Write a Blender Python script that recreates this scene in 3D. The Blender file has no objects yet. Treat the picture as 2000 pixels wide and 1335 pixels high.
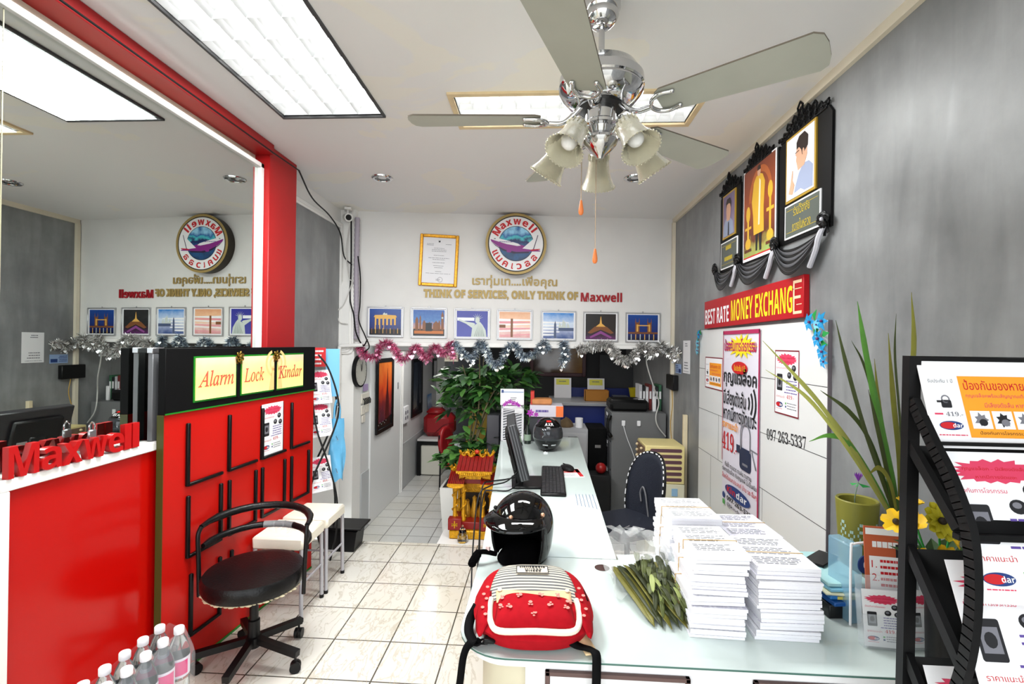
import bpy, math, random
from mathutils import Vector, Matrix

random.seed(7)
scene = bpy.context.scene
COL = scene.collection
R = math.radians
PI = math.pi

# ------------------------------------------------------------------ camera, world, light, exposure
cam_data = bpy.data.cameras.new('camera')
cam_data.sensor_width = 36.0
cam_data.lens = 945.0 / 2000.0 * 36.0
cam_data.clip_start = 0.05
cam_data.clip_end = 80
cam = bpy.data.objects.new('camera', cam_data)
COL.objects.link(cam)
cam.matrix_world = (Matrix.Translation((0, 0, 1.6)) @ Matrix.Rotation(R(3.3), 4, 'Z')
                    @ Matrix.Rotation(R(90.15), 4, 'X') @ Matrix.Rotation(R(0.75), 4, 'Z'))
scene.camera = cam

scene.view_settings.view_transform = 'Standard'
scene.view_settings.look = 'None'
scene.view_settings.gamma = 1.0
scene.view_settings.use_curve_mapping = False
scene.view_settings.exposure = 0.92

world = bpy.data.worlds.new('sky')
scene.world = world
world.use_nodes = True
_bg = world.node_tree.nodes['Background']
_bg.inputs['Color'].default_value = (0.93, 0.97, 1.0, 1)
_bg.inputs['Strength'].default_value = 2.25
try:
    scene.cycles.max_bounces = 7
    scene.cycles.diffuse_bounces = 4
    scene.cycles.glossy_bounces = 4
    scene.cycles.transmission_bounces = 6
    scene.cycles.transparent_max_bounces = 12
    scene.cycles.sample_clamp_indirect = 6.0
    scene.cycles.caustics_reflective = False
    scene.cycles.caustics_refractive = False
except Exception:
    pass


def area_light(name, loc, rot, sx, sy, power, color=(1, 1, 1), portal=False):
    d = bpy.data.lights.new(name, 'AREA')
    d.shape = 'RECTANGLE'
    d.size, d.size_y = sx, sy
    d.energy = power
    d.color = color
    o = bpy.data.objects.new(name, d)
    o.location = loc
    o.rotation_euler = rot
    COL.objects.link(o)
    if portal:
        d.cycles.is_portal = True
    return o


# daylight enters through the open shop front behind the camera
area_light('shopfront_opening', (-0.3, -0.9, 1.42), (R(90), 0, R(0)), 3.2, 2.84, 1, portal=True)
# tubes of the two recessed louvre fixtures, shining down through the louvres
area_light('tube_glow_front', (-1.16, 2.02, 2.835), (0, 0, 0), 0.54, 1.16, 34, (0.98, 1.0, 0.99))
area_light('tube_glow_rear', (0.17, 2.59, 2.835), (0, 0, 0), 1.2, 0.3, 22, (0.98, 1.0, 0.99))
# the passage's own ceiling lamp and the dim office lamp behind the bulkhead
area_light('passage_lamp_glow', (-1.2, 5.7, 1.64), (0, 0, 0), 0.4, 1.4, 8.0, (1.0, 0.98, 0.95))
area_light('office_lamp_glow', (0.5, 5.6, 1.64), (0, 0, 0), 0.4, 0.5, 0.9, (1.0, 0.97, 0.92))


# ------------------------------------------------------------------ materials
def lin(c):
    c = c / 255.0
    return c / 12.92 if c <= 0.04045 else ((c + 0.055) / 1.055) ** 2.4


def rgb(r, g, b):
    return (lin(r), lin(g), lin(b), 1.0)


_M = {}


def mat(name, col, rough=0.5, metal=0.0, spec=0.5, coat=0.0, trans=0.0, ior=1.45, alpha=1.0, emit=None, estr=0.0,
        noise=0.0, nscale=8.0, bump=0.0, bscale=60.0, sheen=0.0):
    """procedural principled material; noise mottles the base colour, bump roughens it"""
    if name in _M:
        return _M[name]
    m = bpy.data.materials.new(name)
    m.use_nodes = True
    nt = m.node_tree
    b = nt.nodes['Principled BSDF']
    c = rgb(*col)
    b.inputs['Base Color'].default_value = c
    b.inputs['Roughness'].default_value = rough
    b.inputs['Metallic'].default_value = metal
    b.inputs['Specular IOR Level'].default_value = spec
    b.inputs['Coat Weight'].default_value = coat
    b.inputs['Coat Roughness'].default_value = 0.08
    b.inputs['Transmission Weight'].default_value = trans
    b.inputs['IOR'].default_value = ior
    b.inputs['Alpha'].default_value = alpha
    b.inputs['Sheen Weight'].default_value = sheen
    if emit:
        b.inputs['Emission Color'].default_value = rgb(*emit)
        b.inputs['Emission Strength'].default_value = estr
    if noise > 0 or bump > 0:
        tc = nt.nodes.new('ShaderNodeTexCoord')
    if noise > 0:
        n = nt.nodes.new('ShaderNodeTexNoise')
        n.inputs['Scale'].default_value = nscale
        n.inputs['Detail'].default_value = 5
        nt.links.new(tc.outputs['Object'], n.inputs['Vector'])
        r = nt.nodes.new('ShaderNodeValToRGB')
        r.color_ramp.elements[0].position = 0.3
        r.color_ramp.elements[1].position = 0.7
        r.color_ramp.elements[0].color = tuple(max(0, x * (1 - noise)) for x in c[:3]) + (1,)
        r.color_ramp.elements[1].color = tuple(min(1, x * (1 + noise)) for x in c[:3]) + (1,)
        nt.links.new(n.outputs['Fac'], r.inputs['Fac'])
        nt.links.new(r.outputs['Color'], b.inputs['Base Color'])
    if bump > 0:
        n2 = nt.nodes.new('ShaderNodeTexNoise')
        n2.inputs['Scale'].default_value = bscale
        n2.inputs['Detail'].default_value = 3
        nt.links.new(tc.outputs['Object'], n2.inputs['Vector'])
        bp = nt.nodes.new('ShaderNodeBump')
        bp.inputs['Strength'].default_value = bump
        bp.inputs['Distance'].default_value = 0.01
        nt.links.new(n2.outputs['Fac'], bp.inputs['Height'])
        nt.links.new(bp.outputs['Normal'], b.inputs['Normal'])
    _M[name] = m
    return m


def gradient_mat(name, stops, axis='Z', rough=0.4, noise=0.0, nscale=12.0, lo=0.0, hi=1.0, coord='Generated'):
    """printed picture whose ink colour runs along one axis of the object, with mottling"""
    if name in _M:
        return _M[name]
    m = bpy.data.materials.new(name)
    m.use_nodes = True
    nt = m.node_tree
    b = nt.nodes['Principled BSDF']
    b.inputs['Roughness'].default_value = rough
    tc = nt.nodes.new('ShaderNodeTexCoord')
    sp = nt.nodes.new('ShaderNodeSeparateXYZ')
    nt.links.new(tc.outputs[coord], sp.inputs[0])
    mr = nt.nodes.new('ShaderNodeMapRange')
    mr.inputs['From Min'].default_value = lo
    mr.inputs['From Max'].default_value = hi
    nt.links.new(sp.outputs[axis], mr.inputs['Value'])
    val = mr.outputs['Result']
    if noise > 0:
        n = nt.nodes.new('ShaderNodeTexNoise')
        n.inputs['Scale'].default_value = nscale
        n.inputs['Detail'].default_value = 6
        nt.links.new(tc.outputs[coord], n.inputs['Vector'])
        ma = nt.nodes.new('ShaderNodeMath')
        ma.operation = 'MULTIPLY_ADD'
        ma.inputs[1].default_value = noise
        nt.links.new(n.outputs['Fac'], ma.inputs[0])
        nt.links.new(val, ma.inputs[2])
        sb = nt.nodes.new('ShaderNodeMath')
        sb.operation = 'SUBTRACT'
        sb.inputs[1].default_value = noise * 0.5
        nt.links.new(ma.outputs[0], sb.inputs[0])
        val = sb.outputs[0]
    r = nt.nodes.new('ShaderNodeValToRGB')
    els = r.color_ramp.elements
    els[0].position, els[0].color = stops[0][0], rgb(*stops[0][1])
    els[1].position, els[1].color = stops[-1][0], rgb(*stops[-1][1])
    for p, c in stops[1:-1]:
        e = els.new(p)
        e.color = rgb(*c)
    nt.links.new(val, r.inputs['Fac'])
    nt.links.new(r.outputs['Color'], b.inputs['Base Color'])
    _M[name] = m
    return m


def tile_mat(name, size, ox, oy, base, vein, grout, rough=0.12, veins=True, mortar=0.004):
    m = bpy.data.materials.new(name)
    m.use_nodes = True
    nt = m.node_tree
    b = nt.nodes['Principled BSDF']
    tc = nt.nodes.new('ShaderNodeTexCoord')
    mp = nt.nodes.new('ShaderNodeMapping')
    mp.inputs['Location'].default_value = (-ox, -oy, 0)
    nt.links.new(tc.outputs['Object'], mp.inputs['Vector'])
    br = nt.nodes.new('ShaderNodeTexBrick')
    br.offset = 0.0
    br.squash = 1.0
    br.inputs['Scale'].default_value = 1.0
    br.inputs['Brick Width'].default_value = size
    br.inputs['Row Height'].default_value = size
    br.inputs['Mortar Size'].default_value = mortar
    br.inputs['Mortar Smooth'].default_value = 0.1
    br.inputs['Bias'].default_value = 0.0
    br.inputs['Color1'].default_value = rgb(*base)
    br.inputs['Color2'].default_value = rgb(*[x - 5 for x in base])
    br.inputs['Mortar'].default_value = rgb(*grout)
    nt.links.new(mp.outputs[0], br.inputs['Vector'])
    n = nt.nodes.new('ShaderNodeTexNoise')
    n.inputs['Scale'].default_value = 5.5
    n.inputs['Detail'].default_value = 7
    n.inputs['Distortion'].default_value = 1.6
    mp2 = nt.nodes.new('ShaderNodeMapping')
    mp2.inputs['Rotation'].default_value = (0, 0, R(35))
    mp2.inputs['Scale'].default_value = (2.2, 0.8, 1)
    nt.links.new(tc.outputs['Object'], mp2.inputs['Vector'])
    nt.links.new(mp2.outputs[0], n.inputs['Vector'])
    r = nt.nodes.new('ShaderNodeValToRGB')
    els = r.color_ramp.elements
    els[0].position, els[0].color = 0.465, (0, 0, 0, 1)
    els[1].position, els[1].color = 0.53, (0, 0, 0, 1)
    e = els.new(0.5)
    e.color = (1, 1, 1, 1)
    nt.links.new(n.outputs['Fac'], r.inputs['Fac'])
    f = nt.nodes.new('ShaderNodeMath')
    f.operation = 'MULTIPLY'
    f.inputs[1].default_value = 0.5 if veins else 0.12
    nt.links.new(r.outputs['Color'], f.inputs[0])
    mx = nt.nodes.new('ShaderNodeMix')
    mx.data_type = 'RGBA'
    nt.links.new(f.outputs[0], mx.inputs['Factor'])
    nt.links.new(br.outputs['Color'], mx.inputs['A'])
    mx.inputs['B'].default_value = rgb(*vein)
    # broad worn patches
    n3 = nt.nodes.new('ShaderNodeTexNoise')
    n3.inputs['Scale'].default_value = 1.1
    n3.inputs['Detail'].default_value = 3
    nt.links.new(tc.outputs['Object'], n3.inputs['Vector'])
    r3 = nt.nodes.new('ShaderNodeValToRGB')
    r3.color_ramp.elements[0].position = 0.35
    r3.color_ramp.elements[0].color = (0.93, 0.9, 0.83, 1)
    r3.color_ramp.elements[1].position = 0.6
    r3.color_ramp.elements[1].color = (1, 1, 1, 1)
    nt.links.new(n3.outputs['Fac'], r3.inputs['Fac'])
    mu = nt.nodes.new('ShaderNodeMix')
    mu.data_type = 'RGBA'
    mu.blend_type = 'MULTIPLY'
    mu.inputs['Factor'].default_value = 1.0
    nt.links.new(mx.outputs['Result'], mu.inputs['A'])
    nt.links.new(r3.outputs['Color'], mu.inputs['B'])
    nt.links.new(mu.outputs['Result'], b.inputs['Base Color'])
    b.inputs['Roughness'].default_value = rough
    bp = nt.nodes.new('ShaderNodeBump')
    bp.inputs['Strength'].default_value = 0.35
    bp.inputs['Distance'].default_value = 0.004
    bp.invert = True
    nt.links.new(br.outputs['Fac'], bp.inputs['Height'])
    nt.links.new(bp.outputs['Normal'], b.inputs['Normal'])
    return m


def concrete_mat(name, dark, mid, light, rough=0.42, scale=1.0):
    """polished cement render: cloudy mottling, vertical trowel streaks, fine scratches"""
    m = bpy.data.materials.new(name)
    m.use_nodes = True
    nt = m.node_tree
    b = nt.nodes['Principled BSDF']
    tc = nt.nodes.new('ShaderNodeTexCoord')
    n = nt.nodes.new('ShaderNodeTexNoise')
    n.inputs['Scale'].default_value = 1.9 * scale
    n.inputs['Detail'].default_value = 8
    n.inputs['Roughness'].default_value = 0.62
    nt.links.new(tc.outputs['Object'], n.inputs['Vector'])
    mp = nt.nodes.new('ShaderNodeMapping')
    mp.inputs['Scale'].default_value = (7, 7, 1.1)
    nt.links.new(tc.outputs['Object'], mp.inputs['Vector'])
    n2 = nt.nodes.new('ShaderNodeTexNoise')
    n2.inputs['Scale'].default_value = 1.6 * scale
    n2.inputs['Detail'].default_value = 6
    n2.inputs['Distortion'].default_value = 0.6
    nt.links.new(mp.outputs[0], n2.inputs['Vector'])
    mx = nt.nodes.new('ShaderNodeMix')
    mx.data_type = 'FLOAT'
    mx.inputs['Factor'].default_value = 0.35
    nt.links.new(n.outputs['Fac'], mx.inputs['A'])
    nt.links.new(n2.outputs['Fac'], mx.inputs['B'])
    r = nt.nodes.new('ShaderNodeValToRGB')
    els = r.color_ramp.elements
    els[0].position, els[0].color = 0.33, rgb(*dark)
    els[1].position, els[1].color = 0.68, rgb(*light)
    e = els.new(0.5)
    e.color = rgb(*mid)
    nt.links.new(mx.outputs['Result'], r.inputs['Fac'])
    nt.links.new(r.outputs['Color'], b.inputs['Base Color'])
    rr = nt.nodes.new('ShaderNodeMapRange')
    rr.inputs['To Min'].default_value = rough - 0.1
    rr.inputs['To Max'].default_value = rough + 0.15
    nt.links.new(n2.outputs['Fac'], rr.inputs['Value'])
    nt.links.new(rr.outputs['Result'], b.inputs['Roughness'])
    bp = nt.nodes.new('ShaderNodeBump')
    bp.inputs['Strength'].default_value = 0.12
    bp.inputs['Distance'].default_value = 0.01
    nt.links.new(n2.outputs['Fac'], bp.inputs['Height'])
    nt.links.new(bp.outputs['Normal'], b.inputs['Normal'])
    return m


def patched_paint_mat(name, base, patch, rough=0.55):
    """ceiling paint with irregular repair patches of a slightly creamier paint"""
    m = bpy.data.materials.new(name)
    m.use_nodes = True
    nt = m.node_tree
    b = nt.nodes['Principled BSDF']
    b.inputs['Roughness'].default_value = rough
    tc = nt.nodes.new('ShaderNodeTexCoord')
    n = nt.nodes.new('ShaderNodeTexNoise')
    n.inputs['Scale'].default_value = 1.35
    n.inputs['Detail'].default_value = 5
    n.inputs['Distortion'].default_value = 0.5
    mp = nt.nodes.new('ShaderNodeMapping')
    mp.inputs['Location'].default_value = (3.4, 1.1, 0)
    nt.links.new(tc.outputs['Object'], mp.inputs['Vector'])
    nt.links.new(mp.outputs[0], n.inputs['Vector'])
    r = nt.nodes.new('ShaderNodeValToRGB')
    r.color_ramp.elements[0].position = 0.56
    r.color_ramp.elements[0].color = rgb(*base)
    r.color_ramp.elements[1].position = 0.575
    r.color_ramp.elements[1].color = rgb(*patch)
    nt.links.new(n.outputs['Fac'], r.inputs['Fac'])
    nt.links.new(r.outputs['Color'], b.inputs['Base Color'])
    return m


# ------------------------------------------------------------------ mesh builder
_TXT = {}


def text_geo(s, bold=0.0, extrude=0.0):
    key = (s, bold, extrude)
    if key in _TXT:
        return _TXT[key]
    c = bpy.data.curves.new('glyphs', 'FONT')
    c.body = s
    c.size = 1.0
    c.resolution_u = 3
    c.offset = bold
    c.extrude = extrude
    o = bpy.data.objects.new('glyphs', c)
    COL.objects.link(o)
    dg = bpy.context.evaluated_depsgraph_get()
    me = bpy.data.meshes.new_from_object(o.evaluated_get(dg))
    vs = [tuple(v.co) for v in me.vertices]
    fs = [tuple(p.vertices) for p in me.polygons]
    bpy.data.objects.remove(o)
    bpy.data.curves.remove(c)
    bpy.data.meshes.remove(me)
    xs = [v[0] for v in vs] or [0, 1]
    ys = [v[1] for v in vs] or [0, 1]
    _TXT[key] = (vs, fs, min(xs), max(xs), min(ys), max(ys))
    return _TXT[key]


def serif_italic(s):
    out = ''
    for ch in s:
        if 'A' <= ch <= 'Z':
            out += chr(0x1D434 + ord(ch) - 65)
        elif ch == 'h':
            out += '\u210E'
        elif 'a' <= ch <= 'z':
            out += chr(0x1D44E + ord(ch) - 97)
        else:
            out += ch
    return out


def serif_bold(s):
    out = ''
    for ch in s:
        if '0' <= ch <= '9':
            out += chr(0x1D7CE + ord(ch) - 48)
        elif 'A' <= ch <= 'Z':
            out += chr(0x1D400 + ord(ch) - 65)
        elif 'a' <= ch <= 'z':
            out += chr(0x1D41A + ord(ch) - 97)
        else:
            out += ch
    return out


def sans_bold(s):
    out = ''
    for ch in s:
        if '0' <= ch <= '9':
            out += chr(0x1D7EC + ord(ch) - 48)
        elif 'A' <= ch <= 'Z':
            out += chr(0x1D5D4 + ord(ch) - 65)
        elif 'a' <= ch <= 'z':
            out += chr(0x1D5EE + ord(ch) - 97)
        else:
            out += ch
    return out


def circ(cx, cz, rx, rz=None, n=28, a0=0.0):
    rz = rx if rz is None else rz
    return [(cx + rx * math.cos(a0 + 2 * PI * i / n), cz + rz * math.sin(a0 + 2 * PI * i / n)) for i in range(n)]


def rect(x0, x1, z0, z1):
    return [(x0, z0), (x1, z0), (x1, z1), (x0, z1)]


def rrect(x0, x1, z0, z1, r, n=5):
    pts = []
    for cx, cz, a in ((x1 - r, z0 + r, -90), (x1 - r, z1 - r, 0), (x0 + r, z1 - r, 90), (x0 + r, z0 + r, 180)):
        for i in range(n + 1):
            t = R(a + 90.0 * i / n)
            pts.append((cx + r * math.cos(t), cz + r * math.sin(t)))
    return pts


def burst(cx, cz, rx, rz, n=16, inner=0.72, seed=1):
    rnd = random.Random(seed)
    pts = []
    for i in range(n * 2):
        k = (1.0 if i % 2 == 0 else inner) * rnd.uniform(0.88, 1.05)
        a = 2 * PI * i / (2 * n)
        pts.append((cx + rx * k * math.cos(a), cz + rz * k * math.sin(a)))
    return pts


def smooth_path(pts, n=6):
    """Catmull-Rom through the points"""
    P = [Vector(p) for p in pts]
    if len(P) < 3:
        return P
    out = []
    for i in range(len(P) - 1):
        p0 = P[i - 1] if i > 0 else P[i] * 2 - P[i + 1]
        p1, p2 = P[i], P[i + 1]
        p3 = P[i + 2] if i + 2 < len(P) else P[i + 1] * 2 - P[i]
        for k in range(n):
            t = k / n
            out.append(0.5 * ((2 * p1) + (p2 - p0) * t + (2 * p0 - 5 * p1 + 4 * p2 - p3) * t * t
                              + (3 * p1 - p0 - 3 * p2 + p3) * t ** 3))
    out.append(P[-1])
    return out


class MB:
    """collects shapes and links them as ONE mesh object"""

    def __init__(s, M=None):
        s.v, s.f, s.mi, s.mats, s.flat = [], [], [], [], []
        s.M = M or Matrix()

    def _mi(s, m):
        if m not in s.mats:
            s.mats.append(m)
        return s.mats.index(m)

    def add(s, vs, fs, m, flat=False):
        o = len(s.v)
        s.v.extend(tuple(s.M @ Vector(p)) for p in vs)
        k = s._mi(m)
        for f in fs:
            s.f.append(tuple(i + o for i in f))
            s.mi.append(k)
            s.flat.append(flat)
        return s

    def box(s, x0, x1, y0, y1, z0, z1, m, bev=0.0):
        if x0 > x1: x0, x1 = x1, x0
        if y0 > y1: y0, y1 = y1, y0
        if z0 > z1: z0, z1 = z1, z0
        if bev <= 0:
            vs = [(x, y, z) for z in (z0, z1) for y in (y0, y1) for x in (x0, x1)]
            return s.add(vs, [(0, 2, 3, 1), (4, 5, 7, 6), (0, 1, 5, 4), (2, 6, 7, 3), (0, 4, 6, 2), (1, 3, 7, 5)], m, True)
        b = min(bev, (x1 - x0) * .49, (y1 - y0) * .49, (z1 - z0) * .49)
        vs, idx = [], {}
        X, Y, Z = (x0, x1), (y0, y1), (z0, z1)
        for i in (0, 1):
            for j in (0, 1):
                for k in (0, 1):
                    sx, sy, sz = (1 - 2 * i) * b, (1 - 2 * j) * b, (1 - 2 * k) * b
                    idx[i, j, k, 'x'] = len(vs); vs.append((X[i], Y[j] + sy, Z[k] + sz))
                    idx[i, j, k, 'y'] = len(vs); vs.append((X[i] + sx, Y[j], Z[k] + sz))
                    idx[i, j, k, 'z'] = len(vs); vs.append((X[i] + sx, Y[j] + sy, Z[k]))
        F = []
        cen = Vector(((x0 + x1) / 2, (y0 + y1) / 2, (z0 + z1) / 2))

        def face(ids):
            p = [Vector(vs[a]) for a in ids]
            nrm = (p[1] - p[0]).cross(p[2] - p[0])
            c = sum(p, Vector()) / len(p)
            F.append(tuple(ids) if nrm.dot(c - cen) > 0 else tuple(reversed(ids)))
        for i in (0, 1):
            face([idx[i, 0, 0, 'x'], idx[i, 1, 0, 'x'], idx[i, 1, 1, 'x'], idx[i, 0, 1, 'x']])
            face([idx[0, i, 0, 'y'], idx[1, i, 0, 'y'], idx[1, i, 1, 'y'], idx[0, i, 1, 'y']])
            face([idx[0, 0, i, 'z'], idx[1, 0, i, 'z'], idx[1, 1, i, 'z'], idx[0, 1, i, 'z']])
            for j in (0, 1):
                face([idx[0, i, j, 'y'], idx[1, i, j, 'y'], idx[1, i, j, 'z'], idx[0, i, j, 'z']])
                face([idx[i, 0, j, 'x'], idx[i, 1, j, 'x'], idx[i, 1, j, 'z'], idx[i, 0, j, 'z']])
                face([idx[i, j, 0, 'x'], idx[i, j, 1, 'x'], idx[i, j, 1, 'y'], idx[i, j, 0, 'y']])
                for k in (0, 1):
                    face([idx[i, j, k, 'x'], idx[i, j, k, 'y'], idx[i, j, k, 'z']])
        return s.add(vs, F, m)

    def tube(s, pts, r, m, seg=8, closed=False):
        P = [Vector(p) for p in pts]
        n = len(P)
        rs = r if isinstance(r, (list, tuple)) else [r] * n
        T = []
        for i in range(n):
            a = P[(i - 1) % n] if closed or i > 0 else P[i]
            b = P[(i + 1) % n] if closed or i < n - 1 else P[i]
            t = (b - a)
            T.append(t.normalized() if t.length > 1e-9 else Vector((0, 0, 1)))
        up = Vector((0, 0, 1)) if abs(T[0].z) < 0.9 else Vector((1, 0, 0))
        N = (up - T[0] * up.dot(T[0])).normalized()
        vs, fs = [], []
        for i in range(n):
            N = (N - T[i] * N.dot(T[i]))
            N = N.normalized() if N.length > 1e-9 else T[i].orthogonal().normalized()
            B = T[i].cross(N)
            for k in range(seg):
                a = 2 * PI * k / seg
                vs.append(P[i] + (N * math.cos(a) + B * math.sin(a)) * rs[i])
        last = n if closed else n - 1
        for i in range(last):
            for k in range(seg):
                k2 = (k + 1) % seg
                i2 = (i + 1) % n
                fs.append((i * seg + k, i * seg + k2, i2 * seg + k2, i2 * seg + k))
        if not closed:
            fs.append(tuple(reversed(range(seg))))
            fs.append(tuple((n - 1) * seg + k for k in range(seg)))
        return s.add(vs, fs, m)

    def bar(s, a, b, w, t, m, up=(0, 0, 1)):
        """square bar from a to b, width w across, thickness t along up"""
        a, b = Vector(a), Vector(b)
        d = (b - a).normalized()
        u = Vector(up)
        if abs(d.dot(u)) > 0.98:
            u = Vector((0, 1, 0))
        sd = d.cross(u).normalized()
        u = sd.cross(d).normalized()
        vs = []
        for p in (a, b):
            for q in ((-1, -1), (1, -1), (1, 1), (-1, 1)):
                vs.append(p + sd * (w / 2 * q[0]) + u * (t / 2 * q[1]))
        return s.add(vs, [(3, 2, 1, 0), (4, 5, 6, 7), (0, 1, 5, 4), (1, 2, 6, 5), (2, 3, 7, 6), (3, 0, 4, 7)], m, True)

    def lathe(s, prof, m, seg=24, c=(0, 0, 0), M=None):
        vs, fs = [], []
        n = len(prof)
        M = M or Matrix()
        c = Vector(c)
        for r, z in prof:
            for k in range(seg):
                a = 2 * PI * k / seg
                vs.append(c + (M @ Vector((r * math.cos(a), r * math.sin(a), z))))
        for i in range(n - 1):
            for k in range(seg):
                k2 = (k + 1) % seg
                fs.append((i * seg + k, i * seg + k2, (i + 1) * seg + k2, (i + 1) * seg + k))
        if prof[0][0] > 1e-6:
            fs.append(tuple(reversed(range(seg))))
        if prof[-1][0] > 1e-6:
            fs.append(tuple((n - 1) * seg + k for k in range(seg)))
        return s.add(vs, fs, m)

    def shell(s, prof, m, seg=24, c=(0, 0, 0), M=None):
        """open lathe without caps"""
        vs, fs = [], []
        n = len(prof)
        M = M or Matrix()
        c = Vector(c)
        for r, z in prof:
            for k in range(seg):
                a = 2 * PI * k / seg
                vs.append(c + (M @ Vector((r * math.cos(a), r * math.sin(a), z))))
        for i in range(n - 1):
            for k in range(seg):
                k2 = (k + 1) % seg
                fs.append((i * seg + k, i * seg + k2, (i + 1) * seg + k2, (i + 1) * seg + k))
        return s.add(vs, fs, m)

    def sphere(s, c, r, m, seg=16, ring=10, sc=(1, 1, 1)):
        prof = []
        for i in range(ring + 1):
            a = -PI / 2 + PI * i / ring
            prof.append((max(1e-5, math.cos(a)) * r, math.sin(a) * r))
        return s.lathe(prof, m, seg, c, Matrix.Diagonal((sc[0], sc[1], sc[2])).to_4x4())

    def prism(s, poly, y0, y1, m):
        """outline in local XZ (counter-clockwise seen from -Y) extruded from y0 (front) to y1"""
        n = len(poly)
        ar = sum(poly[i][0] * poly[(i + 1) % n][1] - poly[(i + 1) % n][0] * poly[i][1] for i in range(n))
        if ar < 0:
            poly = list(reversed(poly))
        vs = [(x, y0, z) for x, z in poly] + [(x, y1, z) for x, z in poly]
        fs = [tuple(range(n)), tuple(reversed(range(n, 2 * n)))]
        for i in range(n):
            j = (i + 1) % n
            fs.append((j, i, n + i, n + j))
        return s.add(vs, fs, m, True)

    def zprism(s, poly, z0, z1, m):
        """outline in XY extruded upwards"""
        n = len(poly)
        ar = sum(poly[i][0] * poly[(i + 1) % n][1] - poly[(i + 1) % n][0] * poly[i][1] for i in range(n))
        if ar < 0:
            poly = list(reversed(poly))
        vs = [(x, y, z0) for x, y in poly] + [(x, y, z1) for x, y in poly]
        fs = [tuple(reversed(range(n))), tuple(range(n, 2 * n))]
        for i in range(n):
            j = (i + 1) % n
            fs.append((i, j, n + j, n + i))
        return s.add(vs, fs, m, True)

    def flat_poly(s, poly, y, m):
        """printed patch facing -Y"""
        n = len(poly)
        ar = sum(poly[i][0] * poly[(i + 1) % n][1] - poly[(i + 1) % n][0] * poly[i][1] for i in range(n))
        if ar < 0:
            poly = list(reversed(poly))
        return s.add([(x, y, z) for x, z in poly], [tuple(range(n))], m, True)

    def ring(s, cx, cz, r0, r1, y, m, n=40, sx=1.0, a0=0.0, a1=2 * PI):
        vs, fs = [], []
        full = abs(a1 - a0 - 2 * PI) < 1e-6
        k = n if full else n + 1
        for i in range(k):
            a = a0 + (a1 - a0) * i / n
            vs.append((cx + r0 * sx * math.cos(a), y, cz + r0 * math.sin(a)))
            vs.append((cx + r1 * sx * math.cos(a), y, cz + r1 * math.sin(a)))
        for i in range(n):
            j = (i + 1) % k
            fs.append((2 * i, 2 * i + 1, 2 * j + 1, 2 * j))
        return s.add(vs, fs, m, True)

    def text(s, t, x, z, h, m, y=-0.001, align='L', w=None, bold=0.0, shear=0.0, extrude=0.0, rot=0.0):
        """lettering on the local XZ plane facing -Y; h is the height of the whole line's ink, w squeezes it to a width"""
        vs, fs, x0, x1, y0, y1 = text_geo(t, bold, extrude / max(h, 1e-6) if extrude else 0.0)
        k = h / max(1e-6, y1 - y0)
        kx = k if w is None else w / max(1e-6, x1 - x0)
        W = (x1 - x0) * kx
        ox = x - {'L': 0, 'C': W / 2, 'R': W}[align]
        cr, sr = math.cos(rot), math.sin(rot)
        out = []
        for a, b, c in vs:
            X = (a - x0) * kx + ox + shear * (b - y0) * k
            Z = (b - y0) * k + z
            if rot:
                dx, dz = X - x, Z - z
                X, Z = x + dx * cr - dz * sr, z + dx * sr + dz * cr
            out.append((X, y - c * k, Z))
        return s.add(out, fs, m, True)

    def lines(s, x0, x1, z_top, n, pitch, th, m, y=-0.001, seed=0, ragged=0.3):
        """rows of small illegible print"""
        rnd = random.Random(seed)
        for i in range(n):
            e = x1 - (x1 - x0) * rnd.uniform(0, ragged)
            z = z_top - i * pitch
            x = x0
            while x < e:
                wd = (x1 - x0) * rnd.uniform(0.06, 0.18)
                s.flat_poly(rect(x, min(x + wd, e), z - th, z), y, m)
                x += wd + (x1 - x0) * 0.025
        return s

    def grid(s, fn, nu, nv, m, closed_u=False):
        vs = [tuple(fn(i / (nu - (0 if closed_u else 1)), j / (nv - 1))) for j in range(nv) for i in range(nu)]
        fs = []
        for j in range(nv - 1):
            for i in range(nu if closed_u else nu - 1):
                i2 = (i + 1) % nu
                fs.append((j * nu + i, j * nu + i2, (j + 1) * nu + i2, (j + 1) * nu + i))
        return s.add(vs, fs, m)

    def build(s, name, parent=None, loc=None, rotz=0.0, angle=38, solid=0.0, sub=0, rot=None):
        me = bpy.data.meshes.new(name)
        me.from_pydata(s.v, [], s.f)
        for m in s.mats:
            me.materials.append(m)
        me.polygons.foreach_set('material_index', s.mi)
        me.polygons.foreach_set('use_smooth', [not x for x in s.flat])
        me.update()
        try:
            me.set_sharp_from_angle(angle=R(angle))
        except Exception:
            pass
        o = bpy.data.objects.new(name, me)
        COL.objects.link(o)
        if parent is not None:
            o.parent = parent
        if loc is not None:
            o.location = loc
        if rot is not None:
            o.rotation_euler = rot
        elif rotz:
            o.rotation_euler = (0, 0, rotz)
        if solid:
            md = o.modifiers.new('thickness', 'SOLIDIFY')
            md.thickness = solid
            md.offset = 0
        if sub:
            md = o.modifiers.new('smooth', 'SUBSURF')
            md.levels = sub
            md.render_levels = sub
        return o


def tag(o, label=None, cat=None, group=None, kind=None):
    if label: o['label'] = label
    if cat: o['category'] = cat
    if group: o['group'] = group
    if kind: o['kind'] = kind
    return o


def thing(name, label, cat, loc=(0, 0, 0), rotz=0.0, group=None, rot=None):
    o = bpy.data.objects.new(name, None)
    o.empty_display_size = 0.05
    COL.objects.link(o)
    o.location = loc
    o.rotation_euler = rot if rot is not None else (0, 0, rotz)
    return tag(o, label, cat, group)


def struct(o):
    o['kind'] = 'structure'
    return o


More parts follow.
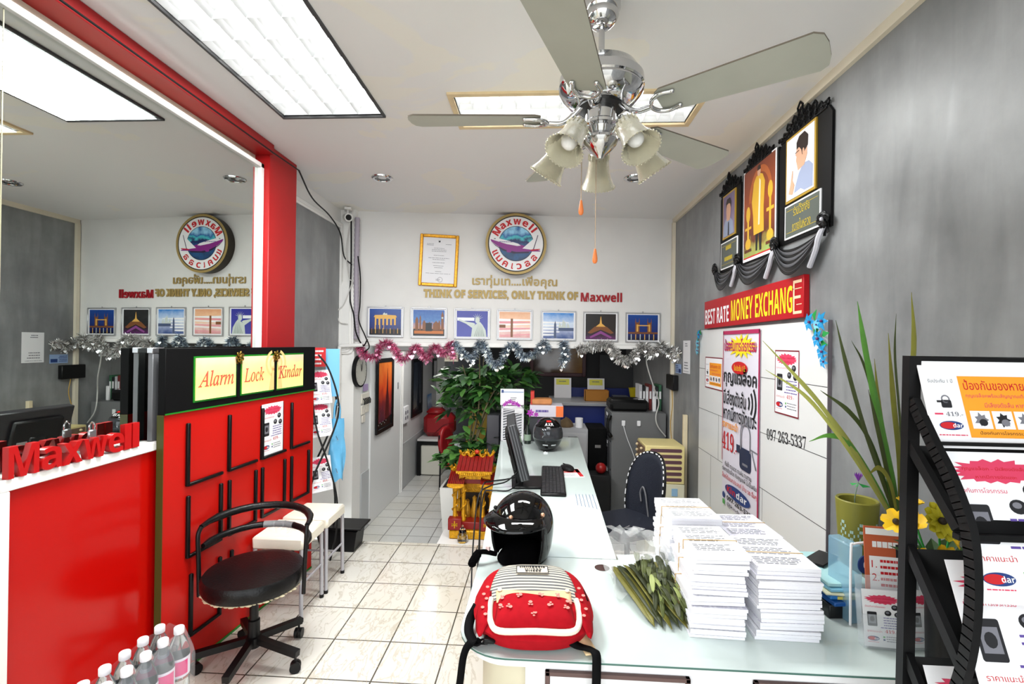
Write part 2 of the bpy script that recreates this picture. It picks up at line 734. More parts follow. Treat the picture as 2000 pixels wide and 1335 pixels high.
def copy_tree(o, parent=None):
    c = o.copy()
    COL.objects.link(c)
    c.parent = parent
    for ch in list(o.children):
        copy_tree(ch, c)
    return c


# wall frames: local x runs along the wall (left to right as seen from the room), local -y faces the room
RIGHT, LEFT = R(-90), R(90)
XR = 1.318
BL = Vector((-1.773, 4.553, 0))
BANG = math.atan2(4.88 - 4.553, 1.318 + 1.773)
BU = Vector((math.cos(BANG), math.sin(BANG), 0))
BN = Vector((math.sin(BANG), -math.cos(BANG), 0))


def bulk(u, z, off=0.0):
    """a point on the bulkhead wall: u metres from its left end, z above the floor"""
    p = BL + BU * u + BN * off
    return (p.x, p.y, z)
# ------------------------------------------------------------------ common colours
WHITE = mat('white_paint', (236, 235, 232), 0.45, noise=0.03, nscale=3)
OFFWHITE = mat('offwhite_paint', (222, 221, 219), 0.6, noise=0.05, nscale=2.2)
PASSAGE = mat('passage_paint', (212, 213, 213), 0.5, noise=0.06, nscale=2.5)
CREAM = mat('cream_ply', (226, 217, 196), 0.6, noise=0.06, nscale=4)
BLACK = mat('black_plastic', (15, 15, 16), 0.4, spec=.28)
MATBLACK = mat('black_board', (11, 11, 12), 0.6, spec=.12)
BLACKMETAL = mat('black_metal', (14, 14, 15), 0.36, 0.0, spec=.3)
CHROME = mat('chrome', (205, 205, 206), 0.07, 1.0)
STEEL = mat('brushed_steel', (168, 168, 172), 0.3, 0.9)
PAPER = mat('white_paper', (238, 238, 240), 0.75)
RED = mat('red_gloss', (184, 8, 4), 0.16, spec=.35)
REDPAINT = mat('red_paint', (158, 12, 16), 0.45, noise=0.08, nscale=3)
INK = mat('black_ink', (28, 28, 32), 0.6)
GREYINK = mat('grey_ink', (120, 120, 128), 0.6)
PINKINK = mat('pink_ink', (214, 62, 96), 0.6)
REDINK = mat('red_ink', (196, 28, 36), 0.55)
VIOLETINK = mat('violet_ink', (92, 72, 150), 0.6)
GOLD = mat('gold_paint', (202, 158, 40), 0.3, 0.6)
ORANGEINK = mat('orange_ink', (246, 158, 40), 0.55)
YELLOWINK = mat('yellow_ink', (250, 222, 30), 0.5)
BLUEINK = mat('blue_ink', (34, 60, 120), 0.5)
GREENINK = mat('green_ink', (86, 170, 84), 0.5)
CONCRETE = concrete_mat('cement_render', (108, 110, 112), (130, 132, 133), (152, 154, 155))
GLASS = mat('clear_glass', (245, 250, 250), 0.02, trans=1.0, ior=1.45)

# ------------------------------------------------------------------ the setting
H = 2.85
m = MB(); m.add([(-2.6, -0.95, 0), (XR, -0.95, 0), (XR, 3.81, 0), (-2.6, 3.81, 0)], [(0, 1, 2, 3)],
                tile_mat('marbled_floor_tile', 0.305, -0.775, 2.85, (222, 219, 211), (164, 152, 128), (84, 80, 72)))
m.add([(-2.6, 3.81, 0), (XR, 3.81, 0), (XR, 3.81, -0.3), (-2.6, 3.81, -0.3)], [(3, 2, 1, 0)], WHITE)
struct(m.build('floor'))
m = MB(); m.add([(-2.6, 3.81, -0.3), (3.0, 3.81, -0.3), (3.0, 9.2, -0.3), (-2.6, 9.2, -0.3)], [(0, 1, 2, 3)],
                tile_mat('passage_floor_tile', 0.237, -1.744, 4.92, (206, 207, 205), (150, 150, 146), (96, 96, 94), 0.3, False))
struct(m.build('floor_passage'))

# ceiling with openings for the two recessed fixtures
CP = patched_paint_mat('ceiling_paint', (236, 235, 235), (240, 237, 230))
holes = [(-1.44, -0.88, 1.42, 2.62), (-0.455, 0.795, 2.42, 2.76)]
xs = sorted({-2.1, XR + 0.05, *[h[0] for h in holes], *[h[1] for h in holes]})
ys = sorted({-0.95, 5.0, *[h[2] for h in holes], *[h[3] for h in holes]})
m = MB()
for i in range(len(xs) - 1):
    for j in range(len(ys) - 1):
        cx, cy = (xs[i] + xs[i + 1]) / 2, (ys[j] + ys[j + 1]) / 2
        if any(a < cx < b and c < cy < d for a, b, c, d in holes):
            continue
        m.add([(xs[i], ys[j], H), (xs[i + 1], ys[j], H), (xs[i + 1], ys[j + 1], H), (xs[i], ys[j + 1], H)], [(3, 2, 1, 0)], CP)
struct(m.build('ceiling'))
m = MB(); m.box(-2.1, XR + 0.05, -0.95, 5.05, H + 0.14, H + 0.2, WHITE)
struct(m.build('ceiling_slab'))
m = MB(); m.box(-1.9, 3.0, 4.95, 9.2, 1.66, 1.72, OFFWHITE)
struct(m.build('ceiling_passage'))

# right wall of polished cement, cream strips along its top and its far corner
m = MB(); m.box(XR, XR + 0.12, -0.95, 9.2, -0.3, 3.05, CONCRETE)
struct(m.build('wall_right'))
m = MB(); m.box(XR - 0.022, XR, -0.95, 4.87, H - 0.045, H, CREAM)
struct(m.build('trim_1'))
m = MB(); m.box(XR - 0.03, XR, 4.83, 4.868, -0.3, H - 0.045, CREAM)
struct(m.build('trim_2'))

# bulkhead (the white wall over the passage), with a lip along its lower edge
bk = MB(Matrix.Translation(BL) @ Matrix.Rotation(BANG, 4, 'Z'))
bk.box(0.0, 3.108, 0, 0.1, 1.60, 2.85, OFFWHITE)
struct(bk.build('wall_back'))
bk = MB(Matrix.Translation(BL) @ Matrix.Rotation(BANG, 4, 'Z'))
bk.box(-0.02, 3.09, -0.03, 0.12, 1.555, 1.60, WHITE, 0.006)
struct(bk.build('trim_3'))

# left side: wall carrying the mirror, red column, cement panel beyond it, post, passage wall
m = MB(); m.box(-2.1, -1.84, -0.95, 3.004, 0, 2.85, CREAM)
struct(m.build('wall_left'))
m = MB(); m.box(-2.1, -1.905, 3.29, 4.5, 0, 2.85, WHITE)
struct(m.build('wall_left_rear'))
# red column and the red band above the mirror
m = MB(); m.box(-2.0, -1.745, 3.005, 3.352, 0, 2.85, REDPAINT, 0.004)
struct(m.build('pillar_red'))
m = MB(); m.box(-1.85, -1.715, -0.95, 3.004, 2.785, 2.85, REDPAINT, 0.004)
struct(m.build('beam_red'))
# cement panel with stepped white border (rounded lower corner bump)
m = MB(Matrix.Translation((-1.905, 3.31, 0)) @ Matrix.Rotation(LEFT, 4, 'Z'))
m.box(0, 1.19, -0.012, 0, 1.2, 2.72, CONCRETE)
for k, (d, e) in enumerate(((0.03, 0.022), (0.014, 0.03))):
    m.box(0, 1.19 - d, -e, 0, 2.70 - d * 1.2, 2.735 - d * 1.2 - 0.01, WHITE)
    m.box(1.13 + d, 1.165 + d, -e, 0, 1.2, 2.70, WHITE)
struct(m.build('wall_left_panel'))
# end post of the passage wall with the rounded boxed-in bump
m = MB(); m.box(-2.1, -1.76, 4.50, 4.70, -0.3, 2.85, WHITE, 0.004)
struct(m.build('pillar_white'))
m = MB(Matrix.Translation((-1.905, 4.50, 0)))
for k, g in enumerate((0.0, 0.018, 0.036)):
    m.prism(rrect(-0.10 + g, 0.145 - g, 1.48 + g, 2.16 - g, 0.05), -0.02 - 0.012 * k, -0.001 - 0.012 * k, WHITE)
struct(m.build('trim_4'))
m = MB(); m.box(-2.1, -1.76, 4.70, 8.7, -0.3, 1.70, PASSAGE)
m.box(-1.762, -1.752, 4.72, 8.6, -0.3, 0.28, mat('grey_dado', (186, 189, 191), 0.35))
struct(m.build('wall_passage'))
m = MB(); m.box(-1.765, -1.74, 4.93, 6.0, -0.3, 1.46, mat('door_white', (224, 225, 225), 0.4), 0.003)
m.box(-1.765, -1.73, 6.0, 6.03, -0.3, 1.5, WHITE)
m.box(-1.742, -1.735, 5.86, 5.885, 1.02, 1.1, STEEL)
struct(m.build('door_1'))
m = MB(); m.box(-1.84, -1.62, 8.2, 8.6, -0.3, 1.66, WHITE)
struct(m.build('pillar_passage'))
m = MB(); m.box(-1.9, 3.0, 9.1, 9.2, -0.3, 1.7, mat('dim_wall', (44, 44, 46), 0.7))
struct(m.build('wall_far'))
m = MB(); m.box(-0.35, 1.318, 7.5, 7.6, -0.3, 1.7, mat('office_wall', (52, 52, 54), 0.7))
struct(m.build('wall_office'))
# walls that close the room behind the camera, on both sides of the open shop front
m = MB(); m.box(-2.6, -2.1, -0.95, -0.85, 0, 2.99, WHITE)
struct(m.build('wall_front'))
m = MB(); m.box(-8, 8, -9, -0.96, -0.12, -0.1, mat('street_paving', (170, 168, 162), 0.8))
struct(m.build('ground_street'))
# ------------------------------------------------------------------ printed designs used more than once
def lock_icon(m, x, z, h, body=None, y=-0.001):
    """a small printed disc lock with its shackle"""
    body = body or INK
    m.flat_poly(rrect(x - h * .28, x + h * .28, z, z + h * .45, h * .08), y, body)
    m.ring(x, z + h * .5, h * .16, h * .24, y, GREYINK, 20)
    m.flat_poly(rect(x - h * .5, x - h * .2, z + h * .3, z + h * .42), y, body)


def oval_logo(m, x, z, w, y=-0.0015):
    m.flat_poly(circ(x, z, w * .5, w * .2, 30), y, BLUEINK)
    m.flat_poly(circ(x - w * .13, z, w * .34, w * .15, 24), y - .0004, REDINK)
    m.text(sans_bold('dar'), x + w * .05, z - w * .09, w * .19, PAPER, y - .0009)


def lock_flyer(m, w, h, y=0.0, border=None, seed=1):
    """the alarm-lock flyer: red burst with a headline, photo of a phone, lock pictures, rows of print, price and oval logo"""
    Y = y - .0006
    if border:
        m.flat_poly(rect(0, w, 0, h), Y, border)
        b = w * .03
        m.flat_poly(rect(b, w - b, b, h - b), Y - .0003, PAPER)
        Y -= .0006
    m.flat_poly(burst(w * .5, h * .86, w * .46, h * .095, 18, .78, seed), Y, PINKINK)
    m.text('กุญแจล็อค - มีเสียงดังลั่น', w * .5, h * .86, h * .035, REDINK, Y - .0004, 'C', w * .62)
    m.text('หากมีการงัดแงะ', w * .5, h * .81, h * .025, REDINK, Y - .0004, 'C', w * .4)
    m.text('ป้องกันการโจรกรรม', w * .06, h * .71, h * .035, PINKINK, Y, 'L', w * .5)
    for k, (ex, ez) in enumerate(((.80, .73), (.62, .62), (.86, .6))):
        m.flat_poly(circ(w * ex, h * ez, w * .085, h * .05, 16), Y, INK)
        m.flat_poly(circ(w * (ex - .01), h * (ez + .01), w * .045, h * .022, 12), Y - .0003, GREYINK)
    m.flat_poly(rrect(w * .1, w * .34, h * .37, h * .63, w * .025), Y, INK)
    m.flat_poly(rect(w * .13, w * .31, h * .42, h * .58), Y - .0003, GREYINK)
    m.flat_poly(circ(w * .22, h * .5, w * .06, h * .05, 12), Y - .0006, INK)
    m.lines(w * .5, w * .95, h * .54, 4, h * .045, h * .016, VIOLETINK, Y, seed, .25)
    m.lines(w * .42, w * .95, h * .36, 1, h * .04, h * .016, VIOLETINK, Y, seed + 3, .05)
    m.text('ราคาแนะนำ', w * .08, h * .26, h * .04, REDINK, Y, 'L', w * .36)
    m.text(serif_bold('419.-'), w * .52, h * .26, h * .06, REDINK, Y, 'L', w * .3)
    oval_logo(m, w * .22, h * .15, w * .3, Y)
    m.flat_poly(rect(w * .46, w * .51, h * .17, h * .2), Y, GREENINK)
    m.flat_poly(rect(w * .46, w * .51, h * .12, h * .15), Y, BLUEINK)
    m.lines(w * .54, w * .93, h * .2, 3, h * .04, h * .014, GREYINK, Y, seed + 5, .2)
    m.lines(w * .08, w * .36, h * .09, 1, h * .04, h * .008, PINKINK, Y, seed + 7, .1)


def orange_flyer(m, w, h, y=0.0, border=None):
    """landscape flyer: narrow white column with a lock and its price, orange block with a headline and a strip of four photos"""
    Y = y - .0006
    if border:
        m.flat_poly(rect(0, w, 0, h), Y, border)
        b = h * .035
        m.flat_poly(rect(b, w - b, b, h - b), Y - .0003, PAPER)
        Y -= .0006
    m.flat_poly(rect(w * .27, w * .94, h * .12, h * .82), Y, ORANGEINK)
    m.text('ป้องกันของหาย  ชัวร์!', w * .3, h * .66, h * .12, REDINK, Y - .0004, 'L', w * .6, .004)
    m.text('กุญแจล็อคพร้อมสัญญาณเตือน', w * .3, h * .56, h * .06, PINKINK, Y - .0004, 'L', w * .45)
    m.text('มีเสียงดังลั่น หากมีการงัดแงะ', w * .42, h * .46, h * .06, PINKINK, Y - .0004, 'L', w * .48)
    for k in range(4):
        x0 = w * (.3 + .155 * k)
        m.flat_poly(rect(x0, x0 + w * .14, h * .22, h * .42), Y - .0004, PAPER)
        m.flat_poly(burst(x0 + w * .07, h * .32, w * .055, h * .085, 7, .6, 40 + k), Y - .0007, INK if k % 2 else GREYINK)
        m.flat_poly(circ(x0 + w * .08, h * .29, w * .03, h * .04, 12), Y - .001, GREYINK if k % 2 else INK)
    m.text('ป้องกันการโจรกรรมทรัพย์สินทุกชนิด', w * .34, h * .145, h * .05, INK, Y - .0004, 'L', w * .56)
    m.text('รับประกัน 1 ปี', w * .05, h * .74, h * .045, GREYINK, Y, 'L', w * .18)
    lock_icon(m, w * .15, h * .45, h * .2, INK, Y)
    m.flat_poly(rect(w * .05, w * .11, h * .37, h * .39), Y, PINKINK)
    m.text(serif_bold('419.-'), w * .13, h * .355, h * .05, GREYINK, Y, 'L', w * .12)
    oval_logo(m, w * .15, h * .25, w * .17, Y)
    m.lines(w * .05, w * .25, h * .15, 1, h * .04, h * .012, PINKINK, Y, 4, .02)


def sheet(name, w, h, design, label, cat, loc, rot=None, rotz=0.0, group=None, thick=0.0012, bow=0.0, **kw):
    """a sheet of paper with its print; its lower left corner is the origin"""
    m = MB()
    if bow:
        n = 8
        vs = []
        for j in range(n + 1):
            t = j / n
            vs += [(0, bow * math.sin(PI * t), h * t), (w, bow * math.sin(PI * t), h * t)]
        m.add(vs, [(2 * j, 2 * j + 1, 2 * j + 3, 2 * j + 2) for j in range(n)], PAPER)
    else:
        m.box(0, w, 0, thick, 0, h, PAPER)
    design(m, w, h, **kw)
    o = m.build(name, loc=loc, rotz=rotz, rot=rot)
    return tag(o, label, cat, group)


# ------------------------------------------------------------------ recessed ceiling lights
TUBE = mat('lit_tube', (255, 255, 255), 0.5, emit=(255, 255, 252), estr=6.0)
REFL = mat('white_reflector', (246, 247, 247), 0.35)
LOUV = mat('aluminium_louvre', (238, 240, 242), 0.22, 0.25)
DARKTRIM = mat('dark_trim', (60, 60, 62), 0.5)
PALEWOOD = mat('pale_wood', (224, 202, 160), 0.5, noise=0.1, nscale=10)


def louvre_light(label, x0, x1, y0, y1, along, ntube, ncross, rim, rimw, place):
    cx, cy = (x0 + x1) / 2, (y0 + y1) / 2
    t = thing('ceiling_light', label, 'light', (cx, cy, H), group=None)
    a, b = (x1 - x0) / 2, (y1 - y0) / 2
    m = MB()
    d = 0.10
    m.add([(-a, -b, 0), (a, -b, 0), (a, b, 0), (-a, b, 0), (-a, -b, d), (a, -b, d), (a, b, d), (-a, b, d)],
          [(0, 1, 5, 4), (1, 2, 6, 5), (2, 3, 7, 6), (3, 0, 4, 7), (4, 5, 6, 7)], REFL)
    m.build('housing', t)
    m = MB()
    for s in (-1, 1):
        m.box(s * a - rimw if s < 0 else a, s * a if s < 0 else a + rimw, -b - rimw, b + rimw, -0.012, 0.01, rim)
        m.box(-a, a, -b - rimw if s < 0 else b, -b if s < 0 else b + rimw, -0.012, 0.01, rim)
    m.build('frame', t)
    L, W = (b, a) if along == 'y' else (a, b)
    for k in range(ntube):
        p = -W + 2 * W * (k + .5) / ntube
        m = MB()
        pts = [(p, -L + .02, .07), (p, L - .02, .07)] if along == 'y' else [(-L + .02, p, .07), (L - .02, p, .07)]
        m.tube(pts, 0.014, TUBE, 10)
        m.build('tube', t)
    m = MB()
    for k in range(ncross + 1):
        q = -L + 2 * L * k / ncross
        q = max(-L + .004, min(L - .004, q))
        # V-shaped cross blade, wide at the bottom of the parabola
        for e in (-1, 1):
            if along == 'y':
                m.add([(-W, q, .004), (W, q, .004), (W, q + e * .012, .05), (-W, q + e * .012, .05)], [(0, 1, 2, 3)], LOUV)
            else:
                m.add([(q, -W, .004), (q, W, .004), (q + e * .012, W, .05), (q + e * .012, -W, .05)], [(0, 1, 2, 3)], LOUV)
    for k in range(ntube + 1):
        p = -W + 2 * W * k / ntube
        for e in (-1, 1):
            for (z0, z1, w0, w1) in ((.004, .03, 0, .016), (.03, .06, .016, .045)):
                pa, pb = p + e * w0, p + e * w1
                if not (-W - 1e-6 <= pb <= W + 1e-6):
                    continue
                if along == 'y':
                    m.add([(pa, -L, z0), (pa, L, z0), (pb, L, z1), (pb, -L, z1)], [(0, 1, 2, 3)], LOUV)
                else:
                    m.add([(-L, pa, z0), (L, pa, z0), (L, pb, z1), (-L, pb, z1)], [(0, 1, 2, 3)], LOUV)
    m.build('louvre', t)
    return t


louvre_light('large recessed fluorescent ceiling light with dark rim and louvres, beside the red beam', -1.44, -0.88, 1.42, 2.62, 'y', 4, 9, DARKTRIM, 0.012, 'front')
louvre_light('slim recessed fluorescent ceiling light with pale wooden frame, above the fan', -0.455, 0.795, 2.42, 2.76, 'x', 2, 16, PALEWOOD, 0.028, 'rear')


def downlight(x, y, label):
    t = thing('downlight', label, 'light', (x, y, H))
    m = MB(); m.lathe([(.052, -.002), (.056, -.012), (.072, -.014), (.08, -.008), (.082, 0)], CHROME, 28); m.build('rim', t)
    m = MB(); m.shell([(.0, .0), (.03, -.002), (.052, -.008)], mat('smoky_reflector', (96, 98, 98), 0.15, 0.8), 24)
    m.build('reflector', t)


downlight(-1.217, 3.628, 'round chrome downlight in the ceiling near the red column')
downlight(0.694, 3.665, 'round chrome downlight in the ceiling behind the fan shades')

# ------------------------------------------------------------------ big wall mirror and what stands below it
MIRROR = mat('mirror_silver', (226, 232, 228), 0.0, 1.0)
t = thing('wall_mirror', 'large white framed wall mirror of two panes on the left wall', 'mirror', (-1.823, 1.5, 1.0), LEFT)
m = MB(); m.box(.012, 1.475, -.023, 0, 0.12, 1.70, MIRROR); m.build('pane', t)
m = MB(); m.box(-1.6, .008, -.023, 0, -.3, 1.70, MIRROR); m.build('pane', t)
m = MB(); m.box(.008, .012, -.024, -.004, 0.12, 1.70, mat('pane_seam', (150, 146, 120), 0.4)); m.build('seam', t)
m = MB()
m.box(-1.6, 1.502, -.045, 0, 1.695, 1.725, WHITE, .003)
m.box(1.468, 1.502, -.045, 0, 0.12, 1.725, WHITE, .003)
m.build('frame', t)

t = thing('low_cabinet', 'glossy red low cabinet front with white frame under the mirror', 'cabinet', (-1.745, 1.47, 0), LEFT)
m = MB(); m.box(0.012, 0.66, 0.004, 0.09, 0.02, 1.10, RED); m.build('panel', t)
m = MB()
m.box(-.005, 0.66, -.012, .09, 1.092, 1.132, WHITE, .004)
m.box(-.005, 0.028, -.012, .09, 0.0, 1.092, WHITE, .004)
m.box(0.028, 0.66, -.006, .09, 0.0, 0.05, WHITE)
m.build('frame', t)

RLET = mat('red_acrylic', (178, 12, 14), 0.3)
t = thing('letter_sign', 'row of thick red letters standing on the white cabinet ledge', 'sign', (-1.735, 1.485, 1.1325), LEFT)
xs = 0.0
for ch, w in (('M', .098), ('a', .07), ('x', .074), ('w', .10), ('e', .072), ('l', .034), ('l', .034)):
    m = MB()
    vs, fs, x0, x1, y0, y1 = text_geo(sans_bold(ch))
    hgt = .105 if ch in 'Ml' else .079
    m.text(sans_bold(ch), xs, 0, hgt, RLET, 0.004, 'L', w, extrude=.008)
    m.build('letter', t)
    xs += w + .006

# small padlock hanging on the first letters
t = thing('padlock', 'small grey padlock hung by its shackle on the red letters', 'padlock', (-1.748, 1.80, 1.25), LEFT)
m = MB(); m.box(-.017, .017, -.006, .006, -.045, -.01, STEEL, .004); m.build('body', t)
m = MB(); m.tube(smooth_path([(-.011, 0, -.012), (-.011, 0, .008), (0, 0, .02), (.011, 0, .008), (.011, 0, -.012)], 5), .003, CHROME, 8); m.build('shackle', t)

# grey post behind the near end of the display board
t = thing('board_post', 'grey steel post behind the near end of the display board', 'post', (-1.765, 2.12, 1.133), LEFT)
m = MB(); m.box(-.02, .02, -.012, .012, 0, .40, mat('grey_steel', (112, 113, 116), 0.45, 0.3), .002); m.build('upright', t)
m = MB(); m.box(-.025, .045, -.014, .014, .40, .425, STEEL, .002); m.build('cap', t)
# dark slot between cabinet and board
# ------------------------------------------------------------------ display board
BANGLE = math.atan2(1.23, 0.11)
t = thing('display_board', 'tall red and black display board with three yellow lit signs', 'display board', (-1.70, 2.10, 0), BANGLE)
PBR = mat('red_board', (188, 20, 13), 0.34, spec=.3, noise=0.03, nscale=2)
m = MB(); m.box(0, 1.235, 0, .03, 0, 1.252, PBR); m.build('red_panel', t)
m = MB(); m.box(0, 1.235, -.008, .03, 1.252, 1.556, MATBLACK, .002); m.build('header', t)
GREENEDGE = mat('green_edge', (22, 120, 30), 0.35)
m = MB(); m.box(0, 1.235, -.0105, -.008, 1.252, 1.2585, GREENEDGE)
m.box(-.003, 0, -.004, .03, 0, 1.252, mat('olive_edge', (64, 66, 20), 0.5))
m.box(0, 1.235, -.004, 0, 0, .012, GREENEDGE); m.build('edging', t)
BR = mat('black_moulding', (10, 10, 11), 0.4, spec=.25)


def moulding(x0, x1, zt0, zt1, zb, right):
    m = MB()
    w, d = .018, .016
    m.box(x0, x0 + w, -d, 0, zb, zt0, BR, .003)
    m.box(x0 + w * .5, x1, -d, 0, zb - .002, zb + w - .004, BR, .003)
    if right:
        m.box(x1 - w, x1, -d, 0, zb, zt1, BR, .003)
    m.build('moulding', t)


for x0, x1 in ((.125, .362), (.400, .635), (.670, .910), (.960, 1.180)):
    moulding(x0, x1, 1.196, 0, .893, False)
    moulding(x0 + .006, x1, .845, .845, .545, True)
    moulding(x0 + .03, x1, .460, .460, .155, True)
SIGN = gradient_mat('lit_sign_print', [(0.0, (255, 250, 150)), (0.45, (252, 236, 130)), (0.8, (250, 200, 150)), (1.0, (246, 190, 170))], 'Z', 0.5, 0.35, 3.0)
SIGN.node_tree.nodes['Principled BSDF'].inputs['Emission Strength'].default_value = 0.12
_n = SIGN.node_tree
for l in list(_n.links):
    if l.to_socket.name == 'Base Color':
        _n.links.new(l.from_socket, _n.nodes['Principled BSDF'].inputs['Emission Color'])
SIGNRED = mat('sign_script', (196, 84, 66), 0.5)
SIGNTINT = mat('sign_watermark', (244, 196, 128), 0.5)
for x0, x1, word, tx in ((.167, .440, 'Alarm', .012), (.492, .768, 'Lock', .012), (.803, 1.077, 'Kindar', .006)):
    m = MB(); m.box(x0 - .009, x1 + .009, -.012, -.008, 1.291, 1.516, GREENEDGE)
    m.box(x0, x1, -.016, -.012, 1.300, 1.507, SIGN)
    f = m.build('lit_sign', t)
    f['label'] = 'yellow lit sign reading ' + word
    m = MB()
    if word != 'Alarm':
        s = 1 if word == 'Kindar' else -1
        cx = x1 if s < 0 else x0
        m.ring(cx, 1.46, .03, .045, -.0164, SIGNTINT, 16, 1.0, PI / 2 if s < 0 else -PI / 2, PI * 1.5 if s < 0 else PI / 2)
        m.ring(cx, 1.46, .065, .082, -.0164, SIGNTINT, 16, 1.0, PI * .6 if s < 0 else -PI * .4, PI * 1.4 if s < 0 else PI * .4)
        m.flat_poly([(cx, 1.45), (cx + s * .02, 1.44), (cx + s * .05, 1.302), (cx, 1.302)], -.0164, SIGNTINT)
    wd = {'Alarm': .245, 'Lock': .17, 'Kindar': .25}[word]
    m.text(serif_italic(word), x0 + tx, 1.362, .082, SIGNRED, -.0172, 'L', wd, bold=.012)
    m.build('lettering', f)
BOWG = mat('gold_ribbon', (120, 92, 30), 0.25, 0.7)
for x in (.461, .781):
    m = MB()
    for k in range(6):
        a = k * PI / 3 + .3
        ex, ez = math.cos(a), math.sin(a)
        m.tube(smooth_path([(x, -.018, 1.508), (x + ex * .016 - ez * .008, -.026, 1.508 + ez * .016 + ex * .008), (x + ex * .028, -.024, 1.508 + ez * .028),
                            (x + ex * .016 + ez * .008, -.018, 1.508 + ez * .016 - ex * .008), (x, -.018, 1.508)], 4), .0045, BOWG, 6)
    m.sphere((x, -.026, 1.508), .009, BOWG, 10, 6)
    m.bar((x, -.016, 1.50), (x - .016, -.018, 1.468), .012, .002, BOWG, (0, -1, 0))
    m.bar((x, -.016, 1.50), (x + .016, -.018, 1.468), .012, .002, BOWG, (0, -1, 0))
    m.build('bow', t)
    m = MB(); m.box(x - .012, x + .012, -.0175, -.008, 1.285, 1.50, MATBLACK, .003); m.build('ribbon', t)
bo = Vector((-1.70, 2.10, 0)); bd = Vector((math.cos(BANGLE), math.sin(BANGLE), 0)); bnn = Vector((math.sin(BANGLE), -math.cos(BANGLE), 0))
p = bo + bd * .676 + bnn * .004
sheet('flyer', .205, .308, lock_flyer, 'black edged lock flyer taped to the red display board', 'flyer', (p.x, p.y, .908), rotz=BANGLE, border=None)
p = bo + bd * .668 + bnn * .0025
m = MB(); m.box(0, .222, 0, .0012, 0, .318, MATBLACK)
tag(m.build('backing_card', loc=(p.x, p.y, .892), rotz=BANGLE), 'black card behind the flyer on the red display board', 'card')

# ------------------------------------------------------------------ round swivel chair
VINYL = mat('black_vinyl', (12, 12, 13), 0.34, spec=.3, bump=.15, bscale=90)
FOAM = mat('foam_edge', (222, 210, 176), 0.9)
cx, cy = -1.40, 2.33
t = thing('swivel_chair', 'black round swivel chair on castors with a curved padded back', 'chair', (cx, cy, 0), R(8))
t.scale = (.94, .94, .97)
m = MB(); m.lathe([(.0, .40), (.20, .402), (.238, .408), (.248, .43), (.248, .466), (.236, .482), (.2, .487), (.0, .489)], VINYL, 48); m.build('seat', t)
m = MB(); m.lathe([(.0, .392), (.215, .394), (.228, .403), (.2, .404)], mat('seat_pan', (24, 24, 25), 0.5), 36)
for k in range(26):
    a = R(200 + k * 6.2)
    m.sphere((.232 * math.cos(a), .232 * math.sin(a), .4035), .006 + .003 * (k % 3), FOAM, 6, 4, (1.6, 1, .5))
m.build('seat_pan', t)


def arc(r, z0, z1, a0, a1, n=14, rx=1.0):
    return [(r * rx * math.cos(R(a0 + (a1 - a0) * i / n)), r * math.sin(R(a0 + (a1 - a0) * i / n)), z0 + (z1 - z0) * math.sin(PI * i / n)) for i in range(n + 1)]


up = arc(.268, .70, .72, -2, 182)
m = MB(); m.tube(smooth_path([(.262, -.03, .36), (.268, -.03, .55), (.272, -.03, .66), up[0]], 5), .011, BLACKMETAL, 10)
m.build('back_frame', t)
m = MB(); m.tube(smooth_path([(-.262, -.03, .36), (-.268, -.03, .55), (-.272, -.03, .66), up[-1]], 5), .011, BLACKMETAL, 10)
m.build('back_frame', t)
m = MB(); m.tube(up, [.012, .014] + [.02] * (len(up) - 4) + [.014, .012], VINYL, 12); m.build('back_pad', t)
lo = arc(.262, .60, .615, 0, 180)
m = MB(); m.tube(lo, [.012] + [.017] * (len(lo) - 2) + [.012], VINYL, 12); lp = m.build('lower_pad', t)
WRAP = mat('clear_wrap', (240, 244, 246), 0.08, trans=0.0, alpha=0.22, spec=1.0)
m = MB()
rnd = random.Random(3)
for i in range(3, 11):
    p0 = Vector(lo[i])
    if i in (5, 6, 7):
        m.tube([Vector(lo[i]), Vector(lo[i + 1])], .0205, WRAP, 10)
for i in range(9):
    p0 = Vector(lo[5 + i // 3])
    q = p0 + Vector((rnd.uniform(-.03, .03), rnd.uniform(-.03, .0), rnd.uniform(-.05, -.02)))
    r2 = q + Vector((rnd.uniform(-.03, .03), rnd.uniform(-.01, .01), rnd.uniform(-.02, .01)))
    m.add([p0, q, r2], [(0, 1, 2)], WRAP)
m.build('clear_wrap', lp)
m = MB(); m.lathe([(.03, .13), (.03, .22), (.022, .225), (.022, .39)], BLACKMETAL, 20)
m.lathe([(.035, .085), (.04, .10), (.04, .135), (.03, .14)], BLACK, 20); m.build('column', t)
m = MB(); m.bar((0, 0, .375), (.13, .04, .375), .012, .012, BLACKMETAL); m.build('lever', t)
for k in range(5):
    a = R(-20 + 72 * k)
    ex = Vector((math.cos(a), math.sin(a), 0))
    m = MB()
    P0, P1 = ex * .02 + Vector((0, 0, .122)), ex * .275 + Vector((0, 0, .092))
    m.bar(P0, P1, .034, .032, BLACKMETAL)
    lg = m.build('leg', t)
    m = MB()
    c = ex * .262
    m.tube([c + Vector((0, 0, .085)), c + Vector((0, 0, .052))], .006, BLACK, 8)
    sd = Vector((-math.sin(a + .6), math.cos(a + .6), 0))
    for s in (-1, 1):
        q = c + sd * (.012 * s) + Vector((0, 0, .027))
        m.tube([q - sd * .008, q + sd * .008], .027, BLACK, 16)
    m.build('castor', lg)

# ------------------------------------------------------------------ two white stools
SEATW = mat('cream_vinyl', (236, 230, 214), 0.4, noise=.03, nscale=5)
LEGG = mat('grey_leg', (176, 176, 182), 0.35, 0.3)


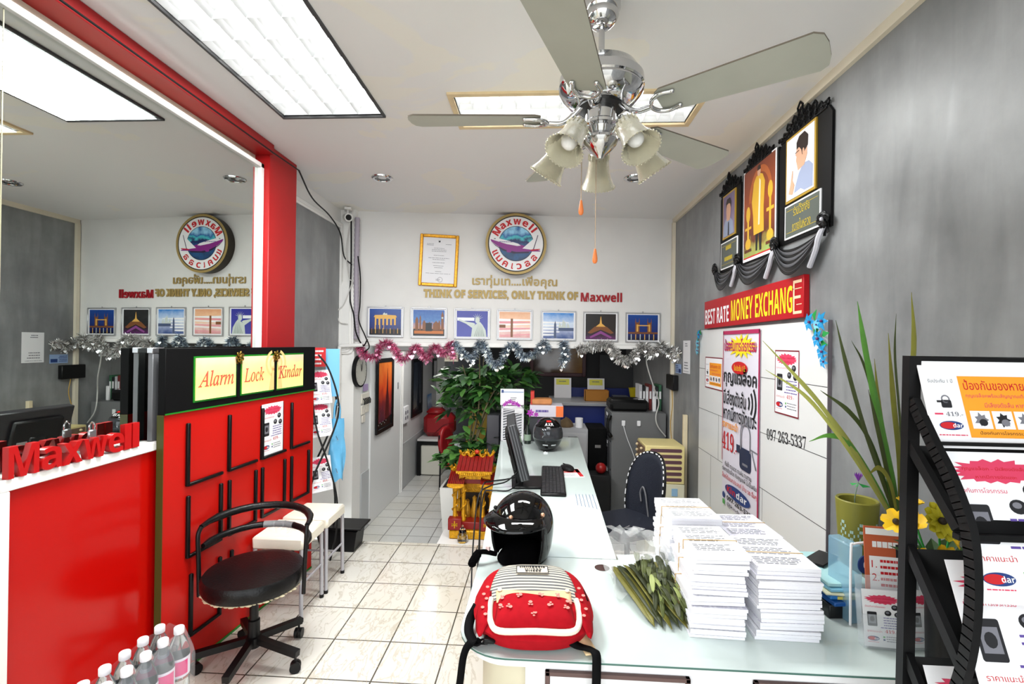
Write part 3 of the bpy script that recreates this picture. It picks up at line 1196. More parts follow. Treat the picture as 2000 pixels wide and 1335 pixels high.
def stool(y, label, z=0.0):
    t = thing('stool', label, 'stool', (-1.478, y, 0), R(1), group='white vinyl stools')
    m = MB(); m.box(-.15, .15, -.145, .145, .405, .478, SEATW, .012); m.build('seat', t)
    for sx in (-1, 1):
        for sy in (-1, 1):
            m = MB(); m.tube([(sx * .135, sy * .13, .41), (sx * .14, sy * .135, .012)], .012, LEGG, 10)
            lg = m.build('leg', t)
            m = MB(); m.lathe([(.0, .0), (.0135, .001), (.0135, .02), (.012, .021)], BLACK, 12, (sx * .14, sy * .135, 0)); m.build('foot', lg)
    m = MB()
    for sx in (-1, 1):
        m.tube([(sx * .138, -.132, .21), (sx * .138, .132, .21)], .007, LEGG, 8)
    m.tube([(-.138, 0, .21), (.138, 0, .21)], .007, LEGG, 8)
    m.build('stretcher', t)


stool(2.815, 'white vinyl stool right behind the swivel chair')
stool(3.135, 'white vinyl stool standing nearer the white passage post')

t = thing('storage_box', 'low black box with a lid on the floor behind the stools', 'box', (-1.49, 3.69, 0), R(0))
m = MB(); m.prism([(-.13, 0), (.10, 0), (.12, .15), (-.16, .17)], -.09, .09, BLACK); m.build('body', t)
m = MB(); m.box(-.17, .16, -.11, .11, .17, .185, BLACK, .004); m.build('lid', t)

# ------------------------------------------------------------------ water bottles in shrink wrap
PET = mat('clear_bottle', (235, 243, 248), 0.05, trans=0.85, ior=1.2)
CAPM = mat('white_cap', (240, 236, 240), 0.4)
LABW = mat('bottle_label', (232, 226, 240), 0.4)
LABP = mat('bottle_label_pink', (226, 74, 140), 0.4)
XB, YB, ZB = -1.183, 1.5, 0.452
rows = [(0, 0), (1, 0), (0, 1), (1, 1), (0, 2), (1, 2), (0, 3), (1, 3), (0, 4), (1, 4)]
first = None
where = ['farthest on the left', 'farthest on the right', 'second row left', 'second row right', 'third row left', 'third row right', 'fourth row left', 'fourth row right', 'nearest row left', 'nearest row right']
for k, (i, j) in enumerate(rows):
    lab = 'clear water bottle with white cap, %s in the wrapped pack' % where[k]
    loc = (XB + .065 * (i - .5), YB - .066 * j, ZB)
    if first is None:
        t = first = thing('water_bottle', lab, 'bottle', loc, group='water bottles in the wrapped pack')
        m = MB(); m.lathe([(.0, .002), (.026, .0), (.031, .006), (.031, .055), (.029, .06), (.031, .065), (.031, .135), (.029, .15), (.021, .178), (.0125, .195), (.0125, .212), (.0, .212)], PET, 24); m.build('body', t)
        m = MB(); m.lathe([(.0145, .2), (.0148, .203), (.0148, .218), (.013, .2205), (.0, .2205)], CAPM, 20); m.build('cap', t)
        m = MB(); m.shell([(.0316, .07), (.0316, .13)], LABW, 24); lb = m.build('label', t)
        m = MB()
        vs = [(.0319 * math.cos(R(-80 + 10 * q)), .0319 * math.sin(R(-80 + 10 * q)), z) for z in (.078, .122) for q in range(10)]
        m.add(vs, [(q, q + 1, q + 11, q + 10) for q in range(9)], LABP); m.build('pink_print', lb)
    else:
        c = copy_tree(first)
        c.location = loc
        c.rotation_euler = (0, 0, R((k * 47) % 40 - 20))
        c['label'] = lab
FILM = mat('shrink_film', (244, 248, 252), 0.12, alpha=0.14, spec=0.8, bump=.6, bscale=25)
m = MB()
cxs, cys = XB, YB - .066 * 2


def film(u, v):
    a = 2 * PI * u
    hw, hl = .068, .20
    r = 1.0 if v < .55 else 1.0 - (v - .55) * .9
    e = 4.0
    x = hw * r * math.copysign(abs(math.cos(a)) ** (2 / e), math.cos(a))
    y = hl * (r * .35 + .65) * math.copysign(abs(math.sin(a)) ** (2 / e), math.sin(a))
    return (x + .002 * math.sin(9 * a), y, .005 + .2 * v + .006 * math.sin(7 * a) * v)


m.grid(film, 48, 9, FILM, True)
tag(m.build('shrink_wrap', loc=(cxs, cys, ZB)), 'crinkled clear shrink wrap around the water bottles', 'plastic wrap')
t = thing('water_carton', 'plain carton carrying the pack of water bottles', 'carton', (cxs, cys, 0))
m = MB(); m.box(-.064, .064, -.19, .17, 0, ZB, mat('carton_card', (196, 168, 128), 0.8), .004); m.build('carton_body', t)
# ------------------------------------------------------------------ ceiling fan
BLADE = mat('fan_blade', (176, 178, 166), 0.5, noise=.05, nscale=6)
BLADEEDGE = mat('dusty_edge', (104, 96, 84), 0.8)
SHADEG = mat('frosted_shade', (232, 226, 200), 0.28, trans=0.55, ior=1.2, noise=.07, nscale=18, bump=.25, bscale=35)
BULB = mat('white_bulb', (248, 248, 246), 0.25)
ORANGEW = mat('orange_wood', (226, 124, 62), 0.35)
fx, fy = 0.207, 1.745
t = thing('ceiling_fan', 'ceiling fan with five grey blades, chrome body and five glass lamp shades', 'ceiling fan', (fx, fy, 0))
m = MB(); m.lathe([(.0, 2.85), (.06, 2.85), (.066, 2.83), (.066, 2.80), (.058, 2.785), (.06, 2.775), (.05, 2.75), (.03, 2.735), (.0, 2.735)], CHROME, 36); m.build('canopy', t)
m = MB(); m.lathe([(.011, 2.63), (.011, 2.74)], CHROME, 16); m.build('downrod', t)
m = MB(Matrix.Translation((0, 0, -.02))); m.lathe([(.0, 2.645), (.02, 2.645), (.03, 2.635), (.085, 2.625), (.125, 2.600), (.143, 2.57), (.149, 2.565), (.151, 2.535), (.146, 2.53), (.149, 2.52), (.140, 2.505), (.118, 2.482), (.085, 2.468), (.0, 2.466)], CHROME, 56)
m.build('motor_housing', t)
m = MB(); m.lathe([(.0, 2.47), (.082, 2.47), (.082, 2.440), (.0, 2.440)], mat('dark_core', (16, 16, 17), 0.35), 40); m.build('rotor', t)
m = MB(); m.lathe([(.0, 2.445), (.054, 2.445), (.054, 2.395), (.062, 2.388), (.062, 2.378), (.045, 2.372), (.036, 2.352), (.04, 2.342), (.058, 2.336), (.062, 2.325), (.056, 2.31), (.035, 2.288), (.016, 2.272), (.01, 2.262), (.0, 2.262)], CHROME, 44)
kit = m.build('light_kit', t)
for k in range(5):
    a = R(177.5 + 3.3 - 72 * k)
    M = Matrix.Rotation(a, 4, 'Z') @ Matrix.Translation((0, 0, 2.405)) @ Matrix.Rotation(R(-11), 4, 'X')
    m = MB(M)
    wr, wt, r0, r1 = .060, .078, .215, .69
    pts = [(r0, -wr * .75), (r0 + .02, -wr), (r1 - .03, -wt), (r1 - .008, -wt * .8), (r1, -wt * .35), (r1, wt * .35), (r1 - .008, wt * .8), (r1 - .03, wt), (r0 + .02, wr), (r0, wr * .75)]
    n = len(pts)
    m.add([(x, y, -.003) for x, y in pts] + [(x, y, .003) for x, y in pts], [tuple(reversed(range(n))), tuple(range(n, 2 * n))], BLADE, True)
    m.add([(x, y, -.003) for x, y in pts] + [(x, y, .003) for x, y in pts], [(i, (i + 1) % n, n + (i + 1) % n, n + i) for i in range(n)], BLADEEDGE, True)
    bl = m.build('blade', t)
    m = MB(M)
    m.tube(smooth_path([(.07, 0, .045), (.10, 0, .012), (.14, 0, -.012), (.19, 0, -.012)], 5), [.011] * 6 + [.009] * 10, CHROME, 10)
    m.tube(smooth_path([(.27, .038, -.007), (.235, .044, -.009), (.205, .03, -.011), (.19, 0, -.012), (.205, -.03, -.011), (.235, -.044, -.009), (.27, -.038, -.007)], 5), .0075, CHROME, 10)
    m.sphere((.272, .038, -.006), .009, CHROME, 10, 6); m.sphere((.272, -.038, -.006), .009, CHROME, 10, 6)
    m.build('blade_iron', t)
for k in range(5):
    a = R(82 + 3.3 + 72 * k)
    tilt = R(35)
    d = Vector((math.cos(a), math.sin(a), 0))
    neck = Vector((0, 0, 2.345)) + d * .128
    ax = (d * math.sin(tilt) - Vector((0, 0, 1)) * math.cos(tilt)).normalized()
    q = Vector((0, 0, -1)).rotation_difference(ax).to_matrix().to_4x4()
    m = MB(); m.tube(smooth_path([Vector((0, 0, 2.325)) + d * .045, Vector((0, 0, 2.345)) + d * .08, Vector((0, 0, 2.372)) + d * .112, neck], 5), .006, CHROME, 8)
    m.lathe([(.0, .012), (.02, .01), (.024, -.004), (.024, -.022), (.0, -.024)], CHROME, 20, neck, q)
    arm = m.build('lamp_arm', t)
    m = MB()
    prof = [(1.12 * a_, 1.08 * b_) for a_, b_ in [(.029, -.008), (.034, -.02), (.035, -.045), (.039, -.075), (.047, -.105), (.057, -.128), (.0585, -.131), (.0565, -.130), (.0455, -.104), (.0375, -.075), (.0335, -.045), (.0325, -.02), (.028, -.009)]]
    m.shell(prof, SHADEG, 32, neck, q)
    for i in range(30):
        b = 2 * PI * i / 30
        m.sphere(neck + q.to_3x3() @ Vector((.065 * math.cos(b), .065 * math.sin(b), -.1415)), .0036, SHADEG, 6, 4)
    for i in range(16):
        b = 2 * PI * i / 16
        m.tube([neck + q.to_3x3() @ Vector((.0388 * math.cos(b), .0388 * math.sin(b), z)) for z in (-.014, -.034)], .003, SHADEG, 5)
    sh = m.build('lamp_shade', t)
    m = MB(); m.lathe([(.0, -.016), (.013, -.018), (.015, -.045), (.026, -.075), (.029, -.09), (.024, -.108), (.012, -.118), (.0, -.12)], BULB, 18, neck, q); m.build('bulb', t)
for x, y, z0, z1, nm in ((-.066, .0, 2.40, 2.115, 'short'), (-.012, .02, 2.268, 1.945, 'long')):
    m = MB(); m.tube([(x, y, z0), (x, y, z1)], .0016, mat('bead_chain', (150, 130, 110), 0.3, 0.8), 6); ch = m.build('pull_chain', t)
    m = MB(); m.lathe([(.0, z1 + .002), (.004, z1), (.006, z1 - .012), (.0095, z1 - .035), (.009, z1 - .045), (.005, z1 - .052), (.0, z1 - .053)], ORANGEW, 14, (x, y, 0)); m.build('pull_handle', ch)

# ------------------------------------------------------------------ bulkhead: emblem, certificate, lettering, seven framed photographs
DEEPGOLD = mat('flat_gold', (164, 140, 84), 0.45, 0.2)
t = thing('emblem_sign', 'round wall sign with purple airliner flying across a blue globe', 'sign', bulk(1.532, 2.55, .001), BANG)
m = MB(); m.prism(circ(0, 0, .287, n=64), -.10, 0, mat('dark_bronze', (46, 38, 26), 0.4, 0.3)); m.build('sign_box', t)
m = MB()
m.prism(circ(0, 0, .292, n=64), -.104, -.1, DEEPGOLD)
m.flat_poly(circ(0, 0, .268, n=64), -.1045, INK)
m.flat_poly(circ(0, 0, .258, n=64), -.105, PAPER); m.build('face', t)
GLOBE = gradient_mat('globe_print', [(0.0, (10, 40, 80)), (0.32, (18, 80, 130)), (0.45, (20, 34, 96)), (0.55, (14, 30, 90)), (0.66, (70, 190, 200)), (0.8, (30, 90, 160)), (1.0, (150, 210, 240))], 'Z', 0.4, 1.1, 3.2)
m = MB(); m.flat_poly(circ(0, 0, .168, n=48), -.1055, INK); m.flat_poly(circ(0, 0, .163, n=48), -.106, GLOBE); m.build('globe_picture', t)
m = MB()
for word, rad, a0, step, up in (('Maxwell', .182, 141, 17.0, True),):
    angs = [148, 128, 110, 88, 66, 49, 38]
    for ch, a in zip(word, angs):
        w = {'M': .075, 'a': .052, 'x': .056, 'w': .075, 'e': .055, 'l': .021}[ch]
        h = .072 if ch in 'Ml' else .054
        ar = R(a)
        m.text(sans_bold(ch), rad * math.cos(ar) , rad * math.sin(ar), h, REDINK, -.1065, 'C', w, bold=.02, rot=ar - PI / 2)
for ch, a in zip(['แ', 'ม', 'ค', 'เ', 'ว', 'ล', 'ล'], [205, 222, 242, 261, 278, 300, 322]):
    ar = R(a)
    w = .05 if ch not in 'เ' else .018
    r0 = .245
    m.text(ch, r0 * math.cos(ar), r0 * math.sin(ar), .055, REDINK, -.1065, 'C', w, bold=.03, rot=ar + PI / 2)
m.build('lettering', t)
PURP = mat('livery_purple', (134, 32, 130), 0.4)
DPURP = mat('livery_dark', (44, 20, 60), 0.4)
m = MB()
m.flat_poly([(-.245, .035), (-.225, .05), (-.19, .05), (-.05, .018), (.05, -.01), (.16, -.045), (.225, -.06), (.235, -.07), (.13, -.072), (.0, -.078), (-.10, -.06), (-.18, -.025), (-.235, .015)], -.107, PURP)
m.flat_poly([(-.235, .012), (-.18, -.028), (-.1, -.062), (0, -.08), (.13, -.074), (.12, -.088), (-.02, -.095), (-.12, -.07), (-.2, -.022)], -.1072, DPURP)
m.flat_poly([(-.243, .038), (-.225, .052), (-.19, .052), (-.05, .02), (.02, .0), (.045, -.018), (.01, -.022), (-.09, -.006), (-.2, .025)], -.1075, PAPER)
m.flat_poly([(.06, -.045), (.205, .085), (.165, -.045), (.15, -.055)], -.1078, PAPER)
m.flat_poly([(.205, .088), (.21, .083), (.172, -.045), (.162, -.05)], -.108, DPURP)
m.flat_poly([(.13, -.055), (.225, -.045), (.232, -.052), (.15, -.066)], -.108, REDINK)
m.flat_poly(rrect(-.09, -.045, -.085, -.05, .012), -.1082, PURP)
m.flat_poly([(-.21, .046), (-.195, .047), (-.198, .039), (-.214, .04)], -.1082, INK)
m.lines(-.16, -.03, .018, 1, .02, .006, VIOLETINK, -.1082, 3, .05)
m.build('airliner_picture', t)

t = thing('certificate', 'gold framed certificate on the white bulkhead left of the round sign', 'certificate', bulk(.79, 2.39, .002), BANG, rot=(0, R(2), BANG))
FR = mat('gilt_frame', (214, 152, 30), 0.35, 0.35, noise=.25, nscale=60)
m = MB()
w, h, b = .186, .25, .03
for x0, x1, z0, z1 in ((-w, -w + b, -h, h), (w - b, w, -h, h), (-w + b, w - b, -h, -h + b), (-w + b, w - b, h - b, h)):
    m.box(x0, x1, -.022, 0, z0, z1, FR, .006)
m.build('frame', t)
m = MB(); m.box(-w + b, w - b, -.008, -.002, -h + b, h - b, mat('certificate_paper', (226, 226, 230), 0.35)); pg = m.build('page', t)
m = MB()
m.flat_poly([(-.012, .2), (-.006, .185), (0, .198), (.006, .185), (.012, .2), (.008, .176), (-.008, .176)], -.009, INK)
m.lines(-.12, -.05, .16, 2, .012, .004, GREYINK, -.009, 3)
m.lines(.06, .12, .16, 1, .012, .004, GREYINK, -.009, 4)
for i, (wd, z) in enumerate(((.05, .12), (.07, .105), (.07, .09), (.05, .05), (.1, .025), (.06, .01), (.06, -.02), (.05, -.05), (.04, -.068), (.03, -.105))):
    m.lines(-wd, wd, z, 1, .01, .004, GREYINK, -.009, i + 9, .02)
m.lines(-.12, .12, -.125, 1, .01, .003, GREYINK, -.009, 5, .02)
m.ring(.02, -.185, .022, .025, -.009, GREYINK, 24); m.lines(-.02, .02, -.18, 2, .01, .004, GREYINK, -.009, 8, .1)
m.build('print', pg)

m = MB(); m.text('เราทุ่มเท....เพื่อคุณ', 0, 0, .125, DEEPGOLD, -.006, 'L', .83, bold=.022, extrude=.004)
tag(m.build('wall_lettering', loc=bulk(1.115, 2.135, .002), rotz=BANG), 'gold Thai lettering on the bulkhead under the round sign', 'lettering')
m = MB(); m.text(sans_bold('THINK OF SERVICES, ONLY THINK OF'), 0, 0, .095, DEEPGOLD, -.006, 'L', 1.505, bold=.04, extrude=.004)
tag(m.build('wall_lettering', loc=bulk(.648, 2.018, .002), rotz=BANG), 'long line of gold capital English letters above the row of photographs', 'lettering')
m = MB(); m.text(sans_bold('Maxwell'), 0, 0, .092, mat('maroon_letter', (158, 20, 32), 0.35), -.006, 'L', .41, bold=.012, extrude=.004)
tag(m.build('wall_lettering', loc=bulk(2.178, 2.018, .002), rotz=BANG), 'short dark red word ending the line above the photographs', 'lettering')

SILV = mat('silver_frame', (186, 187, 190), 0.3, 0.7)
NIGHT = gradient_mat('night_sky_print', [(0, (10, 12, 34)), (.3, (28, 44, 110)), (1, (22, 70, 150))], 'Z', .25, .3)
DUSKB = gradient_mat('dusk_print', [(0, (60, 40, 40)), (.3, (190, 140, 120)), (.55, (70, 120, 180)), (1, (30, 84, 160))], 'Z', .25, .5)
DEEPB = gradient_mat('blue_print', [(0, (64, 70, 160)), (1, (46, 52, 150))], 'Z', .25, .1)
SUNS = gradient_mat('sunset_print', [(0, (210, 150, 150)), (.35, (238, 210, 200)), (.6, (240, 196, 160)), (1, (222, 164, 124))], 'Z', .2, .5, 5)
DAYB = gradient_mat('daysky_print', [(0, (60, 84, 140)), (.35, (170, 180, 210)), (.55, (210, 224, 240)), (1, (60, 132, 206))], 'Z', .2, .5, 4)
DARKB = gradient_mat('darknight_print', [(0, (96, 40, 100)), (.18, (50, 34, 50)), (.4, (34, 34, 36)), (1, (40, 40, 42))], 'Z', .25, .2)
LITST = mat('lit_stone_print', (226, 176, 90), .3)
BROWNP = mat('brown_print', (126, 78, 46), .3)
DARKP = mat('dark_print', (20, 18, 24), .3)
PALEP = mat('pale_print', (196, 206, 200), .3)
REFP = mat('pale_sheen_print', (236, 238, 240), .15)


def art_gate(m, y):
    m.flat_poly(rect(-.1, .1, -.03, .045), y, LITST)
    m.flat_poly([(-.11, .045), (.11, .045), (.1, .065), (.03, .068), (-.03, .068), (-.1, .065)], y - .0003, LITST)
    for k in range(5):
        m.flat_poly(rect(-.085 + .037 * k, -.065 + .037 * k, -.08, .03), y - .0005, NIGHT)
        m.flat_poly(rect(-.1 + .042 * k, -.09 + .042 * k, -.09, .04), y - .0004, LITST)
    m.flat_poly([(-.025, .068), (.02, .068), (.015, .085), (.0, .08), (-.01, .092), (-.02, .082)], y - .0004, PALEP)
    m.flat_poly(rect(-.15, .15, -.125, -.07), y - .0007, DARKP)
    for k in range(8):
        m.flat_poly(rect(-.13 + .035 * k, -.124 + .035 * k, -.11, -.06), y - .0009, LITST if k % 2 else BROWNP)


def art_tower(m, y):
    m.flat_poly(rect(-.15, .15, -.125, -.06), y - .0003, DARKP)
    for k, (x, w, h) in enumerate(((-.13, .03, .05), (-.09, .015, .065), (-.06, .03, .02), (-.02, .05, .0), (.04, .06, .01), (.09, .02, .02))):
        m.flat_poly(rect(x, x + w, -.07, h - .02), y - .0005, BROWNP)
        m.flat_poly([(x, h - .02), (x + w, h - .02), (x + w / 2, h + .01)], y - .0005, BROWNP)
    m.flat_poly(rect(.118, .142, -.07, .07), y - .0006, BROWNP); m.flat_poly([(.116, .07), (.144, .07), (.13, .115)], y - .0006, BROWNP)
    m.flat_poly(circ(.13, .05, .009), y - .0008, PALEP)
    m.flat_poly(rect(-.14, .14, -.105, -.075), y - .0007, mat('amber_print', (190, 110, 50), .3))
    m.flat_poly(rect(-.03, .03, -.08, .0), y - .0009, DARKP)


def art_statue(m, y):
    m.flat_poly([(-.01, -.125), (.14, -.125), (.13, -.06), (.10, -.01), (.075, .02), (.04, .0), (.0, -.03)], y - .0003, PALEP)
    m.flat_poly(circ(.05, .035, .022, .03), y - .0004, PALEP)
    for k in range(7):
        a = R(20 + 23 * k)
        m.flat_poly([(.05 + .02 * math.cos(a - .12), .045 + .02 * math.sin(a - .12)), (.05 + .02 * math.cos(a + .12), .045 + .02 * math.sin(a + .12)), (.05 + .062 * math.cos(a), .045 + .062 * math.sin(a))], y - .0005, PALEP)
    m.flat_poly([(.03, .0), (.0, -.04), (-.06, .0), (-.13, .03), (-.13, .045), (-.05, .02), (.01, .01)], y - .0004, PALEP)
    for k in range(6):
        m.flat_poly([(.02 + .018 * k, -.12), (.026 + .018 * k, -.12), (.06 + .006 * k, .0)], y - .0007, mat('shade_green_print', (118, 132, 126), .3))
    m.flat_poly(rect(-.145, .02, .03, .06), y - .0002, REFP)


def art_sunset(m, y):
    for k, z in enumerate((-.11, -.07, -.05, -.01, .01, .03)):
        m.flat_poly([(-.15, z), (.15, z + .012), (.15, z + .022), (-.15, z + .008 + .004 * k)], y - .0003, REFP if k % 2 else mat('rose_print', (226, 150, 160), .3))
    m.flat_poly(rect(-.04, -.018, -.12, .06), y - .0006, BROWNP)
    m.flat_poly(rect(-.15, -.09, -.03, .0), y - .0005, BROWNP)


def art_harbour(m, y):
    for k in range(5):
        m.flat_poly([(-.15, -.1 + .03 * k), (-.02 + .03 * k, -.095 + .03 * k), (-.02 + .03 * k, -.085 + .03 * k), (-.15, -.08 + .03 * k)], y - .0003, REFP)
    m.flat_poly([(-.045, -.12), (-.02, -.12), (-.022, .01), (-.032, .05), (-.043, .01)], y - .0006, mat('grey_blue_print', (74, 88, 120), .3))
    for x, w, h in ((.0, .03, .035), (.03, .045, .06), (.08, .03, .03)):
        m.flat_poly([(x, -.02), (x + w, -.02), (x + w * .9, h - .03), (x + w * .3, h)], y - .0005, PALEP)
    m.flat_poly(rect(.0, .15, -.05, -.02), y - .0004, mat('grey_blue_print', (74, 88, 120), .3))


def art_spire(m, y):
    m.flat_poly([(-.012, .02), (.012, .02), (.002, .1), (-.002, .1)], y - .0003, LITST)
    m.flat_poly([(-.05, .0), (.05, .0), (.012, .03), (-.012, .03)], y - .0004, LITST)
    m.flat_poly([(-.13, -.06), (-.06, .0), (.06, .0), (.13, -.06), (.1, -.07), (.0, -.03), (-.1, -.07)], y - .0005, BROWNP)
    m.flat_poly([(-.11, -.1), (0, -.04), (.11, -.1), (.1, -.115), (0, -.07), (-.1, -.115)], y - .0006, mat('violet_print', (140, 70, 140), .3))


def art_bridge(m, y):
    for x in (-.055, .065):
        m.flat_poly(rect(x - .022, x + .022, -.06, .05), y - .0003, BROWNP)
        for e in (-.018, .018):
            m.flat_poly([(x + e - .006, .045), (x + e + .006, .045), (x + e, .095)], y - .0004, BROWNP)
        m.flat_poly(rect(x - .008, x + .008, -.04, .03), y - .0005, LITST)
    m.flat_poly(rect(-.05, .06, .015, .025), y - .0004, LITST)
    m.flat_poly(rect(-.15, .15, -.062, -.045), y - .0006, BROWNP)
    for k in range(6):
        m.flat_poly(rect(-.12 + .045 * k, -.112 + .045 * k, -.12, -.066), y - .0006, LITST if k % 2 else PALEP)


for k, (u, bgm, art, lab) in enumerate((
        (.287, NIGHT, art_gate, 'framed photo of a floodlit columned gate at night'),
        (.703, DUSKB, art_tower, 'framed photo of a riverside palace with a clock tower at dusk'),
        (1.121, DEEPB, art_statue, 'framed photo of a robed statue against deep blue'),
        (1.534, SUNS, art_sunset, 'framed photo of a peach coloured sunset, middle of the row'),
        (1.962, DAYB, art_harbour, 'framed photo of a harbour under bright blue sky'),
        (2.380, DARKB, art_spire, 'framed photo of a lit spire on a dark night'),
        (2.800, NIGHT, art_bridge, 'framed photo of a twin towered bridge at night, last on the right'))):
    t = thing('picture_frame', lab, 'picture', bulk(u, 1.789 - .003 * k, .002), BANG, 'square photographs along the bulkhead')
    m = MB()
    w, h, b = .174, .146, .010
    for x0, x1, z0, z1 in ((-w, -w + b, -h, h), (w - b, w, -h, h), (-w + b, w - b, -h, -h + b), (-w + b, w - b, h - b, h)):
        m.box(x0, x1, -.016, 0, z0, z1, SILV, .002)
    m.build('frame', t)
    m = MB(); m.box(-w + b, w - b, -.006, -.001, -h + b, h - b, PAPER)
    mt = m.build('mat_board', t)
    m = MB(); m.flat_poly(rect(-.15, .15, -.125, .125), -.0066, bgm); art(m, -.0070); m.build('photograph', mt)
    m = MB(); m.box(-.006, .006, -.006, 0, h, h + .014, STEEL, .002); m.build('hook', t)

# ------------------------------------------------------------------ tinsel garlands
def foil(name, c):
    return mat(name, tuple(min(255, int(x * 1.12 + 12)) for x in c), 0.22, 0.55)


def garland(name_label, path, mats, nper, rad, hearts, seed, hang=None):
    rnd = random.Random(seed)
    P = smooth_path([bulk(u, z, .055 + .01 * rnd.random()) if not hasattr(z, '__len__') else z for u, z in path], 8)
    L = [0.0]
    for i in range(len(P) - 1):
        L.append(L[-1] + (P[i + 1] - P[i]).length)
    m = MB()
    m.tube(P[::3] + [P[-1]], .004, mats[0], 5)
    n = int(L[-1] * nper)
    for k in range(n):
        s = rnd.random() * L[-1]
        i = max(j for j in range(len(L)) if L[j] <= s)
        i = min(i, len(P) - 2)
        c = P[i].lerp(P[i + 1], (s - L[i]) / max(1e-6, L[i + 1] - L[i]))
        d = Vector((rnd.gauss(0, 1), rnd.gauss(0, 1), rnd.gauss(0, 1))).normalized()
        T = (P[i + 1] - P[i]).normalized()
        d = (d - T * d.dot(T) * .6).normalized()
        ln = rad * rnd.uniform(.6, 1.15)
        sd = d.cross(Vector((rnd.random(), rnd.random(), rnd.random()))).normalized() * rnd.uniform(.0016, .0036)
        e = c + d * ln + Vector((0, 0, -.006))
        mid = c + d * ln * .5
        m.add([c - sd, c + sd, mid + sd, mid - sd, e + sd * .4, e - sd * .4], [(0, 1, 2, 3), (3, 2, 4, 5)], rnd.choice(mats), True)
    o = m.build('tinsel_garland')
    tag(o, name_label, 'garland')
    hm = MB()
    for k in range(hearts):
        i = rnd.randrange(1, len(P) - 1)
        c = P[i] + Vector((rnd.uniform(-.03, .03), rnd.uniform(-.05, -.02), -rad * rnd.uniform(.5, 1.2)))
        rr = .016
        pts = []
        for q in range(14):
            a = 2 * PI * q / 14
            pts.append((rr * 16 * math.sin(a) ** 3 / 16, rr * (13 * math.cos(a) - 5 * math.cos(2 * a) - 2 * math.cos(3 * a) - math.cos(4 * a)) / 16))
        yaw = rnd.uniform(-.6, .6)
        hm.add([c + Vector((x * math.cos(yaw), x * math.sin(yaw), z)) for x, z in pts], [tuple(range(14))], mats[-1], True)
        hm.add([P[i], c, c + Vector((.001, 0, 0))], [(0, 1, 2)], mats[0], True)
    h = hm.build('foil_hearts', o)
    h['kind'] = 'stuff'
    return o


PK = [foil('pink_foil', (196, 84, 128)), foil('pale_pink_foil', (236, 150, 178)), foil('rose_foil', (168, 52, 96)), foil('heart_pink', (244, 150, 180))]
BS = [foil('bluegrey_foil', (116, 132, 150)), foil('dark_steel_foil', (70, 80, 94)), foil('ice_foil', (176, 192, 206)), foil('heart_ice', (210, 222, 236))]
SV = [foil('silver_foil', (176, 174, 168)), foil('dark_silver_foil', (96, 94, 90)), foil('bright_silver_foil', (222, 220, 214)), foil('heart_silver', (226, 226, 224))]
garland('pink tinsel garland hung in loops along the bulkhead edge', [(.06, 1.56), (.102, 1.484), (.214, 1.446), (.26, 1.574), (.357, 1.575), (.456, 1.429), (.542, 1.489), (.585, 1.563), (.64, 1.50), (.699, 1.442), (.761, 1.566), (.82, 1.52), (.869, 1.483), (.917, 1.602), (.943, 1.445)], PK, 2600, .050, 26, 1)
garland('blue grey tinsel garland in the middle of the bulkhead edge', [(.955, 1.60), (1.041, 1.495), (1.14, 1.447), (1.187, 1.590), (1.236, 1.586), (1.302, 1.424), (1.387, 1.400), (1.459, 1.55), (1.533, 1.59), (1.609, 1.477), (1.733, 1.504), (1.816, 1.62), (1.86, 1.53)], BS, 2600, .050, 26, 2)
garland('shiny silver tinsel garland along the right part of the bulkhead edge', [(2.14, 1.53), (2.182, 1.559), (2.308, 1.585), (2.434, 1.602), (2.50, 1.53), (2.562, 1.463), (2.639, 1.434), (2.714, 1.515), (2.789, 1.600), (2.84, 1.54), (2.892, 1.518), (2.967, 1.609), (3.02, 1.535), (3.055, 1.56)], SV, 2400, .062, 22, 3)
garland('clump of blue grey foil hanging by itself before the dark red picture', [(2.0, 1.62), (2.02, 1.55), (2.03, 1.50), (2.01, 1.44), (1.99, 1.41)], BS, 4000, .06, 8, 4)
garland('short silver tinsel end stuck on the grey wall beside the post', [(0, (1.285, 4.82, 1.57)), (0, (1.29, 4.74, 1.50)), (0, (1.285, 4.66, 1.55)), (0, (1.29, 4.58, 1.52))], SV, 2400, .055, 5, 5)

# ------------------------------------------------------------------ right wall: memorial boards
def rwall(y, z, off=0.001):
    return (XR - off, y, z)


CARVE = mat('carved_black', (10, 10, 11), 0.5, spec=.2)


def crest(m, x0, x1, zb, hgt, seed):
    """openwork crest of leaf scrolls, tallest in the middle"""
    rnd = random.Random(seed)
    n = 9
    for k in range(n):
        f = (k + .5) / n
        x = x0 + (x1 - x0) * f
        e = 1 - abs(2 * f - 1)
        hh = hgt * (.35 + .65 * e)
        wl = (x1 - x0) / n * .72
        lean = (f - .5) * .05
        for lv in range(2 + int(e * 2)):
            z0 = zb + hh * lv * .27
            leaf = [(x - wl * .5 + lean * lv, z0), (x - wl * .7 + lean * lv, z0 + hh * .2), (x + lean * (lv + 1), z0 + hh * .42), (x + wl * .7 + lean * lv, z0 + hh * .2), (x + wl * .5 + lean * lv, z0)]
            m.tube([(a, -.012 - .004 * lv, b) for a, b in leaf], .006, CARVE, 5)
            m.tube([(x + lean * lv, -.012, z0), (x + lean * (lv + .6), -.014, z0 + hh * .3)], .004, CARVE, 5)
    m.tube([(x0, -.01, zb), (x1, -.01, zb)], .008, CARVE, 6)
    for sx, x in ((1, x0), (-1, x1)):
        m.sphere((x + sx * .008, -.012, zb + .018), .014, CARVE, 8, 6)


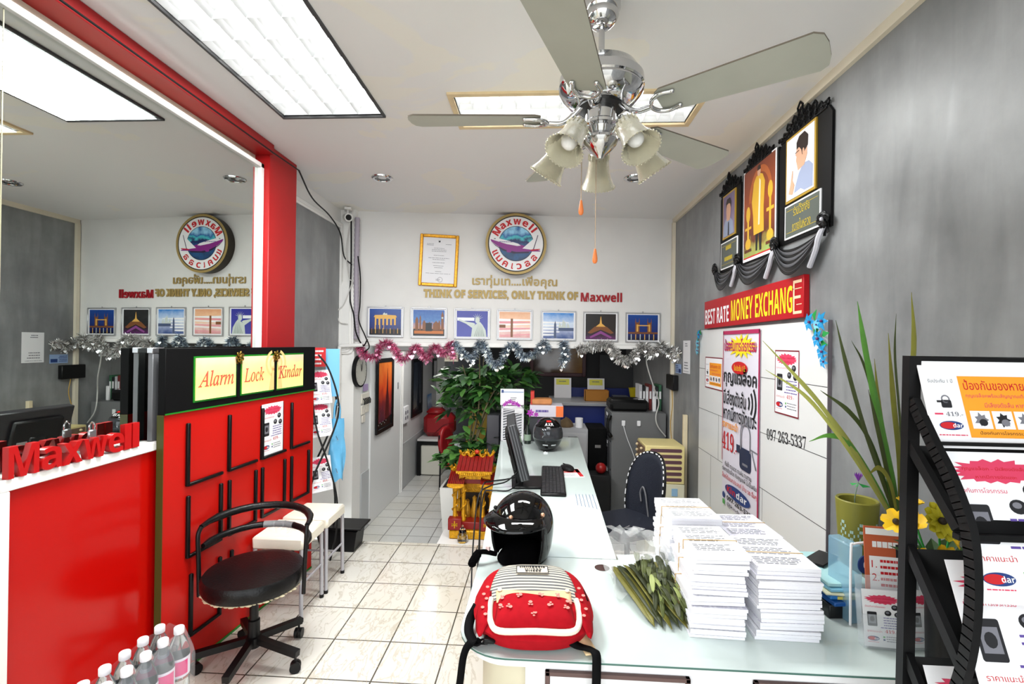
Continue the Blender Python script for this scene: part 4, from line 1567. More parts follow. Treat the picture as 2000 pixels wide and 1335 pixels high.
GOLDFR = mat('gold_frame', (204, 166, 66), 0.35, 0.5)
PORB = gradient_mat('portrait_backdrop', [(0, (150, 140, 170)), (.5, (130, 112, 140)), (1, (112, 96, 130))], 'Z', .3, .3)
SKIN = mat('printed_skin', (206, 160, 132), .35)
HAIR = mat('printed_hair', (38, 28, 26), .35)
SHIRT = mat('printed_shirt', (150, 160, 186), .35)
ROBE = mat('printed_gold_robe', (214, 168, 50), .35)
TEMPLE = gradient_mat('temple_backdrop', [(0, (150, 176, 96)), (.12, (160, 150, 70)), (.2, (96, 44, 26)), (.55, (150, 70, 34)), (1, (120, 56, 32))], 'Z', .3, .35, 6)


def plaque(t, x, z, w, h, lines):
    m = MB(); m.box(x - w, x + w, -.018, -.012, z - h, z + h, PAPER)
    m.flat_poly(rect(x - w + .008, x + w - .008, z - h + .008, z + h - .008), -.0185, mat('plaque_grey', (84, 90, 84), .4))
    p = m.build('plaque', t)
    m = MB()
    for q, (s, wd) in enumerate(lines):
        if not s:
            m.lines(x - wd / 2, x + wd / 2, z + .06 - .075 * q, 1, .03, .028, mat('plaque_gold', (196, 172, 40), .4), -.0195, 70 + q, .05)
            continue
        m.text(s, x, z + .02 - .075 * q, .05, mat('plaque_gold', (196, 172, 40), .4), -.0195, 'C', wd)
    for e in (-1, 1):
        m.flat_poly(rect(x - w + .02, x + w - .02, z + e * (h - .03) - .001, z + e * (h - .03) + .001), -.0195, mat('plaque_gold', (196, 172, 40), .4))
    m.build('lettering', p)


# right board: person in profile, drawn
t = thing('portrait_board', 'black board with a drawn portrait of a person in profile above a grey plaque', 'memorial board', rwall(2.50, 2.15), RIGHT)
m = MB(); m.prism([(-.235, 0), (.235, .0), (.24, .52), (.21, .56), (-.2, .56), (-.24, .53)], -.012, 0, CARVE); m.build('board', t)
m = MB(); crest(m, -.22, .20, .555, .105, 5); m.build('crest', t)
m = MB(); m.box(-.155, .125, -.02, -.012, .205, .545, GOLDFR); m.box(-.143, .113, -.0215, -.02, .217, .533, mat('portrait_paper', (232, 232, 234), .35))
m.flat_poly([(-.07, .23), (.105, .225), (.105, .33), (.07, .36), (.02, .365), (-.02, .33), (-.05, .28)], -.0222, SHIRT)
m.flat_poly([(-.03, .345), (.03, .355), (.055, .40), (.05, .47), (.02, .5), (-.03, .49), (-.045, .455), (-.055, .43), (-.045, .42), (-.05, .40), (-.043, .385)], -.0225, SKIN)
m.flat_poly([(-.045, .455), (-.02, .46), (.0, .44), (.01, .41), (.03, .42), (.06, .44), (.062, .49), (.03, .52), (-.02, .515), (-.045, .49)], -.0228, HAIR)
m.flat_poly(circ(.02, .425, .009, .016, 12), -.023, SKIN)
m.flat_poly([(-.12, .25), (-.1, .30), (-.085, .36), (-.077, .36), (-.08, .31), (-.06, .28), (-.08, .235)], -.0228, SKIN)
m.tube([(-.055, -.0235, .44), (-.035, -.0235, .442), (-.02, -.0235, .444)], .0016, INK, 4)
m.flat_poly([(-.143, .217), (.05, .217), (.0, .245), (-.1, .235)], -.023, PAPER); m.build('portrait', t)
plaque(t, 0, .105, .165, .088, (('ร่วมไว้อาลัย', .15), ('ถวายในหลวง', .17)))

# middle board: tall print of a person in a gold robe
t = thing('portrait_board', 'tall colour print of a standing person in a long gold robe', 'memorial board', rwall(2.985, 2.13), RIGHT)
m = MB(); m.box(-.235, .235, -.012, 0, .0, .575, CARVE); m.build('board', t)
m = MB(); crest(m, -.19, .16, .575, .10, 8); m.build('crest', t)
m = MB(); m.box(-.215, .215, -.016, -.012, .005, .58, PAPER); m.flat_poly(rect(-.205, .205, .03, .572), -.0165, TEMPLE)
m.flat_poly(rect(-.205, .205, .022, .03), -.0167, REDINK)
m.ring(.02, .36, .15, .19, -.0168, mat('arch_print', (172, 92, 44), .35), 24, .8, 0, PI)
for sx, k in ((-.14, .8), (.15, 1.0)):
    m.flat_poly(rect(sx - .012, sx + .012, .07, .34 * k), -.017, ROBE); m.flat_poly(rect(sx - .045, sx + .045, .25 * k, .27 * k), -.0172, ROBE)
    m.flat_poly(circ(sx, .37 * k, .03, .05, 14), -.0172, ROBE); m.flat_poly(circ(sx, .11, .04, .035, 14), -.0173, ROBE)
    m.flat_poly(rect(sx - .05, sx + .05, .06, .078), -.0173, mat('temple_brown', (92, 46, 24), .35))
m.flat_poly([(-.06, .15), (.075, .15), (.07, .30), (.085, .44), (.055, .49), (.02, .505), (-.03, .50), (-.065, .47), (-.09, .36), (-.07, .27)], -.0176, ROBE)
m.flat_poly([(.0, .20), (.02, .20), (.03, .46), (.01, .48)], -.0179, mat('printed_tunic', (238, 224, 190), .35))
m.flat_poly(circ(.005, .522, .022, .03, 18), -.0178, SKIN); m.flat_poly([(-.018, .53), (.028, .53), (.024, .556), (.0, .56), (-.014, .553)], -.0182, HAIR)
m.flat_poly([(-.03, .05), (-.01, .05), (.0, .15), (-.035, .15)], -.0178, DARKP); m.flat_poly([(.02, .045), (.045, .045), (.045, .15), (.01, .15)], -.0178, DARKP)
m.build('portrait', t)

# left board
t = thing('portrait_board', 'black board with a small portrait of a person in suit and tie, nearest the corner', 'memorial board', rwall(3.43, 2.13), RIGHT)
m = MB(); m.prism([(-.18, 0), (.175, 0), (.175, .55), (-.15, .55), (-.18, .53)], -.012, 0, CARVE); m.build('board', t)
m = MB(); crest(m, -.165, .16, .55, .10, 12); m.build('crest', t)
m = MB(); m.box(-.115, .105, -.02, -.012, .225, .535, GOLDFR); m.box(-.103, .093, -.0215, -.02, .237, .523, PORB)
m.flat_poly([(-.095, .24), (.085, .24), (.07, .32), (.02, .36), (-.05, .36), (-.085, .32)], -.0222, SHIRT)
m.flat_poly([(-.035, .34), (.02, .34), (.035, .40), (.03, .46), (.0, .475), (-.035, .46), (-.045, .41)], -.0225, SKIN)
m.flat_poly([(-.045, .43), (-.035, .455), (.0, .46), (.025, .45), (.035, .42), (.045, .46), (.02, .495), (-.03, .495), (-.05, .47)], -.0228, HAIR)
m.flat_poly([(-.015, .24), (.01, .24), (.005, .33), (-.01, .33)], -.0228, DARKP); m.build('portrait', t)
plaque(t, -.005, .11, .145, .095, ((None, .10), (None, .14)))

# black and white swags with rosettes
def swag(y0, y1, zt, zb, label):
    t = thing('ribbon_swag', label, 'swag', rwall((y0 + y1) / 2, zt), RIGHT, 'black and white mourning ribbons')
    hw = (y0 - y1) / 2
    dp = zt - zb
    for k in range(7):
        m = MB()
        top = .01 + .006 * (6 - k)
        depth = dp * (.42 + .09 * k)
        c = (BLACKRIB, GREYRIB, BLACKRIB, GREYRIB, BLACKRIB, GREYRIB, BLACKRIB)[k]
        wd = .022

        def f(u, v, depth=depth, k=k):
            x = -hw + 2 * hw * u
            sag = depth * (math.sin(PI * u) ** .75 if 0 < u < 1 else 0)
            e = wd * (math.sin(PI * u) * .9 + .25)
            return (x, -.02 - .02 * math.sin(PI * u) - .004 * k + .006 * math.sin(PI * v), -sag + e * (v - .5) * 1.6)
        m.grid(f, 22, 4, c)
        m.build('ribbon', t, solid=.0015)
    m = MB(); m.tube(smooth_path([(hw, -.03, 0), (hw - .02, -.04, -.05), (hw - .05, -.035, -dp * .55), (hw - .11, -.03, -dp * .95)], 5), [.012] * 16, WHITERIB, 6); m.build('tail', t)


BLACKRIB = mat('black_ribbon', (14, 14, 15), 0.35)
GREYRIB = mat('grey_gauze', (92, 92, 96), 0.5, alpha=.8)
WHITERIB = mat('white_ribbon', (196, 196, 204), 0.4)
swag(2.745, 2.29, 2.155, 1.975, 'black and white ribbon swag under the profile portrait')
swag(3.25, 2.745, 2.150, 1.985, 'black and white ribbon swag under the gold robed figure')
swag(3.65, 3.25, 2.155, 2.0, 'black and white ribbon swag nearest the corner')
for k, (y, z, wh) in enumerate(((2.285, 2.185, 'under the outer corner of the profile portrait'), (2.745, 2.165, 'between profile portrait and gold robed figure'), (3.25, 2.165, 'between gold robed figure and suited portrait'), (3.65, 2.165, 'at the far end of the swags'))):
    m = MB()
    rnd = random.Random(k)
    for q in range(12):
        a = 2 * PI * q / 12 + rnd.random() * .3
        rr = rnd.uniform(.026, .042)
        d = Vector((math.cos(a), 0, math.sin(a)))
        s = Vector((-math.sin(a), 0, math.cos(a))) * .012
        m.tube(smooth_path([(0, -.02, 0), d * rr * .6 + s + Vector((0, -.045, 0)), d * rr + Vector((0, -.035, 0)), d * rr * .6 - s + Vector((0, -.03, 0)), (0, -.02, 0)], 3), .006, BLACKRIB, 5)
    m.sphere((0, -.04, 0), .01, WHITERIB if k == 0 else BLACKRIB, 8, 6)
    m.bar((0, -.02, 0), (-.012, -.02, -.075), .018, .003, BLACKRIB, (0, -1, 0)); m.bar((0, -.02, 0), (.016, -.02, -.065), .018, .003, BLACKRIB, (0, -1, 0))
    tag(m.build('ribbon_rosette', loc=rwall(y, z), rotz=RIGHT), 'black ribbon rosette ' + wh, 'rosette')

# ------------------------------------------------------------------ money exchange sign, white panel, banner and flyers
t = thing('exchange_sign', 'red sign with white and yellow capital letters on the grey wall', 'sign', rwall(3.165, 1.845, .03), rot=(0, R(-.6), RIGHT))
m = MB(); m.box(-.715, .715, 0, .028, -.105, .105, mat('sign_red', (172, 14, 24), 0.4, spec=.3), .002); m.build('board', t)
m = MB(); m.text(sans_bold('BEST RATE'), -.695, -.075, .115, PAPER, -.001, 'L', .47); m.build('white_lettering', t)
m = MB(); m.text(sans_bold('MONEY EXCHANG'), -.185, -.075, .140, YELLOWINK, -.001, 'L', .795); m.build('yellow_lettering', t)
m = MB()
for x0, x1, z0, z1 in ((.618, .632, -.085, .085), (.632, .70, .07, .085), (.632, .69, -.008, .006), (.632, .70, -.085, -.071), (.618, .70, .04, .044), (.65, .70, -.04, -.036)):
    m.flat_poly(rect(x0, x1, z0, z1), -.0012, mat('faded_letter', (236, 206, 170), .5))
m.build('faded_letter', t)

t = thing('wall_panel', 'large white panel board of jointed slabs on the grey wall', 'panel', rwall(3.155, 0.02, .012), RIGHT)
PANEL = mat('white_laminate', (224, 225, 224), 0.28)
m = MB(); m.box(-.887, .887, 0, .012, 0.28, 1.705, PANEL, .002); m.build('board', t)
m = MB()
for z in (1.42, 1.097, .772):
    m.box(-.887, .887, -.0008, 0, z - .0225, z - .0195, DARKTRIM)
for z0, z1, x in ((.45, .752, .25), (.75, 1.077, -.45), (.3, .752, -.6)):
    m.box(x - .001, x + .001, -.0008, 0, z0, z1, DARKTRIM)
m.box(.884, .890, -.003, .012, .28, 1.705, mat('steel_edge', (120, 112, 118), .4, .5))
m.build('joint_lines', t)
m = MB(); m.text(serif_bold('097 263-5337'), .303, 1.05, .062, INK, -.0012, 'L', .41, rot=R(4.2)); m.build('lettering', t)

t = thing('banner', 'tall narrow banner advertising a lock, hung on the white panel', 'banner', rwall(3.222, .50, .0145), RIGHT)
BANP = mat('banner_vinyl', (226, 222, 234), 0.3)
MAG = mat('magenta_edge', (176, 30, 84), .4)
m = MB()
m.grid(lambda u, v: (-.288 + .576 * u, -.004 * math.sin(PI * v) * math.sin(3 * PI * u) - .002, 1.205 * v), 10, 6, BANP); m.build('sheet', t)
m = MB()
yb = -.0075
m.flat_poly(rect(-.288, .288, 1.18, 1.205), yb, MAG); m.flat_poly(rect(.272, .288, 0, 1.205), yb, MAG); m.flat_poly(rect(-.288, -.278, .3, 1.205), yb, MAG)
m.build('border', t)
m = MB()
m.flat_poly(burst(0.02, 1.10, .26, .085, 16, .55, 9), yb, YELLOWINK)
m.text('ป้องกันการโจรกรรม', -.01, 1.065, .085, mat('crimson_ink', (186, 14, 84), .4), yb - .0005, 'C', .5, bold=.03)
m.flat_poly(circ(-.005, .958, .125, .042, 26), yb, REDINK); m.text('รับประกัน 1 ปี', -.005, .938, .04, YELLOWINK, yb - .0005, 'C', .17)
m.text('กุญแจล็อค', -.27, .82, .135, INK, yb, 'L', .52, bold=.02)
m.text('มีเสียงดังลั่น', -.27, .70, .11, INK, yb, 'L', .37, bold=.015)
m.text('หากมีการงัดแงะ', -.27, .595, .10, INK, yb, 'L', .52, bold=.015)
for k in range(3):
    m.ring(.09, .745, .05 + .045 * k, .07 + .045 * k, yb, INK, 14, 1.0, R(-38), R(38))
m.text('ราคาแนะนำ', -.28, .535, .055, ORANGEINK, yb, 'L', .26, bold=.02)
m.text(serif_bold('419'), -.285, .385, .125, REDINK, yb, 'L', .2); m.text('.-', -.075, .385, .03, REDINK, yb, 'L', .05)
NAVY = mat('navy_print', (32, 44, 74), .35)
m.flat_poly(rrect(.015, .185, .315, .455, .03), yb, NAVY); m.flat_poly(rect(-.035, .03, .41, .46), yb - .0003, NAVY)
m.ring(.10, .54, .062, .078, yb - .0005, GREYINK, 20, 1.0, 0, PI)
m.flat_poly(rect(.022, .038, .44, .54), yb - .0005, GREYINK); m.flat_poly(rect(.162, .178, .44, .54), yb - .0005, GREYINK)
m.flat_poly([(.19, .45), (.2, .46), (.26, .36), (.245, .355)], yb - .0003, GREYINK); m.flat_poly([(.18, .46), (.28, .455), (.28, .465), (.18, .47)], yb - .0003, GREYINK)
m.flat_poly(rect(.06, .14, .345, .36), yb - .0006, GREYINK)
m.text('กันน้ำ ทนแดด ทนฝน ทนทาน', -.23, .272, .036, INK, yb, 'L', .42, bold=.008)
m.text('ต่อการตัดเลื่อย กันกุญแจผี ไม่เป็นสนิม', -.275, .225, .042, INK, yb, 'L', .54, bold=.008)
m.text('ล็อคได้อเนกประสงค์ บ้าน รถ อื่นๆ', -.275, .178, .042, REDINK, yb, 'L', .54, bold=.008)
m.flat_poly(circ(-.02, .125, .20, .045, 30), yb, BLUEINK)
m.text(sans_bold('Kin'), -.185, .105, .045, REDINK, yb - .0005, 'L', .14); m.text(sans_bold('dar'), -.03, .105, .045, PAPER, yb - .0005, 'L', .16)
m.flat_poly(circ(-.245, .065, .024, .022, 18), yb, BLUEINK); m.text('097-263-5337', -.19, .047, .032, INK, yb, 'L', .42, bold=.02)
m.flat_poly(rrect(-.265, -.225, .0, .035, .008), yb, GREENINK); m.text('@kindar', -.19, .004, .03, INK, yb, 'L', .25)
m.build('print', t)

MAROON = mat('maroon_card', (120, 22, 40), .5)
sheet('flyer', .36, .24, orange_flyer, 'landscape orange flyer with dark red border on the white panel', 'flyer', rwall(3.892, 1.275, .0145), rotz=RIGHT, border=MAROON)
sheet('flyer', .25, .345, lock_flyer, 'upright lock flyer with dark red border right of the banner', 'flyer', rwall(2.762, 1.237, .0145), rotz=RIGHT, border=MAROON, seed=3)

PETB = mat('blue_petal', (40, 150, 206), .4, noise=.2, nscale=40)
PETL = mat('pale_blue_petal', (120, 200, 226), .4)
LEAFP = mat('plastic_leaf', (40, 150, 70), .4)
PIP = mat('violet_pip', (96, 40, 90), .4)


def star_flower(m, c, r, rot, pm):
    for k in range(6):
        a = rot + k * PI / 3
        d = Vector((math.cos(a), 0, math.sin(a)))
        s = Vector((-math.sin(a), 0, math.cos(a)))
        m.add([c, c + d * r * .5 - s * r * .26 + Vector((0, -.012, 0)), c + d * r + Vector((0, -.004, 0)), c + d * r * .5 + s * r * .26 + Vector((0, -.012, 0))], [(0, 1, 2, 3)], pm)
    m.sphere(c + Vector((0, -.008, 0)), r * .14, PIP, 8, 5)


def corner_flowers(pts, y, label):
    t = thing('flower_garland', label, 'flowers', rwall(y, 1.62, .016), RIGHT)
    for k, (x, z, r, lf) in enumerate(pts):
        m = MB()
        if lf:
            a = k * 1.3
            d = Vector((math.cos(a), 0, math.sin(a))); s = Vector((-math.sin(a), 0, math.cos(a)))
            c = Vector((x, -.01, z))
            m.add([c - d * r, c - s * r * .5 + Vector((0, -.01, 0)), c + d * r, c + s * r * .5 + Vector((0, -.01, 0))], [(0, 1, 2, 3)], LEAFP)
            m.build('leaf', t)
        else:
            star_flower(m, Vector((x, -.012, z)), r, k * .5, PETB if k % 2 == 0 else PETL); m.build('blossom', t)


corner_flowers([(-.07, .10, .05, 0), (-.03, .13, .03, 1), (.03, .10, .05, 0), (-.02, .05, .035, 1), (.0, .02, .05, 0), (.05, .04, .03, 1), (.035, -.04, .045, 0), (.04, .0, .03, 1), (.05, -.085, .035, 0), (-.01, .085, .03, 0)], 2.32, 'cluster of blue artificial flowers on the near top corner of the white panel')
corner_flowers([(.0, .07, .045, 0), (-.03, .03, .03, 1), (-.04, .08, .03, 1), (-.03, .0, .045, 0), (.03, .09, .03, 1), (-.035, -.06, .04, 0)], 4.0, 'cluster of blue artificial flowers on the far top corner of the white panel')

m = MB(); m.box(0, .21, 0, .001, 0, .295, PAPER); m.lines(.06, .15, .27, 2, .02, .008, GREYINK, -.001, 2); m.lines(.04, .18, .10, 3, .025, .008, GREYINK, -.001, 6); m.lines(.02, .19, .02, 1, .02, .004, GREYINK, -.001, 8)
tag(m.build('notice', loc=rwall(4.53, 1.35, .003), rotz=RIGHT), 'white paper notice taped to the grey wall by the corner', 'notice')
m = MB(); m.box(0, .19, 0, .001, 0, .09, mat('pale_blue_card', (150, 176, 216), .5)); m.lines(.01, .1, .075, 4, .017, .007, BLUEINK, -.001, 2, .1); m.flat_poly(rect(.11, .18, .01, .045), -.001, BLUEINK)
tag(m.build('notice', loc=rwall(4.775, 1.335, .003), rotz=RIGHT), 'small blue and white card beside the paper notice', 'notice')
t = thing('router_box', 'black plastic box fixed to the grey wall under the notices', 'box', rwall(4.80, 1.17, .002), RIGHT)
m = MB(); m.box(-.13, .13, -.05, 0, 0, .145, BLACK, .006); m.build('case', t)
m = MB(); m.tube(smooth_path([(.02, -.03, 0), (.04, -.03, -.15), (.0, -.035, -.35), (.06, -.03, -.55)], 5), .004, mat('yellow_cable', (190, 150, 60), .5), 6); m.build('cable', t)
t = thing('timber_post', 'pale timber batten standing against the grey wall', 'post', (1.296, 4.38, -.3), RIGHT)
m = MB(); m.box(-.018, .018, -.018, .018, 0, 1.285, mat('batten_wood', (222, 208, 176), .6, noise=.08, nscale=8), .002); m.build('batten', t)
# ------------------------------------------------------------------ front table and long counter
TZ = .70
GTOP = mat('glass_white_top', (200, 212, 209), 0.06, spec=.5)
GEDGE = mat('glass_edge', (70, 108, 98), 0.15)
CABW = mat('cabinet_white', (230, 230, 232), 0.3)
BROWNF = mat('brown_strip', (96, 74, 70), 0.45)


def rounded_corner(x, y, r, n=8):
    return [(x + r - r * math.cos(R(90 * i / n)), y + r - r * math.sin(R(90 * i / n))) for i in range(n + 1)]


t = thing('front_table', 'white glass topped table with rounded corner across the front of the shop', 'table', (0, 0, 0))
outline = [(-.238, 2.05)] + rounded_corner(-.238, 1.385, .15) + [(1.302, 1.385), (1.302, 2.19), (.34, 2.10), (.34, 2.05)]
m = MB(); m.zprism(outline, TZ - .007, TZ, GTOP); tp = m.build('glass_top', t)
m = MB()
n = len(outline)
for i in range(n - 3):
    a, b = outline[i], outline[(i + 1) % n]
    m.add([(a[0], a[1], TZ - .0065), (b[0], b[1], TZ - .0065), (b[0], b[1], TZ - .0015), (a[0], a[1], TZ - .0015)], [(0, 1, 2, 3)], GEDGE, True)
for v in range(len(m.v)):
    x, y, z = m.v[v]
    m.v[v] = (x - .0008, y - .0008, z)
m.build('green_edge', tp)
inner = [(-.215, 2.04)] + rounded_corner(-.215, 1.41, .13) + [(1.29, 1.41), (1.29, 2.17), (.35, 2.09), (.33, 2.04)]
m = MB(); m.zprism(inner, TZ - .04, TZ - .0075, CABW); m.build('table_top', t)
m = MB(); m.zprism([(-.03, 1.43), (1.28, 1.43), (1.28, 2.14), (-.03, 2.02)], .03, TZ - .04, CABW); m.build('carcass', t)
m = MB(); m.zprism([(-.17, 1.56), (-.13, 1.50), (-.06, 1.47), (-.03, 1.46), (-.03, 2.0), (-.17, 2.0)], 0, TZ - .04, mat('cream_side', (206, 200, 176), .45)); m.build('curved_end', t)
for x0, x1 in ((.028, .444), (.622, 1.05)):
    m = MB(); m.box(x0 + .012, x1 - .012, 1.42, 1.432, .06, .632, CABW); d = m.build('door', t)
    m = MB()
    for a, b, c, e in ((x0, x0 + .014, .05, .645), (x1 - .014, x1, .05, .645), (x0, x1, .632, .645), (x0, x1, .05, .063)):
        m.box(a, b, 1.415, 1.43, c, e, BROWNF, .002)
    m.build('brown_border', d)
m = MB(); m.lathe([(.0, TZ + .0005), (.028, TZ + .001), (.03, TZ + .0003)], mat('cable_hole', (60, 34, 30), .6), 20, (.262, 1.972, 0)); m.build('cable_hole', t)

t = thing('long_counter', 'long white glass topped counter running back towards the passage', 'counter', (0, 0, 0))
cq = [(-.236, 2.056), (.332, 2.056), (.378, 4.70), (-.362, 4.70)]
m = MB(); m.zprism(cq, TZ - .007, TZ, GTOP); m.build('glass_top', t)
m = MB(); m.zprism([(-.23, 2.065), (.326, 2.065), (.372, 4.69), (-.356, 4.69)], TZ - .035, TZ - .0075, CABW); m.build('counter_top', t)
m = MB(); m.zprism([(-.20, 2.10), (.20, 2.10), (.22, 3.80), (-.30, 3.80)], 0, TZ - .035, CABW); m.build('carcass', t)
m = MB(); m.zprism([(-.31, 3.83), (.26, 3.83), (.30, 4.66), (-.33, 4.66)], -.3, TZ - .035, CABW); m.build('rear_carcass', t)
m = MB(); 
rnd = random.Random(5)
for k in range(6):
    m.add([(.222 + .020 * k, 2.72 - .01 * k, TZ + .0006), (.226 + .020 * k, 2.72 - .01 * k, TZ + .0006), (.228 + .020 * k, 2.92 + .01 * rnd.random(), TZ + .0006), (.224 + .020 * k, 2.92, TZ + .0006)], [(0, 1, 2, 3)], mat('pale_print_line', (110, 128, 156), .4))
m.build('notice_print', t)

# ------------------------------------------------------------------ open face helmet
HBLK = mat('helmet_gloss', (7, 7, 8), 0.05, spec=.45)
LINER = mat('helmet_liner', (9, 9, 10), 0.95, spec=.02)


def helmet_open(loc, rotz):
    t = thing('motorcycle_helmet', 'glossy black open face helmet with a peak, on the counter behind the backpack', 'helmet', loc, rotz)
    na, ne = 48, 24

    def P(i, j, k):
        az = 2 * PI * i / na
        el = R(-52 + 142 * j / ne)
        ce, se = math.cos(el), math.sin(el)
        if se < 0:
            ce = ce ** .42
        x = .128 * k * ce * math.sin(az)
        y = -.146 * k * ce * math.cos(az)
        z = .142 + (.132 if se > 0 else .165) * k * se
        return (x, y, max(z, .004))

    def cut(i, j):
        az = ((360.0 * (i + .5) / na + 180) % 360) - 180
        el = -52 + 142 * (j + .5) / ne
        return abs(az) < 63 and el < 20
    for nm, k, mt in (('shell', 1.0, HBLK), ('liner', .93, LINER)):
        vs = [P(i, j, k) for j in range(ne + 1) for i in range(na)]
        fs = [(j * na + i, j * na + (i + 1) % na, (j + 1) * na + (i + 1) % na, (j + 1) * na + i) for j in range(ne) for i in range(na) if not cut(i, j)]
        m = MB(); m.add(vs, fs, mt); m.build(nm, t)
    m = MB()
    rim = []
    a1 = 64
    for d in range(-48, 17, 8):
        rim.append((-a1, d))
    for a in range(-56, 57, 8):
        rim.append((a, 21))
    for d in range(16, -49, -8):
        rim.append((a1, d))
    pts = []
    for a, d in rim:
        az, el = R(a), R(d)
        ce, se = math.cos(el), math.sin(el)
        if se < 0:
            ce = ce ** .42
        pts.append((.126 * ce * math.sin(az), -.144 * ce * math.cos(az), max(.006, .142 + (.130 if se > 0 else .162) * se)))
    m.tube(smooth_path(pts, 3), .006, BLACK, 8); m.build('rim_trim', t)
    m = MB()

    def peak(u, v):
        az = R(-66 + 132 * u)
        el = R(25 + 4 * math.cos(az))
        ce, se = math.cos(el), math.sin(el)
        ext = .075 * math.cos(az * .8) * v
        return (.131 * ce * math.sin(az) * (1 + .25 * v), -.149 * ce * math.cos(az) - ext * .95, .142 + .134 * se - .030 * v * (ext / .075) ** .9 - .006 * v)
    m.grid(peak, 25, 6, HBLK); m.build('peak', t, solid=.004)
    for k, a in enumerate((-68, 0, 68)):
        az, el = R(a), R(30)
        m = MB(); m.sphere((.131 * math.cos(el) * math.sin(az), -.149 * math.cos(el) * math.cos(az), .142 + .134 * math.sin(el)), .009, mat('snap_button', (196, 150, 120), .3, .5) if k else BLACK, 12, 6); m.build('snap', t)
    m = MB()
    m.tube(smooth_path([(-.085, -.08, .03), (-.13, -.13, .05), (-.155, -.15, .015), (-.15, -.165, .008)], 5), [.010] * 6 + [.018] * 8 + [.014] * 2, LINER, 8)
    st = m.build('chin_strap', t)
    m = MB(); m.box(-.118, -.102, -.112, -.10, .052, .066, mat('strap_label', (226, 200, 196), .6)); m.build('strap_tag', st)
    m = MB(); m.grid(lambda u, v: (.102 * v * math.cos(2 * PI * u), .124 * v * math.sin(2 * PI * u), .006 + .062 * (1 - v ** 3)), 32, 8, LINER, True); m.build('crown_pad', t)
    m = MB(); m.tube([(.03, -.115, .012), (.06, -.11, .016)], .007, REDINK, 8); m.build('quick_clip', t)
    return t


helmet_open((-.062, 2.04, TZ), R(-20))


def helmet_full(loc, rotz):
    t = thing('motorcycle_helmet', 'black full face helmet with smoky visor at the far end of the counter', 'helmet', loc, rotz)

    def S(az, el, k=1.0):
        ce, se = math.cos(el), math.sin(el)
        chin = 1.0 + (.10 * max(0, math.cos(az)) if se < 0 else 0)
        return Vector((.127 * k * ce * math.sin(az), -.148 * k * ce * math.cos(az) * chin, max(.003, .140 + (.135 if se > 0 else .15) * k * se)))
    m = MB(); m.grid(lambda u, v: S(2 * PI * u, R(-66 + 156 * v)), 44, 24, HBLK, True); m.build('shell', t)
    m = MB(); m.grid(lambda u, v: S(R(-74 + 148 * u), R(-14 + 42 * v), 1.02), 25, 10, mat('smoky_visor', (62, 64, 68), 0.05, .4)); m.build('visor', t, solid=.003)
    m = MB(); m.grid(lambda u, v: S(R(-16 + 32 * u), R(52 + 9 * v), 1.012), 9, 3, mat('helmet_red_label', (220, 40, 36), .3)); m.build('red_label', t)
    m = MB()
    for k, ch in enumerate('AXR'):
        vs, fs, x0, x1, y0, y1 = text_geo(sans_bold(ch))
        o = []
        for a, b, c in vs:
            uu = ((a - x0) / (x1 - x0) - .5) * 12 + (k - 1) * 15
            vv = (b - y0) / (y1 - y0)
            o.append(S(R(uu), R(36 + 12 * vv), 1.014))
        m.add(o, fs, PAPER, True)
    m.build('lettering', t)
    for s in (-1, 1):
        m = MB(); m.grid(lambda u, v: S(R(s * 18 + 22 * (u - .5)), R(-27 - 5 * v), 1.012), 7, 3, mat('vent_chrome', (214, 216, 220), .15, .6)); m.build('vent', t)
    m = MB(); m.box(-.05, -.01, -.13, -.11, -.002, .012, CHROME, .003); m.build('latch', t)


helmet_full((.075, 4.13, TZ), R(6))

# ------------------------------------------------------------------ backpack lying on the table
def stripe_mat():
    m = bpy.data.materials.new('ticking_stripe')
    m.use_nodes = True
    nt = m.node_tree
    b = nt.nodes['Principled BSDF']
    b.inputs['Roughness'].default_value = .85
    tc = nt.nodes.new('ShaderNodeTexCoord')
    w = nt.nodes.new('ShaderNodeTexWave')
    w.bands_direction = 'Y'
    w.inputs['Scale'].default_value = 17
    w.inputs['Distortion'].default_value = 1.6
    w.inputs['Detail'].default_value = 1
    w.inputs['Detail Scale'].default_value = .6
    nt.links.new(tc.outputs['Object'], w.inputs['Vector'])
    r = nt.nodes.new('ShaderNodeValToRGB')
    r.color_ramp.interpolation = 'CONSTANT'
    r.color_ramp.elements[0].color = rgb(84, 86, 92)
    r.color_ramp.elements[1].position = .42
    r.color_ramp.elements[1].color = rgb(204, 196, 178)
    nt.links.new(w.outputs['Fac'], r.inputs['Fac'])
    nt.links.new(r.outputs['Color'], b.inputs['Base Color'])
    return m


RFAB = mat('red_canvas', (166, 16, 28), .9, spec=.15, noise=.08, nscale=40)
BEIGE = mat('beige_canvas', (226, 196, 152), .85, noise=.05, nscale=20)
PIPE = mat('cream_piping', (234, 222, 204), .8)
WEB = mat('black_webbing', (13, 13, 14), .85, spec=.1)
BUNNY = mat('pink_print', (236, 140, 130), .8)
bp = thing('backpack', 'red backpack with grey striped flap and printed front pocket lying on the table', 'backpack', (-.012, 1.585, TZ + .012), R(3))
bp.scale = (.86, .86, .86)


def bh(x, y):
    """height of the bag's upper surface: thick at the top end, sloping towards the pocket"""
    a = abs(x) / .222
    b = abs(y) / .232
    r = (a ** 3 + b ** 3) ** (1 / 3)
    k = .062 + .040 * min(1.0, max(0.0, (y + .2) / .36))
    return .018 + k * max(0.0, 1 - r ** 3.2) ** .5


